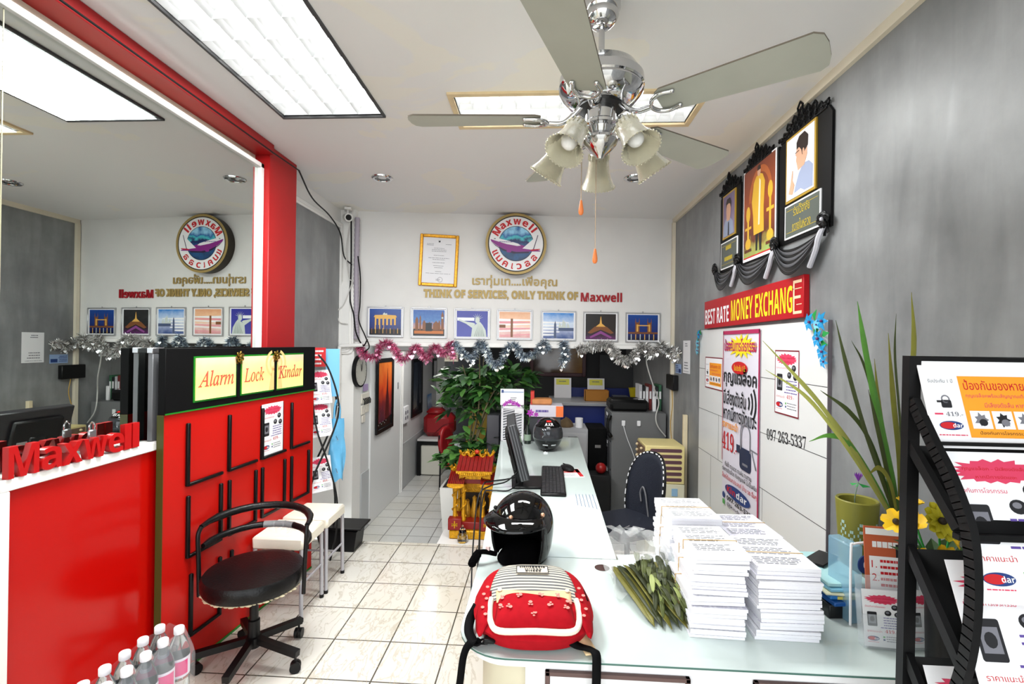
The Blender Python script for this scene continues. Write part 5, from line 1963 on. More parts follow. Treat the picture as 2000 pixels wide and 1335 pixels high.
def bxy(u, v, k=1.0):
    """disc coordinates to the bag's plan"""
    a = 2 * PI * u
    w = .222 if math.sin(a) < 0 else .222 - .05 * math.sin(a) ** 2
    e = 2 / 2.7
    return (w * k * v * math.copysign(abs(math.cos(a)) ** e, math.cos(a)), .232 * k * v * math.copysign(abs(math.sin(a)) ** e, math.sin(a)))


m = MB()


def bagtop(u, v):
    if v < .30:
        x, y = bxy(u, 1.0)
        return (x * (.9 + v / .3 * .1), y * (.9 + v / .3 * .1), .045 * v / .3)
    x, y = bxy(u, 1.0 - (v - .3) / .7)
    return (x, y, max(.045, bh(x, y) + .012))


m.grid(bagtop, 56, 18, RFAB, True)
m.build('body', bp)


def patch(name, x0, x1, y0, y1, lift, mt, parent, nu=18, nv=14, corner=0.0, puff=0.0, warp=None):
    m = MB()

    def f(u, v):
        x, y = x0 + (x1 - x0) * u, y0 + (y1 - y0) * v
        if warp:
            x, y = warp(u, v)
        z = bh(x, y) + .012 + lift + puff * (max(0, 1 - abs(2 * u - 1) ** 4) * max(0, 1 - abs(2 * v - 1) ** 4)) ** .5
        return (x, y, z)
    m.grid(f, nu, nv, mt)
    return m.build(name, parent, solid=.003)


patch('striped_flap', 0, 0, 0, 0, .003, stripe_mat(), bp, 26, 16, warp=lambda u, v: ((2 * u - 1) * (.165 - .055 * v ** 2.2), -.065 + .275 * v - .02 * abs(2 * u - 1) ** 2 * (1 - v) - .03 * v * abs(2 * u - 1) ** 3))
patch('beige_band', 0, 0, 0, 0, .008, BEIGE, bp, 22, 7, warp=lambda u, v: ((2 * u - 1) * (.135 + .004 * v), -.100 + .065 * v - .012 * math.sin(PI * u)))
pk = patch('front_pocket', -.150, .150, -.185, -.062, .006, RFAB, bp, 26, 14, puff=.028, warp=lambda u, v: ((2 * u - 1) * (.140 - .012 * v) , -.195 + .112 * v + .016 * v * math.sin(PI * u * 2) * .5 - .012 * math.sin(PI * u) * (1 - v)))
m = MB()
for k, (x, y) in enumerate(((-.115, -.11), (-.085, -.16), (-.05, -.11), (-.015, -.145), (.02, -.105), (.05, -.155), (.085, -.11), (.115, -.15), (.0, -.18), (-.12, -.14), (.118, -.12))):
    a = k * 1.1
    u, v = (x / .135 + 1) / 2, (y + .195) / .112
    pf = .028 * (max(0, 1 - abs(2 * u - 1) ** 4) * max(0, 1 - abs(2 * v - 1) ** 4)) ** .5
    for dx, dy, r in ((0, 0, .0075), (.006, .009, .0045), (-.003, .011, .0045)):
        ca, sa = math.cos(a), math.sin(a)
        px, py = x + dx * ca - dy * sa, y + dx * sa + dy * ca
        pts = [(px + r * math.cos(q * PI / 4), py + r * 1.3 * math.sin(q * PI / 4), bh(px, py) + .012 + .012 + pf) for q in range(8)]
        m.add(pts, [tuple(range(8))], BUNNY, True)
m.build('pocket_print', pk)
m = MB()
pth = [(-.155, -.07), (-.158, -.11), (-.152, -.17), (-.12, -.205), (0, -.213), (.12, -.205), (.152, -.17), (.158, -.11), (.155, -.07)]
m.tube(smooth_path([(x, y, bh(x, y) + .018) for x, y in pth], 5), .0105, PIPE, 8); m.build('piping', bp)
for s in (-1, 1):
    side = patch('side_pocket', 0, 0, 0, 0, .004, RFAB, bp, 8, 14, puff=.012, warp=lambda u, v, s=s: (s * (.156 + .050 * u * (.45 + .55 * math.sin(PI * min(1, .15 + v * .7)))), -.165 + .145 * v - .03 * u))
    m = MB()
    for k in range(5):
        x, y = s * (.172 + .012 * (k % 2)), -.15 + .034 * k
        m.add([(x + .007 * math.cos(q * PI / 4), y + .009 * math.sin(q * PI / 4), bh(x, y) + .034) for q in range(8)], [tuple(range(8))], BUNNY, True)
    m.build('pocket_print', side)
lb = MB()
lb.box(-.062, .062, .064, .120, 0, .001, PIPE)
for v in range(len(lb.v)):
    x, y, z = lb.v[v]
    lb.v[v] = (x + .0, y, bh(x, y) + .022 + z)
lab = lb.build('label_patch', bp)
m = MB()
rl = random.Random(4)
for y_, hh, wd in ((.105, .009, .10), (.088, .007, .06), (.074, .008, .055)):
    xx = -wd / 2
    while xx < wd / 2:
        w_ = rl.uniform(.004, .011)
        m.add([(px, py, bh(px, py) + .0245) for px, py in ((xx, y_), (xx + w_, y_), (xx + w_, y_ + hh), (xx, y_ + hh))], [(0, 1, 2, 3)], INK, True)
        xx += w_ + .0025
for a, b in (((-.062, .064), (.062, .064)), ((.062, .064), (.062, .120)), ((.062, .120), (-.062, .120)), ((-.062, .120), (-.062, .064))):
    m.tube([(a[0], a[1], bh(*a) + .0245), (b[0], b[1], bh(*b) + .0245)], .0014, INK, 4)
m.build('lettering', lab)
m = MB(); m.tube(smooth_path([(.12, .19, .06), (.175, .13, .075), (.196, .06, .075), (.205, -.02, .07)], 6), .0035, WEB, 6); m.build('zip', bp)
for s, x in ((-1, -.125), (1, .125)):
    m = MB(); z = bh(x, -.055) + .03
    m.lathe([(.0, .006), (.008, .004), (.009, 0)], PIPE, 12, (x, -.04, z - .004)); m.build('button', bp)


def strip(path, w, m, across=(1, 0, 0), n=6):
    P = smooth_path(path, n)
    vs, fs = [], []
    for i, p in enumerate(P):
        T = (P[min(i + 1, len(P) - 1)] - P[max(i - 1, 0)]).normalized()
        A = Vector(across)
        A = (A - T * A.dot(T)).normalized()
        vs += [p - A * w / 2, p + A * w / 2]
    for i in range(len(P) - 1):
        fs.append((2 * i, 2 * i + 1, 2 * i + 3, 2 * i + 2))
    return vs, fs


for nm, path, w, ac in (
        ('shoulder_strap', [(-.21, -.03, .05), (-.232, -.07, .02), (-.228, -.13, .004), (-.19, -.185, .004), (-.14, -.16, .02)], .034, (.8, .6, 0)),
        ('webbing_tail', [(-.13, -.165, .02), (-.185, -.172, .010), (-.222, -.196, .010), (-.240, -.214, -.02), (-.25, -.222, -.10), (-.258, -.228, -.15)], .026, (.8, .45, 0)),
        ('shoulder_strap', [(.10, -.17, .03), (.14, -.195, .012), (.185, -.215, .010), (.20, -.240, .010), (.20, -.254, -.03), (.198, -.258, -.12), (.196, -.26, -.2)], .030, (1, .2, 0))):
    vs, fs = strip(path, w, WEB, ac)
    m = MB(); m.add(vs, fs, WEB); m.build(nm, bp, solid=.003)
m = MB(); m.box(-.175, -.135, -.20, -.16, .010, .026, BLACK, .005); m.build('buckle', bp)
vs, fs = strip([(.15, -.12, .02), (.175, -.17, .004), (.19, -.225, .0)], .045, BEIGE, (1, .3, 0))
m = MB(); m.add(vs, fs, BEIGE); m.build('beige_strap', bp, solid=.003)

# ------------------------------------------------------------------ bundle of leaves in a clear bag
LEAF = [mat('betel_green', (82, 90, 46), .5, noise=.2, nscale=20), mat('olive_leaf', (54, 60, 34), .5, noise=.2, nscale=20), mat('pale_stalk', (150, 160, 96), .5), mat('yellow_green_leaf', (116, 112, 50), .5, noise=.15, nscale=20)]
lt = thing('leaf_bundle', 'bundle of long green pods and leaves half wrapped in a clear plastic bag', 'leaf bundle', (.415, 1.78, TZ), R(0))
rnd = random.Random(11)

def leaf(pts, w0, mt, thick=.002):
    P = smooth_path(pts, 5)
    n = len(P)
    m = MB()
    vs, fs = [], []
    roll = rnd.uniform(-.35, .35)
    for i, p in enumerate(P):
        f = i / (n - 1)
        w = w0 * (.25 + 1.0 * math.sin(PI * min(1, f * 1.02)) ** .7) * (1 if f < .9 else (1 - f) / .1 + .08)
        T = (P[min(i + 1, n - 1)] - P[max(i - 1, 0)]).normalized()
        A = T.cross(Vector((roll, .1, 1))).normalized()
        up = A.cross(T)
        vs += [p - A * w + up * w * .25, p - up * w * .1, p + A * w + up * w * .25]
    for i in range(n - 1):
        fs += [(3 * i, 3 * i + 1, 3 * i + 4, 3 * i + 3), (3 * i + 1, 3 * i + 2, 3 * i + 5, 3 * i + 4)]
    m.add(vs, fs, mt)
    m.build('leaf', lt, solid=thick)


# long broad leaves underneath, on the left
for k in range(7):
    ox = -.085 + .022 * k
    leaf([Vector((ox - .03, .16, .02 + .004 * k)), Vector((ox - .01, .04, .035 + .006 * k)), Vector((ox + .02, -.10, .03 + .003 * k)), Vector((ox + .045 + .004 * k, -.22 - .006 * (k % 3), .008))], .021, LEAF[3] if k % 2 == 0 else LEAF[1])
# a cascade of small narrow leaves on top, on the right
for k in range(84):
    f = rnd.random()
    c = Vector((-.02 + .10 * rnd.random() + .03 * f - .03, .10 - .28 * f, .075 + .045 * math.sin(PI * (.15 + .7 * f)) + rnd.uniform(-.02, .02) - .045 * f))
    d = Vector((.10 + rnd.uniform(-.35, .30), -1, -.25 + rnd.uniform(-.35, .15))).normalized()
    L = rnd.uniform(.045, .08)
    e = c + d * L
    e.z = max(e.z, .006)
    leaf([c, c.lerp(e, .5) + Vector((0, 0, .008)), e], rnd.uniform(.006, .0095), LEAF[(0, 1, 0, 0, 2, 1)[k % 6]])
BAGF = mat('bag_film', (244, 246, 246), .2, alpha=.22, spec=.9, bump=.9, bscale=22)
m = MB()


def bagf(u, v):
    a = 2 * PI * u
    rx = .112 - .02 * math.cos(v * 5) + .02 * v
    x = -.055 + .085 * v * 0 + rx * math.cos(a) * (1 - .1 * v) + .05 * (1 - v) * .3
    y = .20 - .36 * v + .03 * math.sin(3 * a) * v
    z = .075 + (.075 + .035 * math.sin(v * 4)) * math.sin(a) + .012 * math.sin(7 * a + 5 * v) + .01 * math.sin(11 * a - 9 * v)
    return (x + .07 * v + .01 * math.sin(5 * a + 6 * v), y, max(.003, z))


m.grid(lambda u, v: bagf(u, v * .74), 40, 16, BAGF, True)
for k in range(5):
    a = rnd.uniform(0, PI)
    c = Vector((-.05 + .09 * math.cos(a), .20, .08 + .07 * math.sin(a)))
    e = c + Vector((rnd.uniform(-.03, .03), rnd.uniform(.02, .05), rnd.uniform(-.02, .02)))
    s = Vector((rnd.uniform(.02, .04), 0, rnd.uniform(-.02, .02)))
    m.add([c - s, c + s, e + s * .7, e - s * .6], [(0, 1, 2, 3)], BAGF)
o = m.build('plastic_bag', loc=(.40, 1.80, TZ))
tag(o, 'crumpled clear plastic bag around the leaf bundle', 'plastic bag')

# ------------------------------------------------------------------ stacks of printed paper
SHEET = mat('copy_paper', (244, 244, 248), .75)
FORM = mat('form_print', (84, 86, 96), .7)
BAND = mat('rubber_band', (196, 164, 110), .6)


def paper_edge_mat():
    m = bpy.data.materials.new('paper_edges')
    m.use_nodes = True
    nt = m.node_tree
    b = nt.nodes['Principled BSDF']
    b.inputs['Roughness'].default_value = .8
    tc = nt.nodes.new('ShaderNodeTexCoord')
    w = nt.nodes.new('ShaderNodeTexWave')
    w.bands_direction = 'Z'
    w.inputs['Scale'].default_value = 110
    w.inputs['Distortion'].default_value = 2.5
    nt.links.new(tc.outputs['Object'], w.inputs['Vector'])
    r = nt.nodes.new('ShaderNodeValToRGB')
    r.color_ramp.elements[0].color = rgb(214, 212, 226)
    r.color_ramp.elements[1].position = .35
    r.color_ramp.elements[1].color = rgb(244, 244, 248)
    nt.links.new(w.outputs['Fac'], r.inputs['Fac'])
    nt.links.new(r.outputs['Color'], b.inputs['Base Color'])
    return m


EDGE = paper_edge_mat()


def paper_bundle(x, y, z, w, d, h, rz, top, label, group, seed):
    rnd = random.Random(seed)
    t = thing('paper_bundle', label, 'paper', (x, y, z), rz, group)
    m = MB()
    nl = 3
    for k in range(nl):
        jx, jy = rnd.uniform(-.003, .003), rnd.uniform(-.004, .004)
        m.box(-w / 2 + jx, w / 2 + jx, -d / 2 + jy, d / 2 + jy, h * k / nl + .0003, h * (k + 1) / nl - .0003, EDGE)
    m.build('sheets', t)
    if top:
        m = MB(Matrix.Translation((0, 0, h + .0006)) @ Matrix.Rotation(R(-90), 4, 'X'))
        for q in range(3):
            m.lines(-w * .42 + .0, w * .42, d * (.42 - .0) - q * d * .3, 5, d * .045, d * .012, FORM, 0, seed + q, .35)
        # the print lies on the top sheet
        m.build('form_print', t)
    m = MB()
    e = .0012
    yb = rnd.uniform(-.02, .05)
    m.box(-w / 2 - .0045, w / 2 + .0045, yb - .0015, yb + .0015, h, h + .0018, BAND)
    m.box(-w / 2 - .0055, -w / 2 - .0035, yb - .0015, yb + .0015, 0.0005, h, BAND)
    m.box(w / 2 + .0035, w / 2 + .0055, yb - .0015, yb + .0015, 0.0005, h, BAND)
    m.build('rubber_band', t)
    return t


rnd = random.Random(21)
ords = ['bottom', 'second from the bottom', 'third from the bottom', 'fourth from the bottom', 'fifth from the bottom', 'sixth from the bottom', 'seventh from the bottom', 'eighth from the bottom', 'ninth from the bottom', 'tenth from the bottom']


def stack(xc, yc, w, d, H, n, nm, group, seed):
    hs = [H / n * rnd.uniform(.8, 1.2) for _ in range(n)]
    s = sum(hs)
    z = TZ + .0004
    for k in range(n):
        h = hs[k] * H / s
        lab = 'top' if k == n - 1 else ords[k]
        paper_bundle(xc + rnd.uniform(-.007, .007), yc + rnd.uniform(-.006, .006), z, w, d, h - .0025, R(rnd.uniform(-2.2, 2.2)), k == n - 1,
                     'white paper bundle, %s in the %s stack' % (lab, nm), group, seed + k)
        z += h


stack(.562, 1.645, .165, .235, .262, 8, 'front left', 'paper bundles of the front left stack', 100)
stack(.775, 1.650, .190, .245, .222, 7, 'front right', 'paper bundles of the front right stack', 200)
stack(.585, 1.945, .185, .24, .262, 7, 'rear left', 'paper bundles of the rear left stack', 300)
stack(.800, 1.935, .190, .24, .205, 6, 'rear right', 'paper bundles of the rear right stack', 400)
m = MB(); m.prism([(0, 0), (.20, .0), (.21, .19), (.03, .21)], -.0006, .0006, mat('pale_sleeve', (206, 220, 226), .4, alpha=.85)); 
tag(m.build('paper_sleeve', loc=(.462, 1.86, TZ + .002), rot=(R(-14), 0, R(-72))), 'loose sheet in a pale sleeve leaning on the left side of the paper stacks', 'paper')

# ------------------------------------------------------------------ things on the right end of the table
# folders
for k, (nm, c, x, y, w, d, z, h, rz) in enumerate((
        ('black lacquered tray under the blue folders', (14, 14, 16), 1.04, 1.80, .16, .26, .0, .045, 4),
        ('dark blue folder at the bottom of the small pile', (20, 80, 150), 1.035, 1.785, .15, .25, .0465, .014, 8),
        ('blue folder with a yellow label in the small pile', (44, 120, 190), 1.04, 1.79, .145, .24, .062, .014, 3),
        ('cream envelope between the blue folders', (226, 224, 190), 1.03, 1.775, .13, .23, .0775, .009, -4),
        ('light blue folder near the top of the pile', (130, 190, 214), 1.035, 1.795, .15, .25, .088, .012, 6),
        ('pale turquoise folder on top of the pile', (168, 212, 214), 1.04, 1.80, .15, .25, .1015, .014, 2))):
    m = MB(); m.box(-w / 2, w / 2, -d / 2, d / 2, 0, h, mat('folder_colour_%d' % k, c, .35), .003)
    if k == 2:
        m.box(-.05, .03, -d / 2 - .001, -d / 2 + .002, .002, h - .002, mat('folder_label', (214, 200, 100), .5))
    tag(m.build('folder' if k else 'tray', loc=(x, y, TZ + z + .0005), rotz=R(rz)), nm, 'folder' if k else 'tray', 'folders piled beside the paper stacks' if k else None)
m = MB(); m.box(-.035, .035, -.07, .07, 0, .009, BLACK, .003)
tag(m.build('mobile_phone', loc=(1.045, 1.85, TZ + .117), rotz=R(-50)), 'black mobile phone lying on the turquoise folder', 'phone')

# olive pot with pixel pattern and a purple flower
OLV = mat('olive_pot', (132, 128, 50), .45)
t = thing('flower_pot', 'olive green pot with white pixel pattern and a single purple flower', 'flower pot', (1.222, 1.93, TZ), R(-20))
m = MB(); m.lathe([(.0, .001), (.048, .001), (.055, .08), (.066, .24), (.071, .318), (.068, .322), (.060, .318), (.056, .25), (.0, .245)], OLV, 32); m.build('pot', t)
m = MB()
for q in range(5):
    for i, row in enumerate(('.##.', '#..#', '.##.', '#..#', '.#..', '..##')):
        for j, ch in enumerate(row):
            if ch == '#':
                a = R(-150 + 26 * q * 1.0 + 5.0 * j)
                z = .235 - .02 * (q % 2) * 1.6 - .0135 * i
                rr = .0555 + (.066 - .055) * (z - .08) / .16 + .0012
                w2 = R(2.1)
                m.add([(rr * math.cos(a - w2), rr * math.sin(a - w2), z), (rr * math.cos(a + w2), rr * math.sin(a + w2), z), (rr * math.cos(a + w2), rr * math.sin(a + w2), z + .011), (rr * math.cos(a - w2), rr * math.sin(a - w2), z + .011)], [(0, 1, 2, 3)], mat('pixel_print', (176, 206, 200), .45))
m.build('pixel_pattern', t)
m = MB(); m.lathe([(.0, .250), (.055, .250)], mat('dark_soil', (24, 20, 16), .9), 20); m.build('soil', t)
m = MB(); m.tube(smooth_path([(.0, .0, .25), (-.01, -.01, .32), (.0, -.015, .39)], 5), .0018, mat('thin_stem', (120, 140, 120), .5), 6)
st = m.build('stem', t)
m = MB()
for k in range(10):
    a = k * PI / 5
    m.add([(0, -.015, .39), (.013 * math.cos(a - .25), -.015 + .013 * math.sin(a - .25), .415), (.012 * math.cos(a), -.015 + .012 * math.sin(a), .425), (.013 * math.cos(a + .25), -.015 + .013 * math.sin(a + .25), .415)], [(0, 1, 2, 3)], mat('purple_petal', (126, 50, 160), .6))
for k in range(3):
    a = k * 2.1
    m.add([(0, -.015, .385), (.02 * math.cos(a) - .006, -.015 + .02 * math.sin(a), .37), (.04 * math.cos(a), -.015 + .04 * math.sin(a), .375), (.02 * math.cos(a) + .006, -.015 + .02 * math.sin(a), .38)], [(0, 1, 2, 3)], LEAFP)
m.build('purple_blossom', st)

# tall grass plant in a black vase
GR = [mat('grass_bright', (92, 150, 60), .45, noise=.15, nscale=12), mat('grass_olive', (136, 134, 52), .45, noise=.15, nscale=12), mat('grass_dark', (74, 84, 44), .5, noise=.15, nscale=12), mat('grass_yellow', (168, 170, 84), .45, noise=.1, nscale=12)]
t = thing('grass_plant', 'tall artificial grass plant with long blades in a black vase by the grey wall', 'plant', (1.185, 1.66, TZ))
m = MB(); m.lathe([(.0, .001), (.045, .001), (.052, .1), (.045, .25), (.038, .31), (.034, .312), (.03, .25), (.0, .24)], BLACK, 28); m.build('vase', t)
B0 = Vector((1.185, 1.66, TZ))
for k, (c, w, pts) in enumerate((
        (0, .013, [(1.045, 1.66, 1.753), (1.071, 1.66, 1.598), (1.123, 1.66, 1.313), (1.174, 1.66, 1.04)]),
        (1, .012, [(1.171, 1.6, 1.778), (1.18, 1.6, 1.6), (1.168, 1.61, 1.325), (1.178, 1.64, 1.03)]),
        (1, .013, [(1.171, 1.7, 1.651), (1.19, 1.7, 1.427), (1.205, 1.69, 1.221), (1.195, 1.67, 1.03)]),
        (2, .006, [(1.231, 1.75, 1.72), (1.229, 1.75, 1.564), (1.23, 1.72, 1.298), (1.2, 1.68, 1.03)]),
        (2, .009, [(.941, 1.6, 1.687), (.979, 1.6, 1.532), (1.046, 1.61, 1.322), (1.165, 1.64, 1.03)]),
        (3, .008, [(.693, 1.55, 1.618), (.803, 1.55, 1.5), (.881, 1.55, 1.407), (1.01, 1.57, 1.236), (1.16, 1.63, 1.02)]),
        (3, .007, [(.68, 1.5, 1.53), (.792, 1.5, 1.458), (.883, 1.5, 1.352), (.98, 1.53, 1.233), (1.155, 1.62, 1.02)]),
        (2, .009, [(.952, 1.7, 1.454), (1.05, 1.7, 1.381), (1.117, 1.69, 1.27), (1.185, 1.67, 1.03)]),
        (0, .008, [(.836, 1.55, 1.308), (.897, 1.55, 1.328), (.966, 1.56, 1.298), (1.08, 1.6, 1.15), (1.165, 1.635, 1.02)]),
        (1, .010, [(1.127, 1.7, 1.564), (1.146, 1.7, 1.392), (1.175, 1.69, 1.186), (1.185, 1.67, 1.03)]),
        (2, .010, [(1.076, 1.65, 1.464), (1.108, 1.65, 1.331), (1.159, 1.65, 1.1), (1.175, 1.655, 1.03)]),
        (2, .006, [(1.052, 1.7, 1.624), (1.098, 1.7, 1.529), (1.15, 1.69, 1.3), (1.18, 1.67, 1.03)]),
        (0, .014, [(1.10, 1.68, 1.56), (1.13, 1.67, 1.35), (1.165, 1.66, 1.15), (1.18, 1.66, 1.02)]),
        (0, .012, [(1.21, 1.62, 1.52), (1.2, 1.63, 1.35), (1.19, 1.64, 1.15), (1.185, 1.65, 1.02)]),
        (1, .008, [(1.03, 1.58, 1.20), (1.08, 1.6, 1.22), (1.13, 1.62, 1.16), (1.17, 1.64, 1.02)]),
        (3, .006, [(.86, 1.56, 1.43), (.93, 1.57, 1.36), (1.04, 1.6, 1.22), (1.165, 1.64, 1.02)]))):
    P = smooth_path([Vector(p) - B0 for p in pts], 7)
    n = len(P)
    vs, fs = [], []
    for i, p in enumerate(P):
        f = i / (n - 1)
        ww = w * min(1.0, .08 + f * 3.2) * (1 if f < .7 else 1 - (f - .7) * 1.2)
        T = (P[min(i + 1, n - 1)] - P[max(i - 1, 0)]).normalized()
        A = T.cross(Vector((.35, -1, .1)).normalized())
        A = A.normalized()
        up = A.cross(T)
        vs += [p - A * ww, p + up * ww * .25, p + A * ww]
    for i in range(n - 1):
        fs += [(3 * i, 3 * i + 1, 3 * i + 4, 3 * i + 3), (3 * i + 1, 3 * i + 2, 3 * i + 5, 3 * i + 4)]
    m = MB(); m.add(vs, fs, GR[c]); 
    m.build('blade', t)

# yellow flowers in a black pot behind the rack
YEL = mat('yellow_petal', (246, 200, 30), .5, noise=.08, nscale=30)
YEL2 = mat('lemon_petal', (226, 214, 50), .5, noise=.08, nscale=30)
t = thing('flower_arrangement', 'yellow artificial flowers in a low black pot behind the brochure rack', 'flowers', (1.135, 1.425, TZ))
m = MB(); m.lathe([(.0, .001), (.036, .001), (.04, .2), (.046, .30), (.042, .302), (.038, .27), (.0, .265)], BLACK, 24); m.build('pot', t)


def flower(c, r, n, pm, face, open_):
    c = Vector(c)
    q = Vector((0, 0, 1)).rotation_difference(Vector(face).normalized()).to_matrix()
    m = MB()
    for k in range(n):
        a = 2 * PI * k / n
        u = Vector((math.cos(a), math.sin(a), 0)); s = Vector((-math.sin(a), math.cos(a), 0)); z = Vector((0, 0, 1))
        pts = [Vector((0, 0, 0)), u * r * .5 * open_ - s * r * .34 + z * r * .35, u * r * .95 * open_ - s * r * .2 + z * r * (.95 - .6 * open_), u * r * 1.05 * open_ + z * r * (.9 - .6 * open_), u * r * .95 * open_ + s * r * .2 + z * r * (.95 - .6 * open_), u * r * .5 * open_ + s * r * .34 + z * r * .35]
        m.add([c + q @ p for p in pts], [(0, 1, 2, 3), (0, 3, 4, 5)], pm)
    m.sphere(c + q @ Vector((0, 0, r * .25)), r * .2, mat('flower_eye', (40, 30, 20), .7), 8, 6)
    return m


for k, (c, r, n, pm, fc, op) in enumerate((((-.035, -.02, .405), .055, 6, YEL, (-.2, -.6, .8), .55), ((-.075, -.03, .415), .045, 6, YEL, (-.8, -.4, .5), .75), ((.04, -.02, .42), .052, 12, YEL2, (.1, -.9, .4), 1.0),
                                            ((.085, .0, .375), .042, 7, YEL, (.7, -.6, .1), .8), ((.03, -.03, .335), .042, 7, YEL, (.0, -.9, -.2), .9), ((-.03, -.04, .33), .038, 7, YEL, (-.3, -.9, .0), .8), ((.0, .03, .44), .045, 7, YEL, (0, 0, 1), .7))):
    c = (c[0] - .06, c[1] + .01, c[2])
    st = MB(); st.tube(smooth_path([(0, 0, .26), (c[0] * .5, c[1] * .5, .32), (c[0], c[1], c[2])], 4), .003, LEAFP, 5)
    so = st.build('stem', t)
    fm = flower(c, r, n, pm, fc, op); fm.build('blossom', so)
for k in range(12):
    a = k * 2.4
    c = Vector((.03 * math.cos(a), .03 * math.sin(a), .27 + .012 * (k % 5)))
    d = Vector((math.cos(a), math.sin(a) * .8 - .2, .35)).normalized()
    s = Vector((-math.sin(a), math.cos(a), 0)) * .022
    m = MB(); m.add([c, c + d * .05 - s + Vector((0, 0, .01)), c + d * .10, c + d * .05 + s + Vector((0, 0, .01)), c + d * .05], [(0, 1, 4), (1, 2, 4), (2, 3, 4), (3, 0, 4)], mat('dark_leaf', (52, 78, 40), .5, noise=.2, nscale=20)); m.build('leaf', t)

# orange and white desk sign, blue file box, acrylic holders with small flyers
t = thing('desk_sign', 'small orange and white standing card with black tip behind the clear holder', 'sign', (1.095, 1.565, TZ), rot=(R(-6), 0, R(-8)))
RUST = mat('rust_card', (190, 92, 58), .5)
m = MB(); m.box(-.062, .062, 0, .004, 0, .335, RUST); m.build('card', t)
m = MB(); m.flat_poly(rect(-.058, .058, .31, .33), -.001, PAPER)
m.lines(-.04, .04, .29, 1, .02, .018, PAPER, -.001, 5, .05)
m.flat_poly(rect(-.05, .05, .12, .245), -.001, PAPER)
m.text('1.', -.044, .21, .022, REDINK, -.0015); m.text('2.', -.044, .17, .022, REDINK, -.0015)
m.lines(-.02, .045, .235, 6, .018, .008, REDINK, -.0015, 3, .3)
m.flat_poly(rect(.025, .055, .245, .285), -.0013, INK); m.build('print', t)
m = MB(); m.prism([(-.05, 0), (.05, 0), (.05, .01), (-.05, .01)], 0, .03, GLASS); m.build('foot', t)

BLUEF = mat('blue_file', (70, 150, 200), .35)
t = thing('file_box', 'clear blue file box with a white edge beside the small flyers', 'file box', (1.032, 1.69, TZ), R(10))
m = MB(); m.box(-.022, .022, -.05, .05, 0, .255, mat('clear_blue', (150, 196, 220), .15, alpha=.45), .004); m.build('box_body', t)
m = MB(); m.tube(smooth_path([(-.024, -.052, .0), (-.024, -.052, .24), (-.015, -.052, .262), (.02, -.052, .266)], 5), .004, PAPER, 6); m.build('white_edge', t)
m = MB(); m.prism(rrect(.0, .075, .165, .225, .028), -.056, -.052, BLUEINK); m.prism(rrect(.018, .05, .182, .208, .01), -.058, -.056, PAPER); m.build('handle', t)


def holder(x, y, rz, lab, labf, seed):
    t = thing('leaflet_holder', lab, 'leaflet holder', (x, y, TZ + .001), rot=(R(-9), 0, rz))
    AC = mat('acrylic', (240, 246, 250), .04, alpha=.16, spec=1.0)
    m = MB(); m.box(-.062, .062, .016, .019, .002, .20, AC); m.box(-.062, .062, -.012, -.009, .002, .095, AC); m.box(-.062, .062, -.012, .019, .0, .003, AC)
    m.box(-.064, -.062, -.012, .019, 0, .16, AC); m.box(.062, .064, -.012, .019, 0, .16, AC); m.build('acrylic_pocket', t)
    M = t.matrix_basis
    for k in range(3):
        m = MB(); m.box(-.055, .055, .0, .0012, 0, .158, PAPER)
        if k == 0:
            mm = MB(Matrix.Translation((-.055, 0, 0))); lock_flyer(mm, .11, .155, seed=seed); m.add(mm.v, mm.f, PAPER, True)
            for i in range(len(mm.f)):
                m.mi[-len(mm.f) + i] = m._mi(mm.mats[mm.mi[i]])
        p = Matrix.Translation((x, y, TZ + .001)) @ Matrix.Rotation(rz, 4, 'Z') @ Matrix.Rotation(R(-9), 4, 'X') @ Vector((.003 * k - .002, -.006 + .006 * k, .0045))
        tag(m.build('leaflet', loc=p, rot=(R(-9), 0, rz + R(k * .8))), ('front' if k == 0 else 'second' if k == 1 else 'rear') + ' small lock leaflet in the ' + labf, 'leaflet', 'small leaflets in the clear holders')


holder(1.045, 1.515, R(-6), 'clear acrylic leaflet holder beside the paper stacks', 'clear holder beside the paper stacks', 11)
holder(1.178, 1.525, R(6), 'clear acrylic leaflet holder behind the black rack', 'clear holder behind the black rack', 12)

# ------------------------------------------------------------------ black brochure rack in the right foreground
t = thing('brochure_rack', 'black metal brochure rack standing close by on the right', 'rack', (1.01, 1.17, 0))
RX = (.855 - 1.01, 1.175 - 1.01)
AX = Vector((1.01, 1.17, 0))
for s, x in enumerate(RX):
    m = MB(); m.bar((x - .004, .012, 0), (x + .004, 0, 1.583), .026, .022, BLACKMETAL, (0, 1, 0)); m.build('post', t)
    m = MB()
    P = smooth_path([(x, y - 1.17, z) for y, z in ((1.159, 1.482), (1.130, 1.437), (1.095, 1.385), (1.062, 1.340), (1.034, 1.29), (1.012, 1.24), (1.002, 1.173), (1.001, 1.096), (1.009, 1.013), (1.029, .925), (1.07, .80), (1.12, .68), (1.165, .58))], 4)
    vs, fs = [], []
    for i in range(len(P) - 1):
        m.bar(P[i], P[i + 1] + (P[i + 1] - P[i]) * .15, .016, .024, BLACKMETAL, (0, 1, .3))
    m.build('curved_side', t)
    for z0, y1, z1 in ((1.385, 1.035, 1.235), (1.145, 1.02, .955), (.895, 1.03, .72), (.62, 1.05, .45)):
        m = MB(); m.bar((x, 0, z0), (x, y1 - 1.17, z1), .014, .022, BLACKMETAL, (0, 1, 1)); m.build('shelf_strap', t)
    m = MB(); m.box(x - .02, x + .02, -.22, .05, 0, .015, BLACKMETAL, .003); m.build('foot', t)
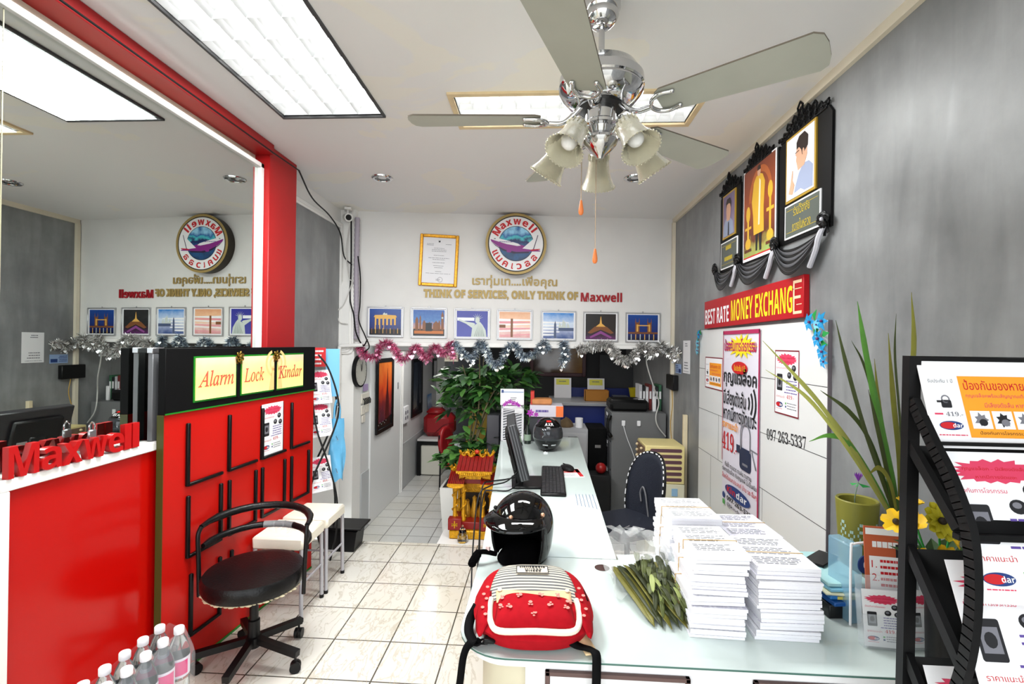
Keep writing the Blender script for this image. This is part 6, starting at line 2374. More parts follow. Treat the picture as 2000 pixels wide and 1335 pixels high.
for z0, y1, z1 in ((1.385, 1.035, 1.235), (1.145, 1.02, .955), (.895, 1.03, .72)):
    m = MB(); d = Vector((0, y1 - 1.17, z1 - z0)); 
    p0 = Vector((0, 0.012, z0 - .012)); p1 = p0 + d
    m.add([(RX[0], p0.y, p0.z), (RX[1], p0.y, p0.z), (RX[1], p1.y, p1.z), (RX[0], p1.y, p1.z)], [(0, 1, 2, 3)], MATBLACK); m.build('shelf_back', t, solid=.003)
    m = MB(); m.box(RX[0], RX[1], p1.y - .012, p1.y + .004, p1.z - .012, p1.z, BLACKMETAL); m.build('shelf_lip', t)
m = MB(); m.box(RX[0], RX[1], -.008, .008, 1.565, 1.583, BLACKMETAL, .003); m.build('top_rail', t)
m = MB(); m.box(RX[0], RX[1], -.075, -.070, 1.392, 1.40, BLACKMETAL); m.build('top_lip', t)
sheet('flyer', .297, .196, orange_flyer, 'landscape orange flyer on top of the black brochure rack', 'flyer', (.862, 1.105, 1.385), rot=(R(-17), 0, 0))
for k, (x, y0, z0, y1, z1, lab) in enumerate(((.876, 1.018, 1.10, 1.135, 1.388, 'upright lock flyer on the upper shelf of the black rack'), (.880, 1.0, .87, 1.118, 1.158, 'upright lock flyer on the middle shelf of the black rack'), (.866, 1.03, .62, 1.155, .905, 'upright lock flyer on the lower shelf of the black rack'))):
    ang = math.atan2(y1 - y0, z1 - z0)
    sheet('flyer', .21, .297, lock_flyer, lab, 'flyer', (x, y0 - .012, z0), rot=(-ang, 0, 0), seed=20 + k)
# ------------------------------------------------------------------ on the long counter: monitor, keyboard, mouse and small things
t = thing('computer_monitor', 'black flat monitor seen from its edge on the long counter', 'monitor', (-.05, 3.12, TZ), R(4))
m = MB(); m.box(-.12, .10, -.13, .13, .0005, .016, BLACK, .005); m.build('base', t)
M = Matrix.Translation((-.01, 0, .0)) @ Matrix.Rotation(R(-15), 4, 'Y')
m = MB(M); m.box(-.075, -.03, -.05, .05, .012, .25, BLACK, .008); m.build('neck', t)
m = MB(M); m.box(-.038, .020, -.235, .235, .085, .43, mat('monitor_case', (36, 36, 39), .35), .006); m.box(-.066, -.036, -.16, .16, .14, .37, BLACK, .012)
for k in range(3):
    m.box(-.032 + .016 * k, -.027 + .016 * k, -.2375, -.235, .09, .425, mat('case_ridge', (92, 92, 96), .4))
c = m.build('case', t)
m = MB(M); m.add([(.0206, -.222, .10), (.0206, .222, .10), (.0206, .222, .415), (.0206, -.222, .415)], [(0, 1, 2, 3)], mat('dark_screen', (20, 22, 26), .08)); m.build('screen', t)
m = MB(M); m.box(-.070, -.06, -.12, -.06, .20, .225, mat('grey_port', (140, 140, 140), .4)); m.build('port_cover', c)
for k, pts in enumerate(([(-.12, 3.05, .80), (-.20, 3.02, .735), (-.30, 2.98, .715), (-.36, 2.90, .66), (-.37, 2.75, .35), (-.35, 2.6, .03)], [(-.12, 2.98, .74), (-.18, 2.93, .708), (-.28, 2.92, .708), (-.325, 2.90, .69), (-.34, 2.86, .5), (-.335, 2.8, .1)], [(-.15, 3.14, .73), (-.22, 3.16, .708), (-.30, 3.10, .71), (-.35, 3.02, .69), (-.36, 3.0, .4), (-.37, 2.9, .02)])):
    m = MB(); m.tube(smooth_path(pts, 6), .0045, BLACK, 6)
    tag(m.build('monitor_cable'), ('thick cable looping from the monitor over the counter edge', 'thin cable lying nearest the helmet and dropping off the counter', 'cable running from behind the monitor base down beside the counter')[k], 'cable')

KEYC = mat('key_cap', (40, 40, 43), .45)
t = thing('keyboard', 'black keyboard lying lengthwise beside the monitor', 'keyboard', (.095, 3.19, TZ + .0004), R(-1))
m = MB(); m.box(-.075, .078, -.33, .32, 0, .018, BLACK, .006); m.build('case', t)
m = MB()
for r in range(6):
    n = 20 if r else 17
    for k in range(n):
        y = -.315 + .615 * k / n
        m.box(-.066 + .0225 * r, -.047 + .0225 * r, y, y + .615 / n - .006, .018, .0245, KEYC)
m.build('keys', t)
t = thing('mouse', 'black computer mouse beyond the keyboard on a red leaflet', 'mouse', (.205, 3.46, TZ + .003), R(35))
m = MB(); m.lathe([(.0, .001), (.036, .001), (.041, .012), (.036, .028), (.022, .038), (.0, .041)], BLACK, 24, (0, 0, 0), Matrix.Diagonal((1.0, 1.6, 1, 1))); m.build('body', t)
m = MB(); m.box(-.003, .003, .02, .05, .034, .042, KEYC, .002); m.build('wheel', t)
m = MB(Matrix.Rotation(R(-90), 4, 'X')); m.box(-.075, .075, -.002, 0, -.11, .11, PAPER); m.flat_poly(rect(-.07, .07, .0, .1), -.0024, REDINK); m.flat_poly(rect(.045, .073, -.1, .1), -.0024, REDINK); m.lines(-.06, .03, -.02, 4, .02, .008, GREYINK, -.0024, 3)
m.lines(-.055, .045, .07, 2, .035, .02, mat('pale_red_print', (236, 150, 140), .6), -.0028, 9, .1)
tag(m.build('leaflet', loc=(.225, 3.40, TZ + .0004), rotz=R(8)), 'red and white leaflet under the computer mouse', 'leaflet')
t = thing('key_fob', 'black car key fob with a ring near the monitor', 'key', (-.165, 3.86, TZ + .0005), R(20))
m = MB(); m.box(-.022, .022, -.045, .04, 0, .016, BLACK, .007); m.build('fob', t)
m = MB(); m.tube([(.018 * math.cos(R(20 * k)) - .025, .055 + .018 * math.sin(R(20 * k)), .003) for k in range(18)], .0018, STEEL, 6, True); m.build('ring', t)

WMESH = mat('white_mesh', (226, 226, 230), .4)
t = thing('file_holder', 'white lattice file holder at the far left end of the counter', 'file holder', (-.245, 4.50, TZ + .0005), R(2))
m = MB()
m.box(-.105, .105, -.07, -.066, 0, .012, WMESH); m.box(-.105, .105, -.07, -.066, .30, .325, WMESH); m.box(-.105, -.085, -.07, -.066, 0, .325, WMESH); m.box(.085, .105, -.07, -.066, 0, .325, WMESH)
for k in range(12):
    z = .02 + .024 * k
    m.bar((-.09, -.068, z), (.09, -.068, min(.31, z + .05)), .008, .004, WMESH, (0, 1, 0))
m.box(-.105, .105, .066, .07, 0, .325, WMESH); m.box(-.105, -.101, -.07, .07, 0, .325, WMESH); m.box(.101, .105, -.07, .07, 0, .325, WMESH); m.box(-.105, .105, -.07, .07, 0, .003, WMESH)
m.build('lattice_box', t)
m = MB(); m.box(.02, .09, -.0715, -.070, .26, .305, PAPER); m.box(.055, .09, -.0715, -.070, .012, .05, PAPER); m.build('tag_card', t)
m = MB(); m.box(-.095, .095, -.05, .05, .02, .30, mat('grey_files', (150, 152, 158), .6)); m.build('files', t)
t = thing('desk_calendar', 'white card calendar standing on the lattice file holder', 'calendar', (-.245, 4.49, TZ + .327), rot=(R(-12), 0, R(4)))
m = MB(); m.box(-.115, .105, 0, .003, 0, .15, PAPER, .001); m.flat_poly(rect(-.108, .1, .115, .125), -.001, mat('calendar_blue', (150, 170, 200), .5)); m.flat_poly(rect(-.105, -.085, .112, .14), -.0012, BLUEINK); m.lines(-.02, .04, .07, 3, .016, .008, GREYINK, -.001, 4); m.build('card', t)
ORCH = mat('orchid_petal', (170, 36, 170), .5)
t = thing('orchid', 'purple orchid stem in a small dark bottle beside the file holder', 'orchid', (-.10, 4.36, TZ + .0005))
m = MB(); m.lathe([(.0, .0), (.03, .0), (.032, .10), (.014, .14), (.014, .17), (.0, .17)], mat('dark_bottle', (30, 40, 34), .12), 20); m.build('bottle', t)
m = MB(); m.shell([(.0325, .03), (.0325, .085)], mat('bottle_paper', (140, 160, 140), .5), 20); m.build('bottle_label', t)
m = MB(); m.tube(smooth_path([(0, 0, .15), (.01, -.02, .26), (-.06, -.03, .34), (-.18, -.02, .37)], 6), .003, mat('orchid_stem', (70, 96, 60), .5), 6); m.tube(smooth_path([(0, 0, .15), (.02, -.03, .22), (.03, -.05, .27)], 5), .003, mat('orchid_stem', (70, 96, 60), .5), 6); st = m.build('stem', t)
for k, (x, y, z, r) in enumerate(((-.19, -.03, .365, .024), (-.16, -.035, .38, .024), (-.13, -.04, .365, .026), (-.10, -.04, .36, .024), (-.21, -.03, .35, .02), (-.08, -.035, .345, .02), (.025, -.06, .285, .038), (.075, -.05, .27, .026))):
    m = MB(); star_flower(m, Vector((x, y, z)), r, k * .4, ORCH); m.build('blossom', st)
t = thing('storage_box', 'dark grey box behind the full face helmet carrying the white file box', 'box', (.06, 4.57, TZ + .0005))
m = MB(); m.box(-.15, .14, -.10, .10, 0, .225, mat('dark_grey_card', (58, 60, 64), .5), .004); m.build('box_body', t)
t = thing('file_box', 'white file box with an orange end on the dark grey box', 'file box', (.07, 4.56, TZ + .227))
m = MB(); m.box(-.155, .15, -.11, .11, 0, .105, mat('lilac_white', (214, 210, 222), .5), .004); m.box(.085, .152, -.1115, .1115, .004, .101, mat('orange_card', (240, 120, 60), .5)); m.lines(-.1, .02, .065, 1, .02, .02, VIOLETINK, -.1118, 9, .05); m.build('box_body', t)
t = thing('wooden_box', 'small tan wooden case lying on the white file box', 'box', (.03, 4.56, TZ + .3335))
m = MB(); m.box(-.10, .09, -.07, .07, 0, .055, mat('tan_wood', (196, 130, 76), .45, noise=.15, nscale=12), .012); m.build('case', t)
m = MB(); m.box(-.14, -.105, -.06, .06, 0, .12, mat('red_carton', (196, 50, 40), .5), .003)
tag(m.build('carton', loc=(.06, 4.56, TZ + .3335)), 'small red and orange carton standing left of the tan wooden case', 'carton')

# ------------------------------------------------------------------ office chair behind the counter
NAVYF = mat('navy_mesh', (17, 22, 36), .7, bump=.3, bscale=150)
PIPB = mat('black_white_piping', (110, 110, 114), .5)
t = thing('office_chair', 'navy office chair with striped piping behind the counter', 'chair', (.745, 3.28, -.03), R(-63))
t.scale = (.88, .9, 1.0)
m = MB()


def seatback(u, v, k=1.0, off=0.0):
    a = 2 * PI * u
    x = .20 * k * v * math.copysign(abs(math.cos(a)) ** .75, math.cos(a))
    z = .27 * k * v * math.copysign(abs(math.sin(a)) ** .8, math.sin(a))
    return (x, -.05 * (x / .2) ** 2 + .08 * (z / .27) * .5 + off, .63 + z)


m.grid(lambda u, v: seatback(u, v, 1, 0.0), 32, 8, NAVYF, True); m.build('backrest', t, solid=.03)
m = MB(); m.tube([seatback(k / 40, 1.02) for k in range(40)], .012, BLACK, 8, True)
rim = m.build('rim', t)
m = MB()
for k in range(80):
    if k % 2 == 0:
        p, q = Vector(seatback(k / 80, 1.03, 1, -.012)), Vector(seatback((k + 1) / 80, 1.03, 1, -.012))
        m.tube([p, q], .0042, PAPER, 6)
m.build('white_stitching', rim)
m = MB(); m.tube(smooth_path([(.05, -.035, .42), (.02, -.04, .56), (.0, -.04, .64), (-.03, -.04, .68), (-.06, -.04, .64), (-.05, -.04, .58)], 6), .006, PIPB, 6); m.build('wire_trim', t)
m = MB(); m.box(-.22, .22, -.42, .02, .42, .50, NAVYF, .035); m.build('seat', t)
m = MB(); m.bar((0, .0, .40), (0, .06, .62), .06, .02, BLACK, (0, 1, 0)); m.build('back_support', t)
m = MB(); m.lathe([(.03, .10), (.03, .25), (.02, .26), (.02, .43)], BLACK, 16, (0, -.2, 0)); m.build('column', t)
for k in range(5):
    a = R(72 * k + 20)
    m = MB(); e = Vector((math.cos(a), math.sin(a), 0)); c0 = Vector((0, -.2, .1)); m.bar(c0, c0 + e * .26 - Vector((0, 0, .03)), .035, .03, BLACK); lg = m.build('leg', t)
    m = MB(); c = c0 + e * .25; sd = Vector((-e.y, e.x, 0)); m.tube([Vector((c.x, c.y, .028)) - sd * .02, Vector((c.x, c.y, .028)) + sd * .02], .028, BLACK, 14); m.build('castor', lg)
t = thing('waste_bin', 'yellow plastic bin beside the office chair', 'bin', (1.07, 3.30, 0))
m = MB(); m.lathe([(.0, .0), (.09, .0), (.12, .46), (.125, .47), (.115, .47), (.085, .01), (.0, .01)], mat('yellow_plastic', (226, 186, 60), .45), 24); m.build('bucket', t)

# ------------------------------------------------------------------ cream drawer unit, filing cabinet and other office furniture
YC = mat('cream_drawer', (230, 214, 150), .45)
t = thing('drawer_unit', 'cream drawer unit with slotted side panel by the grey wall', 'drawer unit', (0, 0, -.3))
m = MB(); m.box(.925, 1.26, 4.25, 4.60, 0, .70, mat('cream_lower', (226, 222, 196), .5), .004); m.build('lower_cabinet', t)
m = MB(); m.box(.925, 1.26, 4.25, 4.60, .702, 1.03, YC, .006); m.build('carcass', t)
SLOT = mat('slot_purple', (98, 66, 74), .5)
for k in range(6):
    z = .725 + .05 * k
    m = MB(Matrix.Translation((0, 4.2495, 0))); m.prism(rrect(.965, 1.235, z, z + .03, .013), -.001, .0, SLOT); m.build('slot', t)
for k in range(6):
    z = .72 + .05 * k
    m = MB(); m.box(.915, .925, 4.27, 4.58, z, z + .042, mat('drawer_brown', (120, 96, 80), .5), .003); d = m.build('drawer', t)
    for y in (4.33, 4.52):
        m = MB(); m.sphere((.905, y, z + .02), .013, PALEWOOD, 10, 8); m.build('knob', d)
m = MB(); m.box(1.15, 1.20, 4.246, 4.25, .60, .665, mat('blue_sticker', (150, 190, 220), .5)); m.build('sticker', t)

GREYST = mat('grey_cabinet', (112, 113, 114), .5, noise=.05, nscale=3)
t = thing('filing_cabinet', 'grey steel filing cabinet with drawers facing the aisle', 'filing cabinet', (0, 0, -.3))
m = MB(); m.box(.745, 1.295, 5.02, 5.48, 0, 1.205, GREYST, .004); m.build('carcass', t)
for k in range(4):
    z = .03 + .293 * k
    m = MB(); m.box(.732, .745, 5.035, 5.465, z, z + .28, mat('drawer_grey', (84, 85, 88), .5), .003); d = m.build('drawer', t)
    m = MB(); m.box(.720, .732, 5.18, 5.32, z + .20, z + .225, STEEL, .003); m.build('handle', d)
    m = MB(); m.box(.728, .7325, 5.20, 5.30, z + .235, z + .265, PAPER); m.build('label_holder', d)
for x in (.865, 1.02):
    m = MB(); m.box(x - .018, x + .018, 5.005, 5.02, 1.07, 1.125, PAPER, .004); m.build('switch', t)
m = MB(); m.tube(smooth_path([(.865, 5.008, 1.07), (.90, 5.0, .95), (.96, 5.0, .80), (1.02, 5.0, .62)], 6), .004, PAPER, 6); m.build('switch_cable', t)
t = thing('printer', 'black printer on the grey filing cabinet', 'printer', (.94, 5.25, .906))
m = MB(); m.box(-.20, .20, -.17, .17, 0, .12, BLACK, .03); m.build('body', t)
m = MB(); m.box(.06, .15, -.05, -.01, .12, .123, STEEL); m.box(.1, .16, -.10, -.07, .12, .123, PAPER); m.build('tray_cards', t)
t = thing('telephone', 'black telephone handset hung at the left edge of the filing cabinet', 'telephone', (.735, 5.0, .66))
m = MB(); m.tube(smooth_path([(0, -.01, .0), (-.03, -.02, .06), (-.035, -.02, .14), (-.01, -.01, .22)], 6), [.022] * 4 + [.014] * 11 + [.022] * 4, BLACK, 10); m.build('handset', t)
t = thing('power_strip', 'white power strip standing upright beside the printer', 'power strip', (1.20, 5.13, .906))
m = MB(); m.box(-.018, .018, -.012, .012, 0, .16, PAPER, .004); m.build('body', t)
m = MB(); m.tube(smooth_path([(1.06, 4.86, 1.52), (1.07, 4.90, 1.40), (1.15, 4.95, 1.18), (1.22, 5.02, 1.02), (1.18, 4.97, .88), (1.20, 4.96, .78), (1.28, 4.97, .68)], 7), .0065, mat('pale_cable', (200, 200, 196), .5), 8)
tag(m.build('hanging_cable'), 'pale cable hanging from the silver tinsel past the filing cabinet', 'cable')
for k, c in enumerate(((200, 200, 204), (30, 30, 32), (214, 214, 216), (120, 40, 40), (206, 206, 210), (40, 40, 44), (60, 110, 80))):
    t = thing('ring_binder', ('white', 'black', 'pale grey', 'dark red', 'light grey', 'charcoal', 'green')[k] + ' ring binder in the row on the filing cabinet by the wall', 'binder', (1.085 + .034 * k, 5.36, .906), group='binders on the filing cabinet')
    m = MB(); m.box(-.015, .015, -.11, .11, 0, .27 - .012 * (k % 3), mat('binder_%d' % k, c, .5), .003); m.build('cover', t)
    m = MB(); m.box(-.010, .010, -.1115, -.11, .12, .2, PAPER); m.build('spine_label', t)

BLUEC = mat('blue_front', (16, 36, 110), .45)
GREYT = mat('grey_worktop', (166, 168, 172), .4)
t = thing('service_counter', 'blue counter with grey worktop in the dim office', 'counter', (0, 0, -.3))
m = MB(); m.box(.17, 1.29, 5.86, 6.50, 0, 1.165, BLUEC); m.build('front', t)
m = MB(); m.box(.13, 1.30, 5.80, 6.55, 1.165, 1.20, GREYT, .004); m.build('worktop', t)
m = MB(); m.box(.40, 1.29, 6.48, 6.54, 1.201, 1.32, BLUEC); m.build('back_ledge', t)
YNOTE = mat('yellow_note', (230, 226, 90), .6)
for k, (x, lab) in enumerate(((.305, 'white card with a yellow note at the left end of the blue counter'), (.735, 'white card with a yellow note behind the brown box'))):
    t = thing('notice_card', lab, 'card', (x, 6.32, .9005), rot=(R(-10), 0, 0))
    m = MB(); m.box(-.11, .11, 0, .004, 0, .26, PAPER); m.build('card', t)
    m = MB(); m.box(-.085, .085, -.002, 0, .17, .245, YNOTE); m.lines(-.05, .05, .22, 1, .02, .012, GREYINK, -.003, 4); m.build('note', t)
t = thing('cardboard_box', 'brown open box on the blue counter', 'box', (.71, 6.08, .9005))
m = MB(); w, d, h = .145, .09, .13
KR = mat('kraft', (186, 124, 48), .7)
for x0, x1, y0, y1 in ((-w, w, -d, -d + .005), (-w, w, d - .005, d), (-w, -w + .005, -d, d), (w - .005, w, -d, d)):
    m.box(x0, x1, y0, y1, 0, h, KR)
m.box(-w, w, -d, d, 0, .004, KR); m.build('carton', t)
t = thing('bucket', 'yellow bucket on the blue counter near the wall', 'bucket', (1.21, 6.2, .9005))
m = MB(); m.lathe([(.0, .0), (.055, .0), (.08, .15), (.085, .155), (.074, .15), (.05, .006), (.0, .006)], mat('yellow_bucket', (226, 206, 40), .45), 20); m.build('pail', t)
t = thing('document_tray', 'stack of clear desk trays on the blue counter', 'tray', (1.0, 6.05, .9005))
for k in range(3):
    m = MB(); m.box(-.09, .09, -.12, .12, .03 * k, .03 * k + .006, mat('smoke_plastic', (120, 124, 130), .3)); m.build('tray', t)
m = MB(); m.box(-.09, -.086, .1, .12, 0, .07, BLACK); m.box(.086, .09, .1, .12, 0, .07, BLACK); m.build('support', t)

t = thing('drawer_cabinet', 'white three drawer cabinet beyond the end of the counter', 'drawer cabinet', (0, 0, -.3))
m = MB(); m.box(.20, .52, 5.16, 5.56, 0, 1.0, mat('pale_cabinet', (176, 177, 180), .45), .004); m.build('carcass', t)
for k in range(3):
    z = .03 + .315 * k
    m = MB(); m.box(.215, .505, 5.148, 5.16, z, z + .30, mat('pale_drawer', (190, 191, 194), .45), .003); d = m.build('drawer', t)
    m = MB(); m.box(.31, .41, 5.138, 5.148, z + .25, z + .265, STEEL, .002); m.build('handle', d)
t = thing('cloth_bag', 'crumpled brown cloth bag on the white drawer cabinet', 'bag', (.29, 5.30, .7005))
m = MB(); m.grid(lambda u, v: (.085 * math.cos(2 * PI * u) * math.sin(PI * (.5 + .5 * v)) ** .6 * (1 + .12 * math.sin(6 * PI * u)), .07 * math.sin(2 * PI * u) * math.sin(PI * (.5 + .5 * v)) ** .6, .10 * v * (1 + .1 * math.sin(10 * u)) + .0), 24, 8, mat('brown_cloth', (96, 78, 54), .9, noise=.2, nscale=20), True); m.build('bag_body', t)
t = thing('paper_roll', 'white paper roll on the white drawer cabinet', 'paper roll', (.435, 5.28, .7005))
m = MB(); m.lathe([(.012, .0), (.042, .0), (.042, .10), (.012, .10)], PAPER, 20); m.build('roll', t)
t = thing('black_cabinet', 'tall black cabinet between drawer cabinet and filing cabinet', 'cabinet', (0, 0, -.3))
m = MB(); m.box(.53, .72, 5.20, 5.60, 0, 1.0, MATBLACK, .004); m.build('carcass', t)
m = MB(); m.box(.60, .66, 5.195, 5.20, .80, .83, STEEL); m.build('handle', t)
t = thing('storage_crate', 'low dark crate carrying the red ball in front of the black cabinet', 'crate', (.62, 4.98, -.3))
m = MB(); m.box(-.10, .10, -.10, .10, 0, .59, mat('dark_crate', (26, 26, 28), .6), .004); m.build('crate_body', t)
m = MB(); m.sphere((0, 0, .055), .055, mat('red_rubber', (150, 24, 24), .3), 20, 14)
tag(m.build('ball', loc=(.635, 4.96, .2905)), 'dark red ball at the foot of the black cabinet', 'ball')

t = thing('picture_frame', 'dark red framed picture on the dim office wall behind the plant', 'picture', (.28, 7.495, 1.37))
m = MB(); w, h, b = .43, .27, .055
for x0, x1, z0, z1 in ((-w, -w + b, -h, h), (w - b, w, -h, h), (-w + b, w - b, -h, -h + b), (-w + b, w - b, h - b, h)):
    m.box(x0, x1, -.025, 0, z0, z1, mat('dark_red_frame', (70, 14, 22), .35), .004)
m.build('frame', t)
m = MB(); m.box(-w + b, w - b, -.008, -.001, -h + b, h - b, gradient_mat('dim_picture', [(0, (60, 40, 30)), (.5, (96, 70, 44)), (1, (150, 110, 60))], 'X', .1, .5, 6)); m.build('glazed_print', t)
t = thing('grey_screen', 'grey partition screen on the far side of the blue counter', 'screen', (0, 0, -.3))
m = MB(); m.box(.85, 1.315, 6.9, 6.94, 0, 1.75, mat('screen_grey', (62, 63, 65), .6)); m.build('panel', t)

# ------------------------------------------------------------------ shrine on its tiled plinth
m = MB(); m.box(-.80, -.33, 3.812, 4.42, -.3, 0, WHITE, .004)
struct(m.build('floor_plinth'))
SHRED = mat('shrine_red', (128, 14, 12), .4)
SHGOLD = mat('shrine_gold', (196, 142, 18), .35, .5, noise=.25, nscale=45, bump=.4, bscale=90)
SHDARK = mat('shrine_dark', (52, 40, 20), .5)
t = thing('shrine', 'small red and gold house shrine with tiled roof beside the counter', 'shrine', (-.535, 4.10, .001))
W = .165
m = MB(); m.box(-W - .02, W + .02, -.19, .16, 0, .07, SHGOLD, .008); m.build('gold_base', t)
m = MB(); m.box(-W - .01, W + .01, -.16, .15, .07, .13, SHRED, .004); m.build('red_plinth', t)
for x in (-W + .025, W - .045):
    m = MB(); m.box(x - .055, x + .055, -.19, -.12, .07, .165, SHRED, .004); bx = m.build('side_box', t)
    m = MB(Matrix.Translation((x, -.191, .118)))
    m.ring(0, .012, .016, .024, -.001, SHGOLD, 14, 1.0, PI, 2 * PI); m.ring(0, -.014, .016, .024, -.001, SHGOLD, 14, 1.0, 0, PI); m.flat_poly(rect(-.004, .004, -.03, .03), -.0012, SHGOLD); m.build('gold_emblem', bx)
for x in (-W + .015, -W + .085, W - .085, W - .015):
    for y in (-.12, .11):
        if abs(x) < .1 and y > 0:
            continue
        m = MB(); m.lathe([(.024, .13), (.026, .15), (.017, .17), (.016, .30), (.02, .36), (.026, .43)], SHGOLD, 14, (x, y, 0))
        P = smooth_path([(x + .022 * math.cos(k * 1.1), y + .022 * math.sin(k * 1.1), .16 + .02 * k) for k in range(13)], 4)
        m.tube(P, .006, SHGOLD, 6); m.build('dragon_column', t)
m = MB(); m.box(-W, W, .10, .14, .13, .45, SHDARK); m.box(-W + .03, W - .03, .08, .10, .30, .42, SHGOLD, .004); m.build('back_panel', t)
rnd = random.Random(8)
for x, h in ((-.06, .15), (.0, .18), (.06, .15)):
    m = MB(); m.lathe([(.0, .13), (.03, .13), (.034, .16), (.022, .13 + h * .6), (.016, .13 + h * .75), (.02, .13 + h * .88), (.0, .13 + h)], mat('idol_gold', (190, 140, 40), .35, .4, noise=.3, nscale=30), 14, (x, -.02, 0)); m.build('idol', t)


def roof(nm, x0, x1, y0, y1, z0, rise, over):
    g = MB()
    n = 9
    for k in range(n):
        xa, xb = x0 + (x1 - x0) * k / n, x0 + (x1 - x0) * (k + 1) / n
        g.box(xa + .002, xb - .002, y0 - over, (y0 + y1) / 2, z0, z0 + .014, SHRED)
        for q in (-8, -4):
            pass
    for i in range(len(g.v)):
        x, y, z = g.v[i]
        f = (y - (y0 - over)) / (((y0 + y1) / 2) - (y0 - over))
        g.v[i] = (x + (0 if .2 < (x - x0) / (x1 - x0) < .8 else 0), y, z + rise * f + .018 * (abs((x - (x0 + x1) / 2)) / ((x1 - x0) / 2)) ** 3)
    m = MB(); m.add(g.v, g.f, SHRED, True)
    m.add([(x, (y0 + y1) - y, z) for x, y, z in g.v], [tuple(reversed(f)) for f in g.f], SHRED, True)
    ro = m.build(nm, t)
    m = MB()
    for k in range(n * 2):
        x = x0 + (x1 - x0) * (k + .5) / (n * 2)
        e = .018 * (abs((x - (x0 + x1) / 2)) / ((x1 - x0) / 2)) ** 3
        m.lathe([(.0, .0), (.011, .004), (.011, .01), (.0, .026)], SHGOLD, 8, (x, y0 - over - .002, z0 - .016 + e))
    m.box(x0, x1, y0 - over - .006, y0 - over + .004, z0 + .006, z0 + .022, SHGOLD)
    m.build('gold_eaves', ro)
    m = MB()
    P = []
    for s in (-1, 1):
        pts = [((x0 + x1) / 2 + s * f * (x1 - x0) / 2, (y0 + y1) / 2, z0 + rise + .02 + .02 * math.sin(f * 14) + .018 * f ** 2) for f in (.12, .25, .38, .5, .62, .75, .88, 1.0)]
        m.tube(smooth_path(pts, 4), .012, SHGOLD, 8)
        for f in range(7):
            b = Vector(pts[f])
            for q in range(3):
                d = Vector((rnd.uniform(-1, 1), rnd.uniform(-1, 1), rnd.uniform(.4, 1.4))).normalized() * .038
                m.tube([b, b + d * .6, b + d + Vector((.01 * s, 0, .004))], [.006, .004, .001], SHGOLD, 5)
    m.sphere(((x0 + x1) / 2, (y0 + y1) / 2, z0 + rise + .05), .02, mat('pearl_red', (200, 60, 40), .2), 12, 8)
    m.build('ridge_dragons', ro)


roof('lower_roof', -W - .035, -W + .10, -.17, .10, .43, .07, .03)
roof('lower_roof', W - .10, W + .035, -.17, .10, .43, .07, .03)
roof('main_roof', -W + .03, W - .005, -.13, .14, .53, .09, .05)
m = MB(); m.box(-W + .045, W - .02, -.11, .12, .43, .54, SHRED, .003); m.box(-W + .045, W - .02, -.125, -.11, .47, .53, SHGOLD, .003); m.build('frieze', t)
t = thing('glass_jar', 'small clear glass jar with a knob lid in front of the shrine', 'jar', (-.60, 3.86, .001))
m = MB(); m.lathe([(.0, .002), (.036, .002), (.042, .02), (.04, .05), (.03, .07), (.027, .08), (.0, .08)], GLASS, 20); m.build('jar_body', t)
m = MB(); m.lathe([(.0, .08), (.03, .08), (.03, .09), (.016, .11), (.007, .118), (.01, .13), (.0, .138)], GLASS, 20); m.build('lid', t)

# ------------------------------------------------------------------ tall plant in white planter
LG = [mat('plant_leaf', (58, 104, 48), .4, noise=.25, nscale=14), mat('plant_leaf_light', (86, 136, 62), .4, noise=.2, nscale=14), mat('plant_leaf_dark', (34, 66, 34), .45, noise=.25, nscale=14)]
t = thing('potted_tree', 'tall leafy artificial tree in a square white planter behind the shrine', 'plant', (-.755, 4.78, -.3))
m = MB(); m.prism([(-.15, 0), (.15, 0), (.19, .50), (-.19, .50)], -.17, .17, mat('planter_white', (226, 225, 220), .4)); m.build('planter', t)
m = MB(); m.box(-.165, .165, -.15, .15, .49, .503, mat('planter_soil', (40, 34, 28), .9)); m.build('soil', t)
rnd = random.Random(17)
tips = []
for k in range(7):
    a = k * .9
    top = Vector((.21 + .28 * math.cos(a), .28 + .22 * math.sin(a), 1.55 + .12 * (k % 3)))
    P = smooth_path([Vector((.03 * math.cos(a), .03 * math.sin(a), .49)), Vector((.10 + .04 * math.cos(a), .05, .95)), Vector((.18 + .10 * math.cos(a), .08 + .08 * math.sin(a), 1.3)), top], 6)
    m = MB(); m.tube(P, [.011 - .0003 * i for i in range(len(P))], mat('tree_bark', (104, 96, 70), .7, noise=.2, nscale=20), 7); m.build('stem', t)
    tips.append(top)


def leaf_spray(m, c, d, n, ln, wd):
    for k in range(n):
        dd = (d + Vector((rnd.gauss(0, .7), rnd.gauss(0, .7), rnd.gauss(0, .5)))).normalized()
        s = dd.cross(Vector((rnd.gauss(0, .4), rnd.gauss(0, .4), 1))).normalized()
        L = ln * rnd.uniform(.7, 1.2)
        w = wd * rnd.uniform(.8, 1.2)
        dr = Vector((0, 0, -L * .25))
        p0 = c + Vector((rnd.gauss(0, .02), rnd.gauss(0, .02), rnd.gauss(0, .03)))
        m.add([p0, p0 + dd * L * .4 - s * w + dr * .1, p0 + dd * L * .45 + Vector((0, 0, -.004)), p0 + dd * L * .4 + s * w + dr * .1, p0 + dd * L * .75 - s * w * .7 + dr * .5, p0 + dd * L * .75 + dr * .5, p0 + dd * L * .75 + s * w * .7 + dr * .5, p0 + dd * L + dr],
              [(0, 2, 1), (0, 3, 2), (1, 2, 5, 4), (2, 3, 6, 5), (4, 5, 7), (5, 6, 7)], LG[rnd.choice((0, 0, 1, 2))])


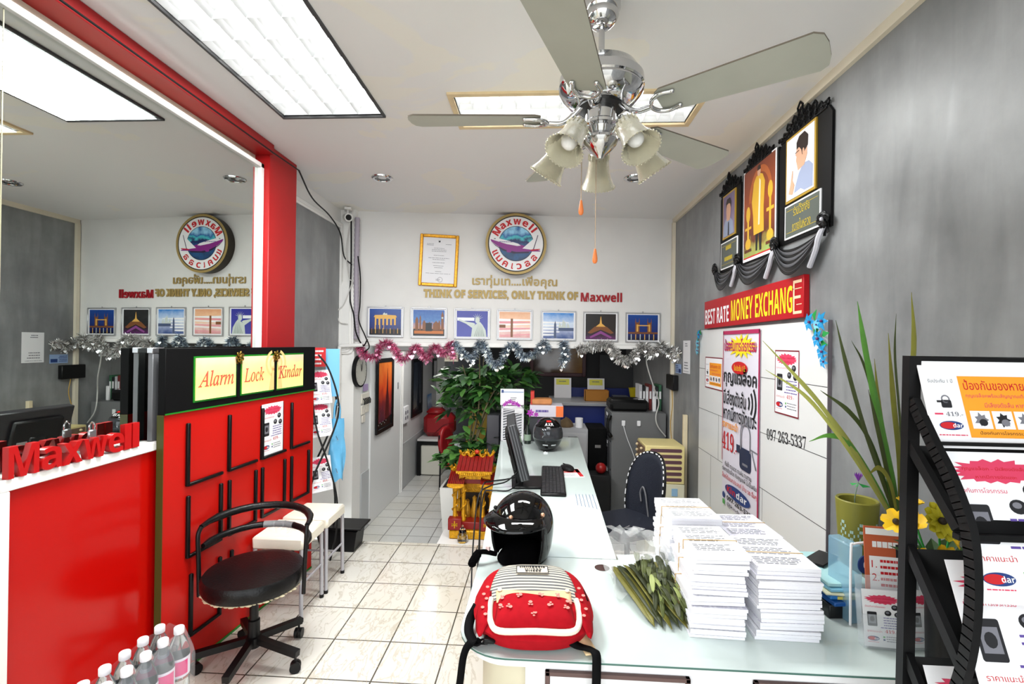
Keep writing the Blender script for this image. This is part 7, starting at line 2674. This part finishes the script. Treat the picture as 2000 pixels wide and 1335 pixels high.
m = MB()
for k in range(125):
    a = rnd.uniform(0, 2 * PI)
    r = rnd.uniform(.02, .40) ** .8
    c = Vector((.19 + r * .95 * math.cos(a), .30 + r * .75 * math.sin(a), 1.33 + rnd.uniform(-.12, .32) - .25 * max(0, r - .25)))
    leaf_spray(m, c, Vector((math.cos(a), math.sin(a), .15)), 6, .165, .034)
m.build('crown', t)
m = MB()
for k in range(70):
    a = rnd.uniform(0, 2 * PI)
    r = rnd.uniform(.0, .24)
    c = Vector((.10 + 1.2 * r * math.cos(a), -.02 + .7 * r * math.sin(a), .66 + rnd.uniform(0, .32) - .3 * r))
    leaf_spray(m, c, Vector((math.cos(a), math.sin(a), .3)), 6, .16, .034)
m.build('lower_foliage', t)
t = thing('computer_tower', 'dark grey computer tower standing left of the counter end', 'computer', (-.455, 4.88, -.3))
m = MB(); m.box(-.05, .07, -.20, .20, 0, 1.20, mat('tower_grey', (70, 70, 76), .45), .006); m.build('case', t)

# ------------------------------------------------------------------ passage wall: clock, key rack, posters, panel, pipe
def pwall(y, z, off=.001):
    return (-1.76 + off, y, z)


t = thing('wall_clock', 'round black rimmed wall clock at the start of the passage wall', 'clock', pwall(4.60, 1.31, .0), LEFT)
m = MB(); m.prism(circ(0, 0, .155, n=48), -.035, 0, BLACK); m.build('case', t)
m = MB(); m.flat_poly(circ(0, 0, .138, n=48), -.0355, mat('clock_face', (196, 194, 184), .4))
for k in range(12):
    a = R(30 * k); m.flat_poly([(.118 * math.cos(a) - .004 * math.sin(a), .118 * math.sin(a) + .004 * math.cos(a)), (.118 * math.cos(a) + .004 * math.sin(a), .118 * math.sin(a) - .004 * math.cos(a)), (.132 * math.cos(a), .132 * math.sin(a))], -.036, INK)
m.build('face', t)
for a, l, w in ((100, .07, .004), (70, .10, .003)):
    m = MB(); m.bar((0, -.038, 0), (l * math.cos(R(a)), -.038, l * math.sin(R(a))), w * 2, .002, INK, (0, 1, 0)); m.build('hand', t)
t = thing('key_rack', 'white wooden key rack with small pictures and hooks under the clock', 'key rack', pwall(4.80, 1.0), LEFT)
KW = mat('rack_wood', (222, 216, 204), .5)
m = MB(); m.box(-.11, .10, -.012, 0, -.02, .08, KW, .003); m.box(-.11, -.02, -.012, 0, -.13, -.04, KW, .003); m.box(.0, .09, -.012, 0, -.12, -.035, KW, .003); m.box(-.09, -.01, -.012, 0, -.21, -.14, KW, .003); m.box(-.06, .06, -.012, 0, .10, .17, mat('violet_card', (170, 150, 190), .5), .003); m.build('plaques', t)
for k in range(5):
    m = MB(); m.tube([(-.08 + .04 * k, -.014, .03), (-.08 + .04 * k, -.03, .01), (-.08 + .04 * k, -.028, -.03)], .006, BLACK, 6); m.build('key', t)


def poster(y, z, w, h, lab, bg, sil, loc_x=-1.76, nm='poster'):
    t = thing(nm, lab, 'poster', (loc_x + .002, y, z), LEFT)
    m = MB(); b = .045
    for x0, x1, z0, z1 in ((-w, -w + b, -h, h), (w - b, w, -h, h), (-w + b, w - b, -h, -h + b), (-w + b, w - b, h - b, h)):
        m.box(x0, x1, -.022, 0, z0, z1, BLACK, .003)
    m.build('frame', t)
    m = MB(); m.box(-w + b, w - b, -.008, -.001, -h + b, h - b, bg)
    y0 = -.0085
    m.flat_poly([(.0, -h + b), (.03, -.1), (.06, .05), (.085, h * .72), (.09, h * .72), (.115, .05), (.14, -.1), (.17, -h + b)], y0, sil)
    m.flat_poly([(-w + b, -h + b), (w - b, -h + b), (w - b, -h * .62), (.05, -h * .7), (-w + b, -h * .75)], y0 - .0004, DARKP)
    for k in range(6):
        m.flat_poly(circ(-w + b + .04 + .05 * k, -h + .09 + .02 * (k % 2), .008, .006, 8), y0 - .0008, PALEP)
    m.build('print', t)


ORNG = gradient_mat('orange_dusk_print', [(0, (40, 34, 60)), (.35, (130, 44, 50)), (.6, (220, 76, 40)), (1, (246, 136, 60))], 'Z', .25, .5, 4)
DKBL = gradient_mat('slate_print', [(0, (120, 110, 90)), (.2, (90, 92, 96)), (.5, (56, 64, 76)), (1, (30, 38, 52))], 'Z', .25, .3, 4)
poster(5.33, 1.01, .29, .405, 'tall black framed poster of a tower against an orange sky', ORNG, mat('tower_dark', (80, 26, 30), .3), loc_x=-1.735)
poster(6.85, .96, .29, .405, 'tall black framed poster of a tower in slate blue, farther down the passage', DKBL, mat('tower_slate', (28, 34, 46), .3))
t = thing('picture_frame', 'narrow dark framed picture far along the passage wall', 'picture', pwall(8.0, 1.14), LEFT)
m = MB(); m.box(-.14, .14, -.02, 0, -.19, .19, BLACK, .003); m.build('frame', t)
m = MB(); m.box(-.10, .10, -.0205, -.019, -.15, .15, PAPER); m.build('print', t)
t = thing('switch_panel', 'white electrical panel on the passage wall between the posters', 'switch panel', pwall(6.25, .65), LEFT)
m = MB(); m.box(-.11, .11, -.03, 0, -.11, .11, PAPER, .006); m.build('cover', t)
for k in range(4):
    m = MB(); m.box(-.07 + .09 * (k % 2), -.03 + .09 * (k % 2), -.034, -.03, -.06 + .07 * (k // 2), -.02 + .07 * (k // 2), GREYINK); m.build('socket', t)
m = MB(); m.tube([(-1.735, 6.05, -.3), (-1.735, 6.05, 1.5)], .016, WHITE, 10)
tag(m.build('conduit_pipe'), 'white conduit pipe running down the passage wall beside the door', 'pipe')
t = thing('postcard', 'blue picture card leaning on the red seat by the passage wall', 'card', pwall(7.6, .62, .03), rot=(R(-4), 0, LEFT))
m = MB(); m.box(-.14, .14, -.002, 0, -.1, .16, DAYB); m.build('card', t)

# far passage furniture
LEA = mat('red_leather', (150, 26, 32), .35)
t = thing('side_cabinet', 'low white cabinet with black frame at the end of the passage', 'cabinet', (-1.555, 7.05, -.3))
m = MB(); m.box(-.17, .17, -.25, .25, .49, .52, mat('cabinet_top', (206, 206, 204), .4), .004); m.box(-.17, -.12, -.25, .25, 0, .49, BLACK); m.box(-.12, .17, -.24, .25, .44, .49, BLACK); m.build('frame', t)
m = MB(); m.box(-.12, .17, -.23, .22, .01, .43, mat('cabinet_pale', (214, 212, 200), .45), .01); m.build('body', t)
t = thing('seat_cushion', 'big dark red padded seat resting on the low white cabinet', 'seat', (-1.50, 7.12, .221))
m = MB(); m.box(-.19, .26, -.16, .16, 0, .34, LEA, .07); m.box(-.15, .10, -.14, .14, .30, .41, LEA, .05); m.build('padding', t)
m = MB(); m.tube([(-.05, -.165, .02), (.12, -.165, .18), (.262, -.15, .22)], .004, mat('dark_seam', (90, 14, 18), .5), 6); m.build('seam', t)
t = thing('visitor_chair', 'chair with dark red padded back and black legs beside the plant', 'chair', (-1.22, 6.35, -.3), R(75))
m = MB(); m.grid(lambda u, v: (.19 * v * math.cos(2 * PI * u), .03 * (1 - v) * 0 + .05 * math.sin(2 * PI * u) * v * .5, .57 + .22 * v * math.sin(2 * PI * u)), 24, 6, LEA, True); m.build('backrest', t, solid=.05)
m = MB(); m.box(-.20, .20, -.40, -.02, .30, .36, LEA, .03); m.build('seat', t)
for x in (-.17, .17):
    for y in (-.36, .0):
        m = MB(); m.tube([(x, y, .31), (x * 1.05, y, .0)], .011, BLACKMETAL, 8); m.build('leg', t)
m = MB(); m.tube([(-.17, 0, .31), (-.17, .02, .7)], .011, BLACKMETAL, 8); m.build('upright', t)
m = MB(); m.tube([(.17, 0, .31), (.17, .02, .7)], .011, BLACKMETAL, 8); m.build('upright', t)
t = thing('sign_board', 'dull yellow floor sign boards leaning behind the red chair', 'sign board', (-1.02, 7.35, -.3), rot=(R(-9), R(8), R(5)))
m = MB(); m.box(-.15, .14, 0, .02, 0, 1.32, mat('dull_yellow', (150, 124, 24), .5), .004); m.build('board', t)
m = MB(); m.lines(-.11, .10, .98, 2, .09, .06, INK, -.001, 9, .1); m.ring(-.01, .62, .03, .045, -.001, INK, 20, .7); m.build('lettering', t)
t = thing('air_duct', 'grey duct box under the bulkhead at the start of the passage', 'duct', (0, 0, 0))
m = MB(); m.box(-1.70, -1.02, 4.99, 5.22, 1.50, 1.66, mat('duct_grey', (140, 140, 138), .5), .01); m.build('duct', t)
m = MB(); m.box(-1.0, -.86, 5.05, 5.09, 1.40, 1.66, CREAM); m.build('cream_panel', t)

# ------------------------------------------------------------------ corner: camera, conduits, cables
t = thing('security_camera', 'small white security camera under the ceiling in the corner', 'camera', (-1.80, 4.40, 2.74), R(20))
m = MB(); m.box(-.03, .03, -.02, .08, .08, .105, WHITE, .004); m.tube([(0, .02, .085), (0, .0, .03)], .009, WHITE, 8); m.build('bracket', t)
q = Vector((0, 0, 1)).rotation_difference(Vector((.25, -1, -.25)).normalized()).to_matrix().to_4x4()
m = MB(); m.lathe([(.0, -.07), (.03, -.07), (.035, -.06), (.035, .045), (.037, .05), (.030, .05), (.028, .04), (.0, .04)], WHITE, 20, (0, 0, .01), q); m.build('body', t)
m = MB(); m.lathe([(.0, .042), (.026, .042), (.026, .044)], BLACK, 18, (0, 0, .01), q); m.build('lens', t)
m = MB()
P = [(-1.742, 4.49, 2.77), (-1.745, 4.49, 2.3), (-1.74, 4.49, 1.9), (-1.735, 4.49, 1.62)]
P = smooth_path(P, 30)
m.tube(P, [.026 if i % 3 else .022 for i in range(len(P))], mat('spiral_wrap', (168, 160, 172), .5), 10)
tag(m.build('cable_conduit'), 'grey lilac spiral wrapped cable bundle running down the corner', 'cable bundle')
for k, (pts, r, lab) in enumerate((
        ([(-1.715, 3.32, 2.80), (-1.80, 3.7, 2.72), (-1.84, 4.1, 2.69), (-1.86, 4.38, 2.6), (-1.85, 4.45, 2.40), (-1.78, 4.47, 2.32)], .006, 'black cable sagging from the red column to the corner'),
        ([(-1.79, 4.46, 2.76), (-1.785, 4.46, 2.3), (-1.79, 4.46, 2.0), (-1.75, 4.45, 1.85), (-1.72, 4.44, 1.68), (-1.66, 4.46, 1.56), (-1.62, 4.47, 1.62)], .007, 'thick black cable hanging down along the spiral wrapped bundle'),
        ([(-1.72, 4.46, 2.4), (-1.69, 4.45, 2.2), (-1.69, 4.45, 1.95), (-1.70, 4.45, 1.8), (-1.64, 4.46, 1.65), (-1.60, 4.46, 1.55), (-1.645, 4.46, 1.50)], .006, 'black cable looping out on the white bulkhead beside the first photograph'),
        ([(-1.80, 4.45, 2.7), (-1.83, 4.45, 2.45), (-1.80, 4.45, 2.2), (-1.77, 4.45, 2.15), (-1.84, 4.44, 1.95), (-1.90, 4.44, 1.88), (-1.88, 4.44, 1.78), (-1.80, 4.44, 1.76)], .005, 'white cable curling over the boxed trim of the corner post'))):
    m = MB(); m.tube(smooth_path(pts, 7), r, BLACK if k < 3 else mat('white_cable', (206, 204, 200), .5), 6)
    tag(m.build('hanging_cable'), lab, 'cable')
m = MB(); m.tube([(-1.66, 4.45, 1.565), (-1.86, 4.43, 1.555), (-1.872, 4.43, 1.545), (-1.875, 4.43, 1.52), (-1.875, 4.43, .0)], .017, WHITE, 10)
tag(m.build('conduit_pipe'), 'white elbow conduit pipe running down the corner post', 'pipe')
m = MB(); m.tube([(-1.694, -.9, 2.782), (-1.694, 2.9, 2.782), (-1.70, 2.955, 2.785), (-1.70, 3.3, 2.79)], .005, BLACK, 6)
tag(m.build('beam_cable'), 'black cable running along the red beam above the mirror', 'cable')

# ------------------------------------------------------------------ zigzag brochure rack by the corner, with a blue bag
t = thing('brochure_rack', 'narrow black zigzag brochure rack behind the display board', 'rack', (-1.60, 3.52, 0), R(28))
for y in (-.1, .1):
    m = MB()
    P = smooth_path([(-.05, y, 1.50), (.02, y, 1.40), (.085, y, 1.2), (.09, y, 1.05), (.03, y, .86), (-.07, y, .62), (-.09, y, .45), (-.04, y, .2), (.02, y, .02)], 5)
    for i in range(len(P) - 1):
        m.bar(P[i], P[i + 1], .012, .02, BLACKMETAL, (0, 1, 0))
    m.build('curved_side', t)
    m = MB()
    P = smooth_path([(-.09, y, 1.54), (-.085, y, 1.2), (-.05, y, .95), (.03, y, .70), (.09, y, .45), (.09, y, .2), (.05, y, .0)], 5)
    for i in range(len(P) - 1):
        m.bar(P[i], P[i + 1], .012, .02, BLACKMETAL, (0, 1, 0))
    m.build('cross_side', t)
for z in (1.12, .88, .64):
    m = MB(); m.tube([(.09, -.13, z), (.09, .13, z)], .003, STEEL, 6); m.build('wire', t)
m = MB(); m.tube([(-.09, -.1, 1.53), (-.09, .1, 1.53)], .008, BLACKMETAL, 8); m.build('top_bar', t)
for k, (z, lab) in enumerate(((1.14, 'lock flyer on the top tier of the narrow zigzag rack'), (.90, 'lock flyer on the second tier of the narrow zigzag rack'), (.50, 'lock flyer on the lowest tier of the narrow zigzag rack'))):
    sheet('flyer', .16, .25, lock_flyer, lab, 'flyer', (-1.635 + .008 * k, 3.395, z), rot=(R(-12), 0, R(52)), seed=30 + k)
m = MB(); m.box(0, .12, 0, .0015, 0, .14, mat('red_white_card', (190, 40, 44), .5)); m.lines(.01, .11, .12, 4, .03, .012, PAPER, -.001, 4)
tag(m.build('card', loc=(-1.66, 3.40, 1.41), rotz=R(45)), 'small red card at the top of the narrow zigzag rack', 'card')
LB = mat('pale_blue_plastic', (104, 182, 226), .25, alpha=.92, bump=.5, bscale=25)
t = thing('plastic_bag', 'pale blue plastic bag hanging on the narrow zigzag rack', 'plastic bag', (-1.535, 3.60, .55), R(30))
m = MB(); m.grid(lambda u, v: (.06 * math.cos(2 * PI * u) * (.5 + .5 * math.sin(PI * (.15 + .75 * (1 - v)))) + .012 * math.sin(9 * u + 5 * v), .035 * math.sin(2 * PI * u) * (1.15 - v * .7) + .01 * math.sin(13 * u + 7 * v), .46 * v + .015 * math.sin(8 * PI * u) * (1 - v)), 30, 12, LB, True); m.build('bag_body', t)
m = MB(); m.tube(smooth_path([(-.02, 0, .45), (-.015, 0, .55), (.0, .0, .60), (.02, 0, .54), (.02, 0, .45)], 6), .008, LB, 6); m.build('handle', t)
m = MB(); m.box(0, .10, 0, .002, 0, .36, mat('sky_blue_card', (120, 186, 226), .4), .001)
tag(m.build('brochure', loc=(-1.60, 3.54, 1.18), rotz=R(35)), 'sky blue brochure at the back of the narrow zigzag rack', 'brochure')
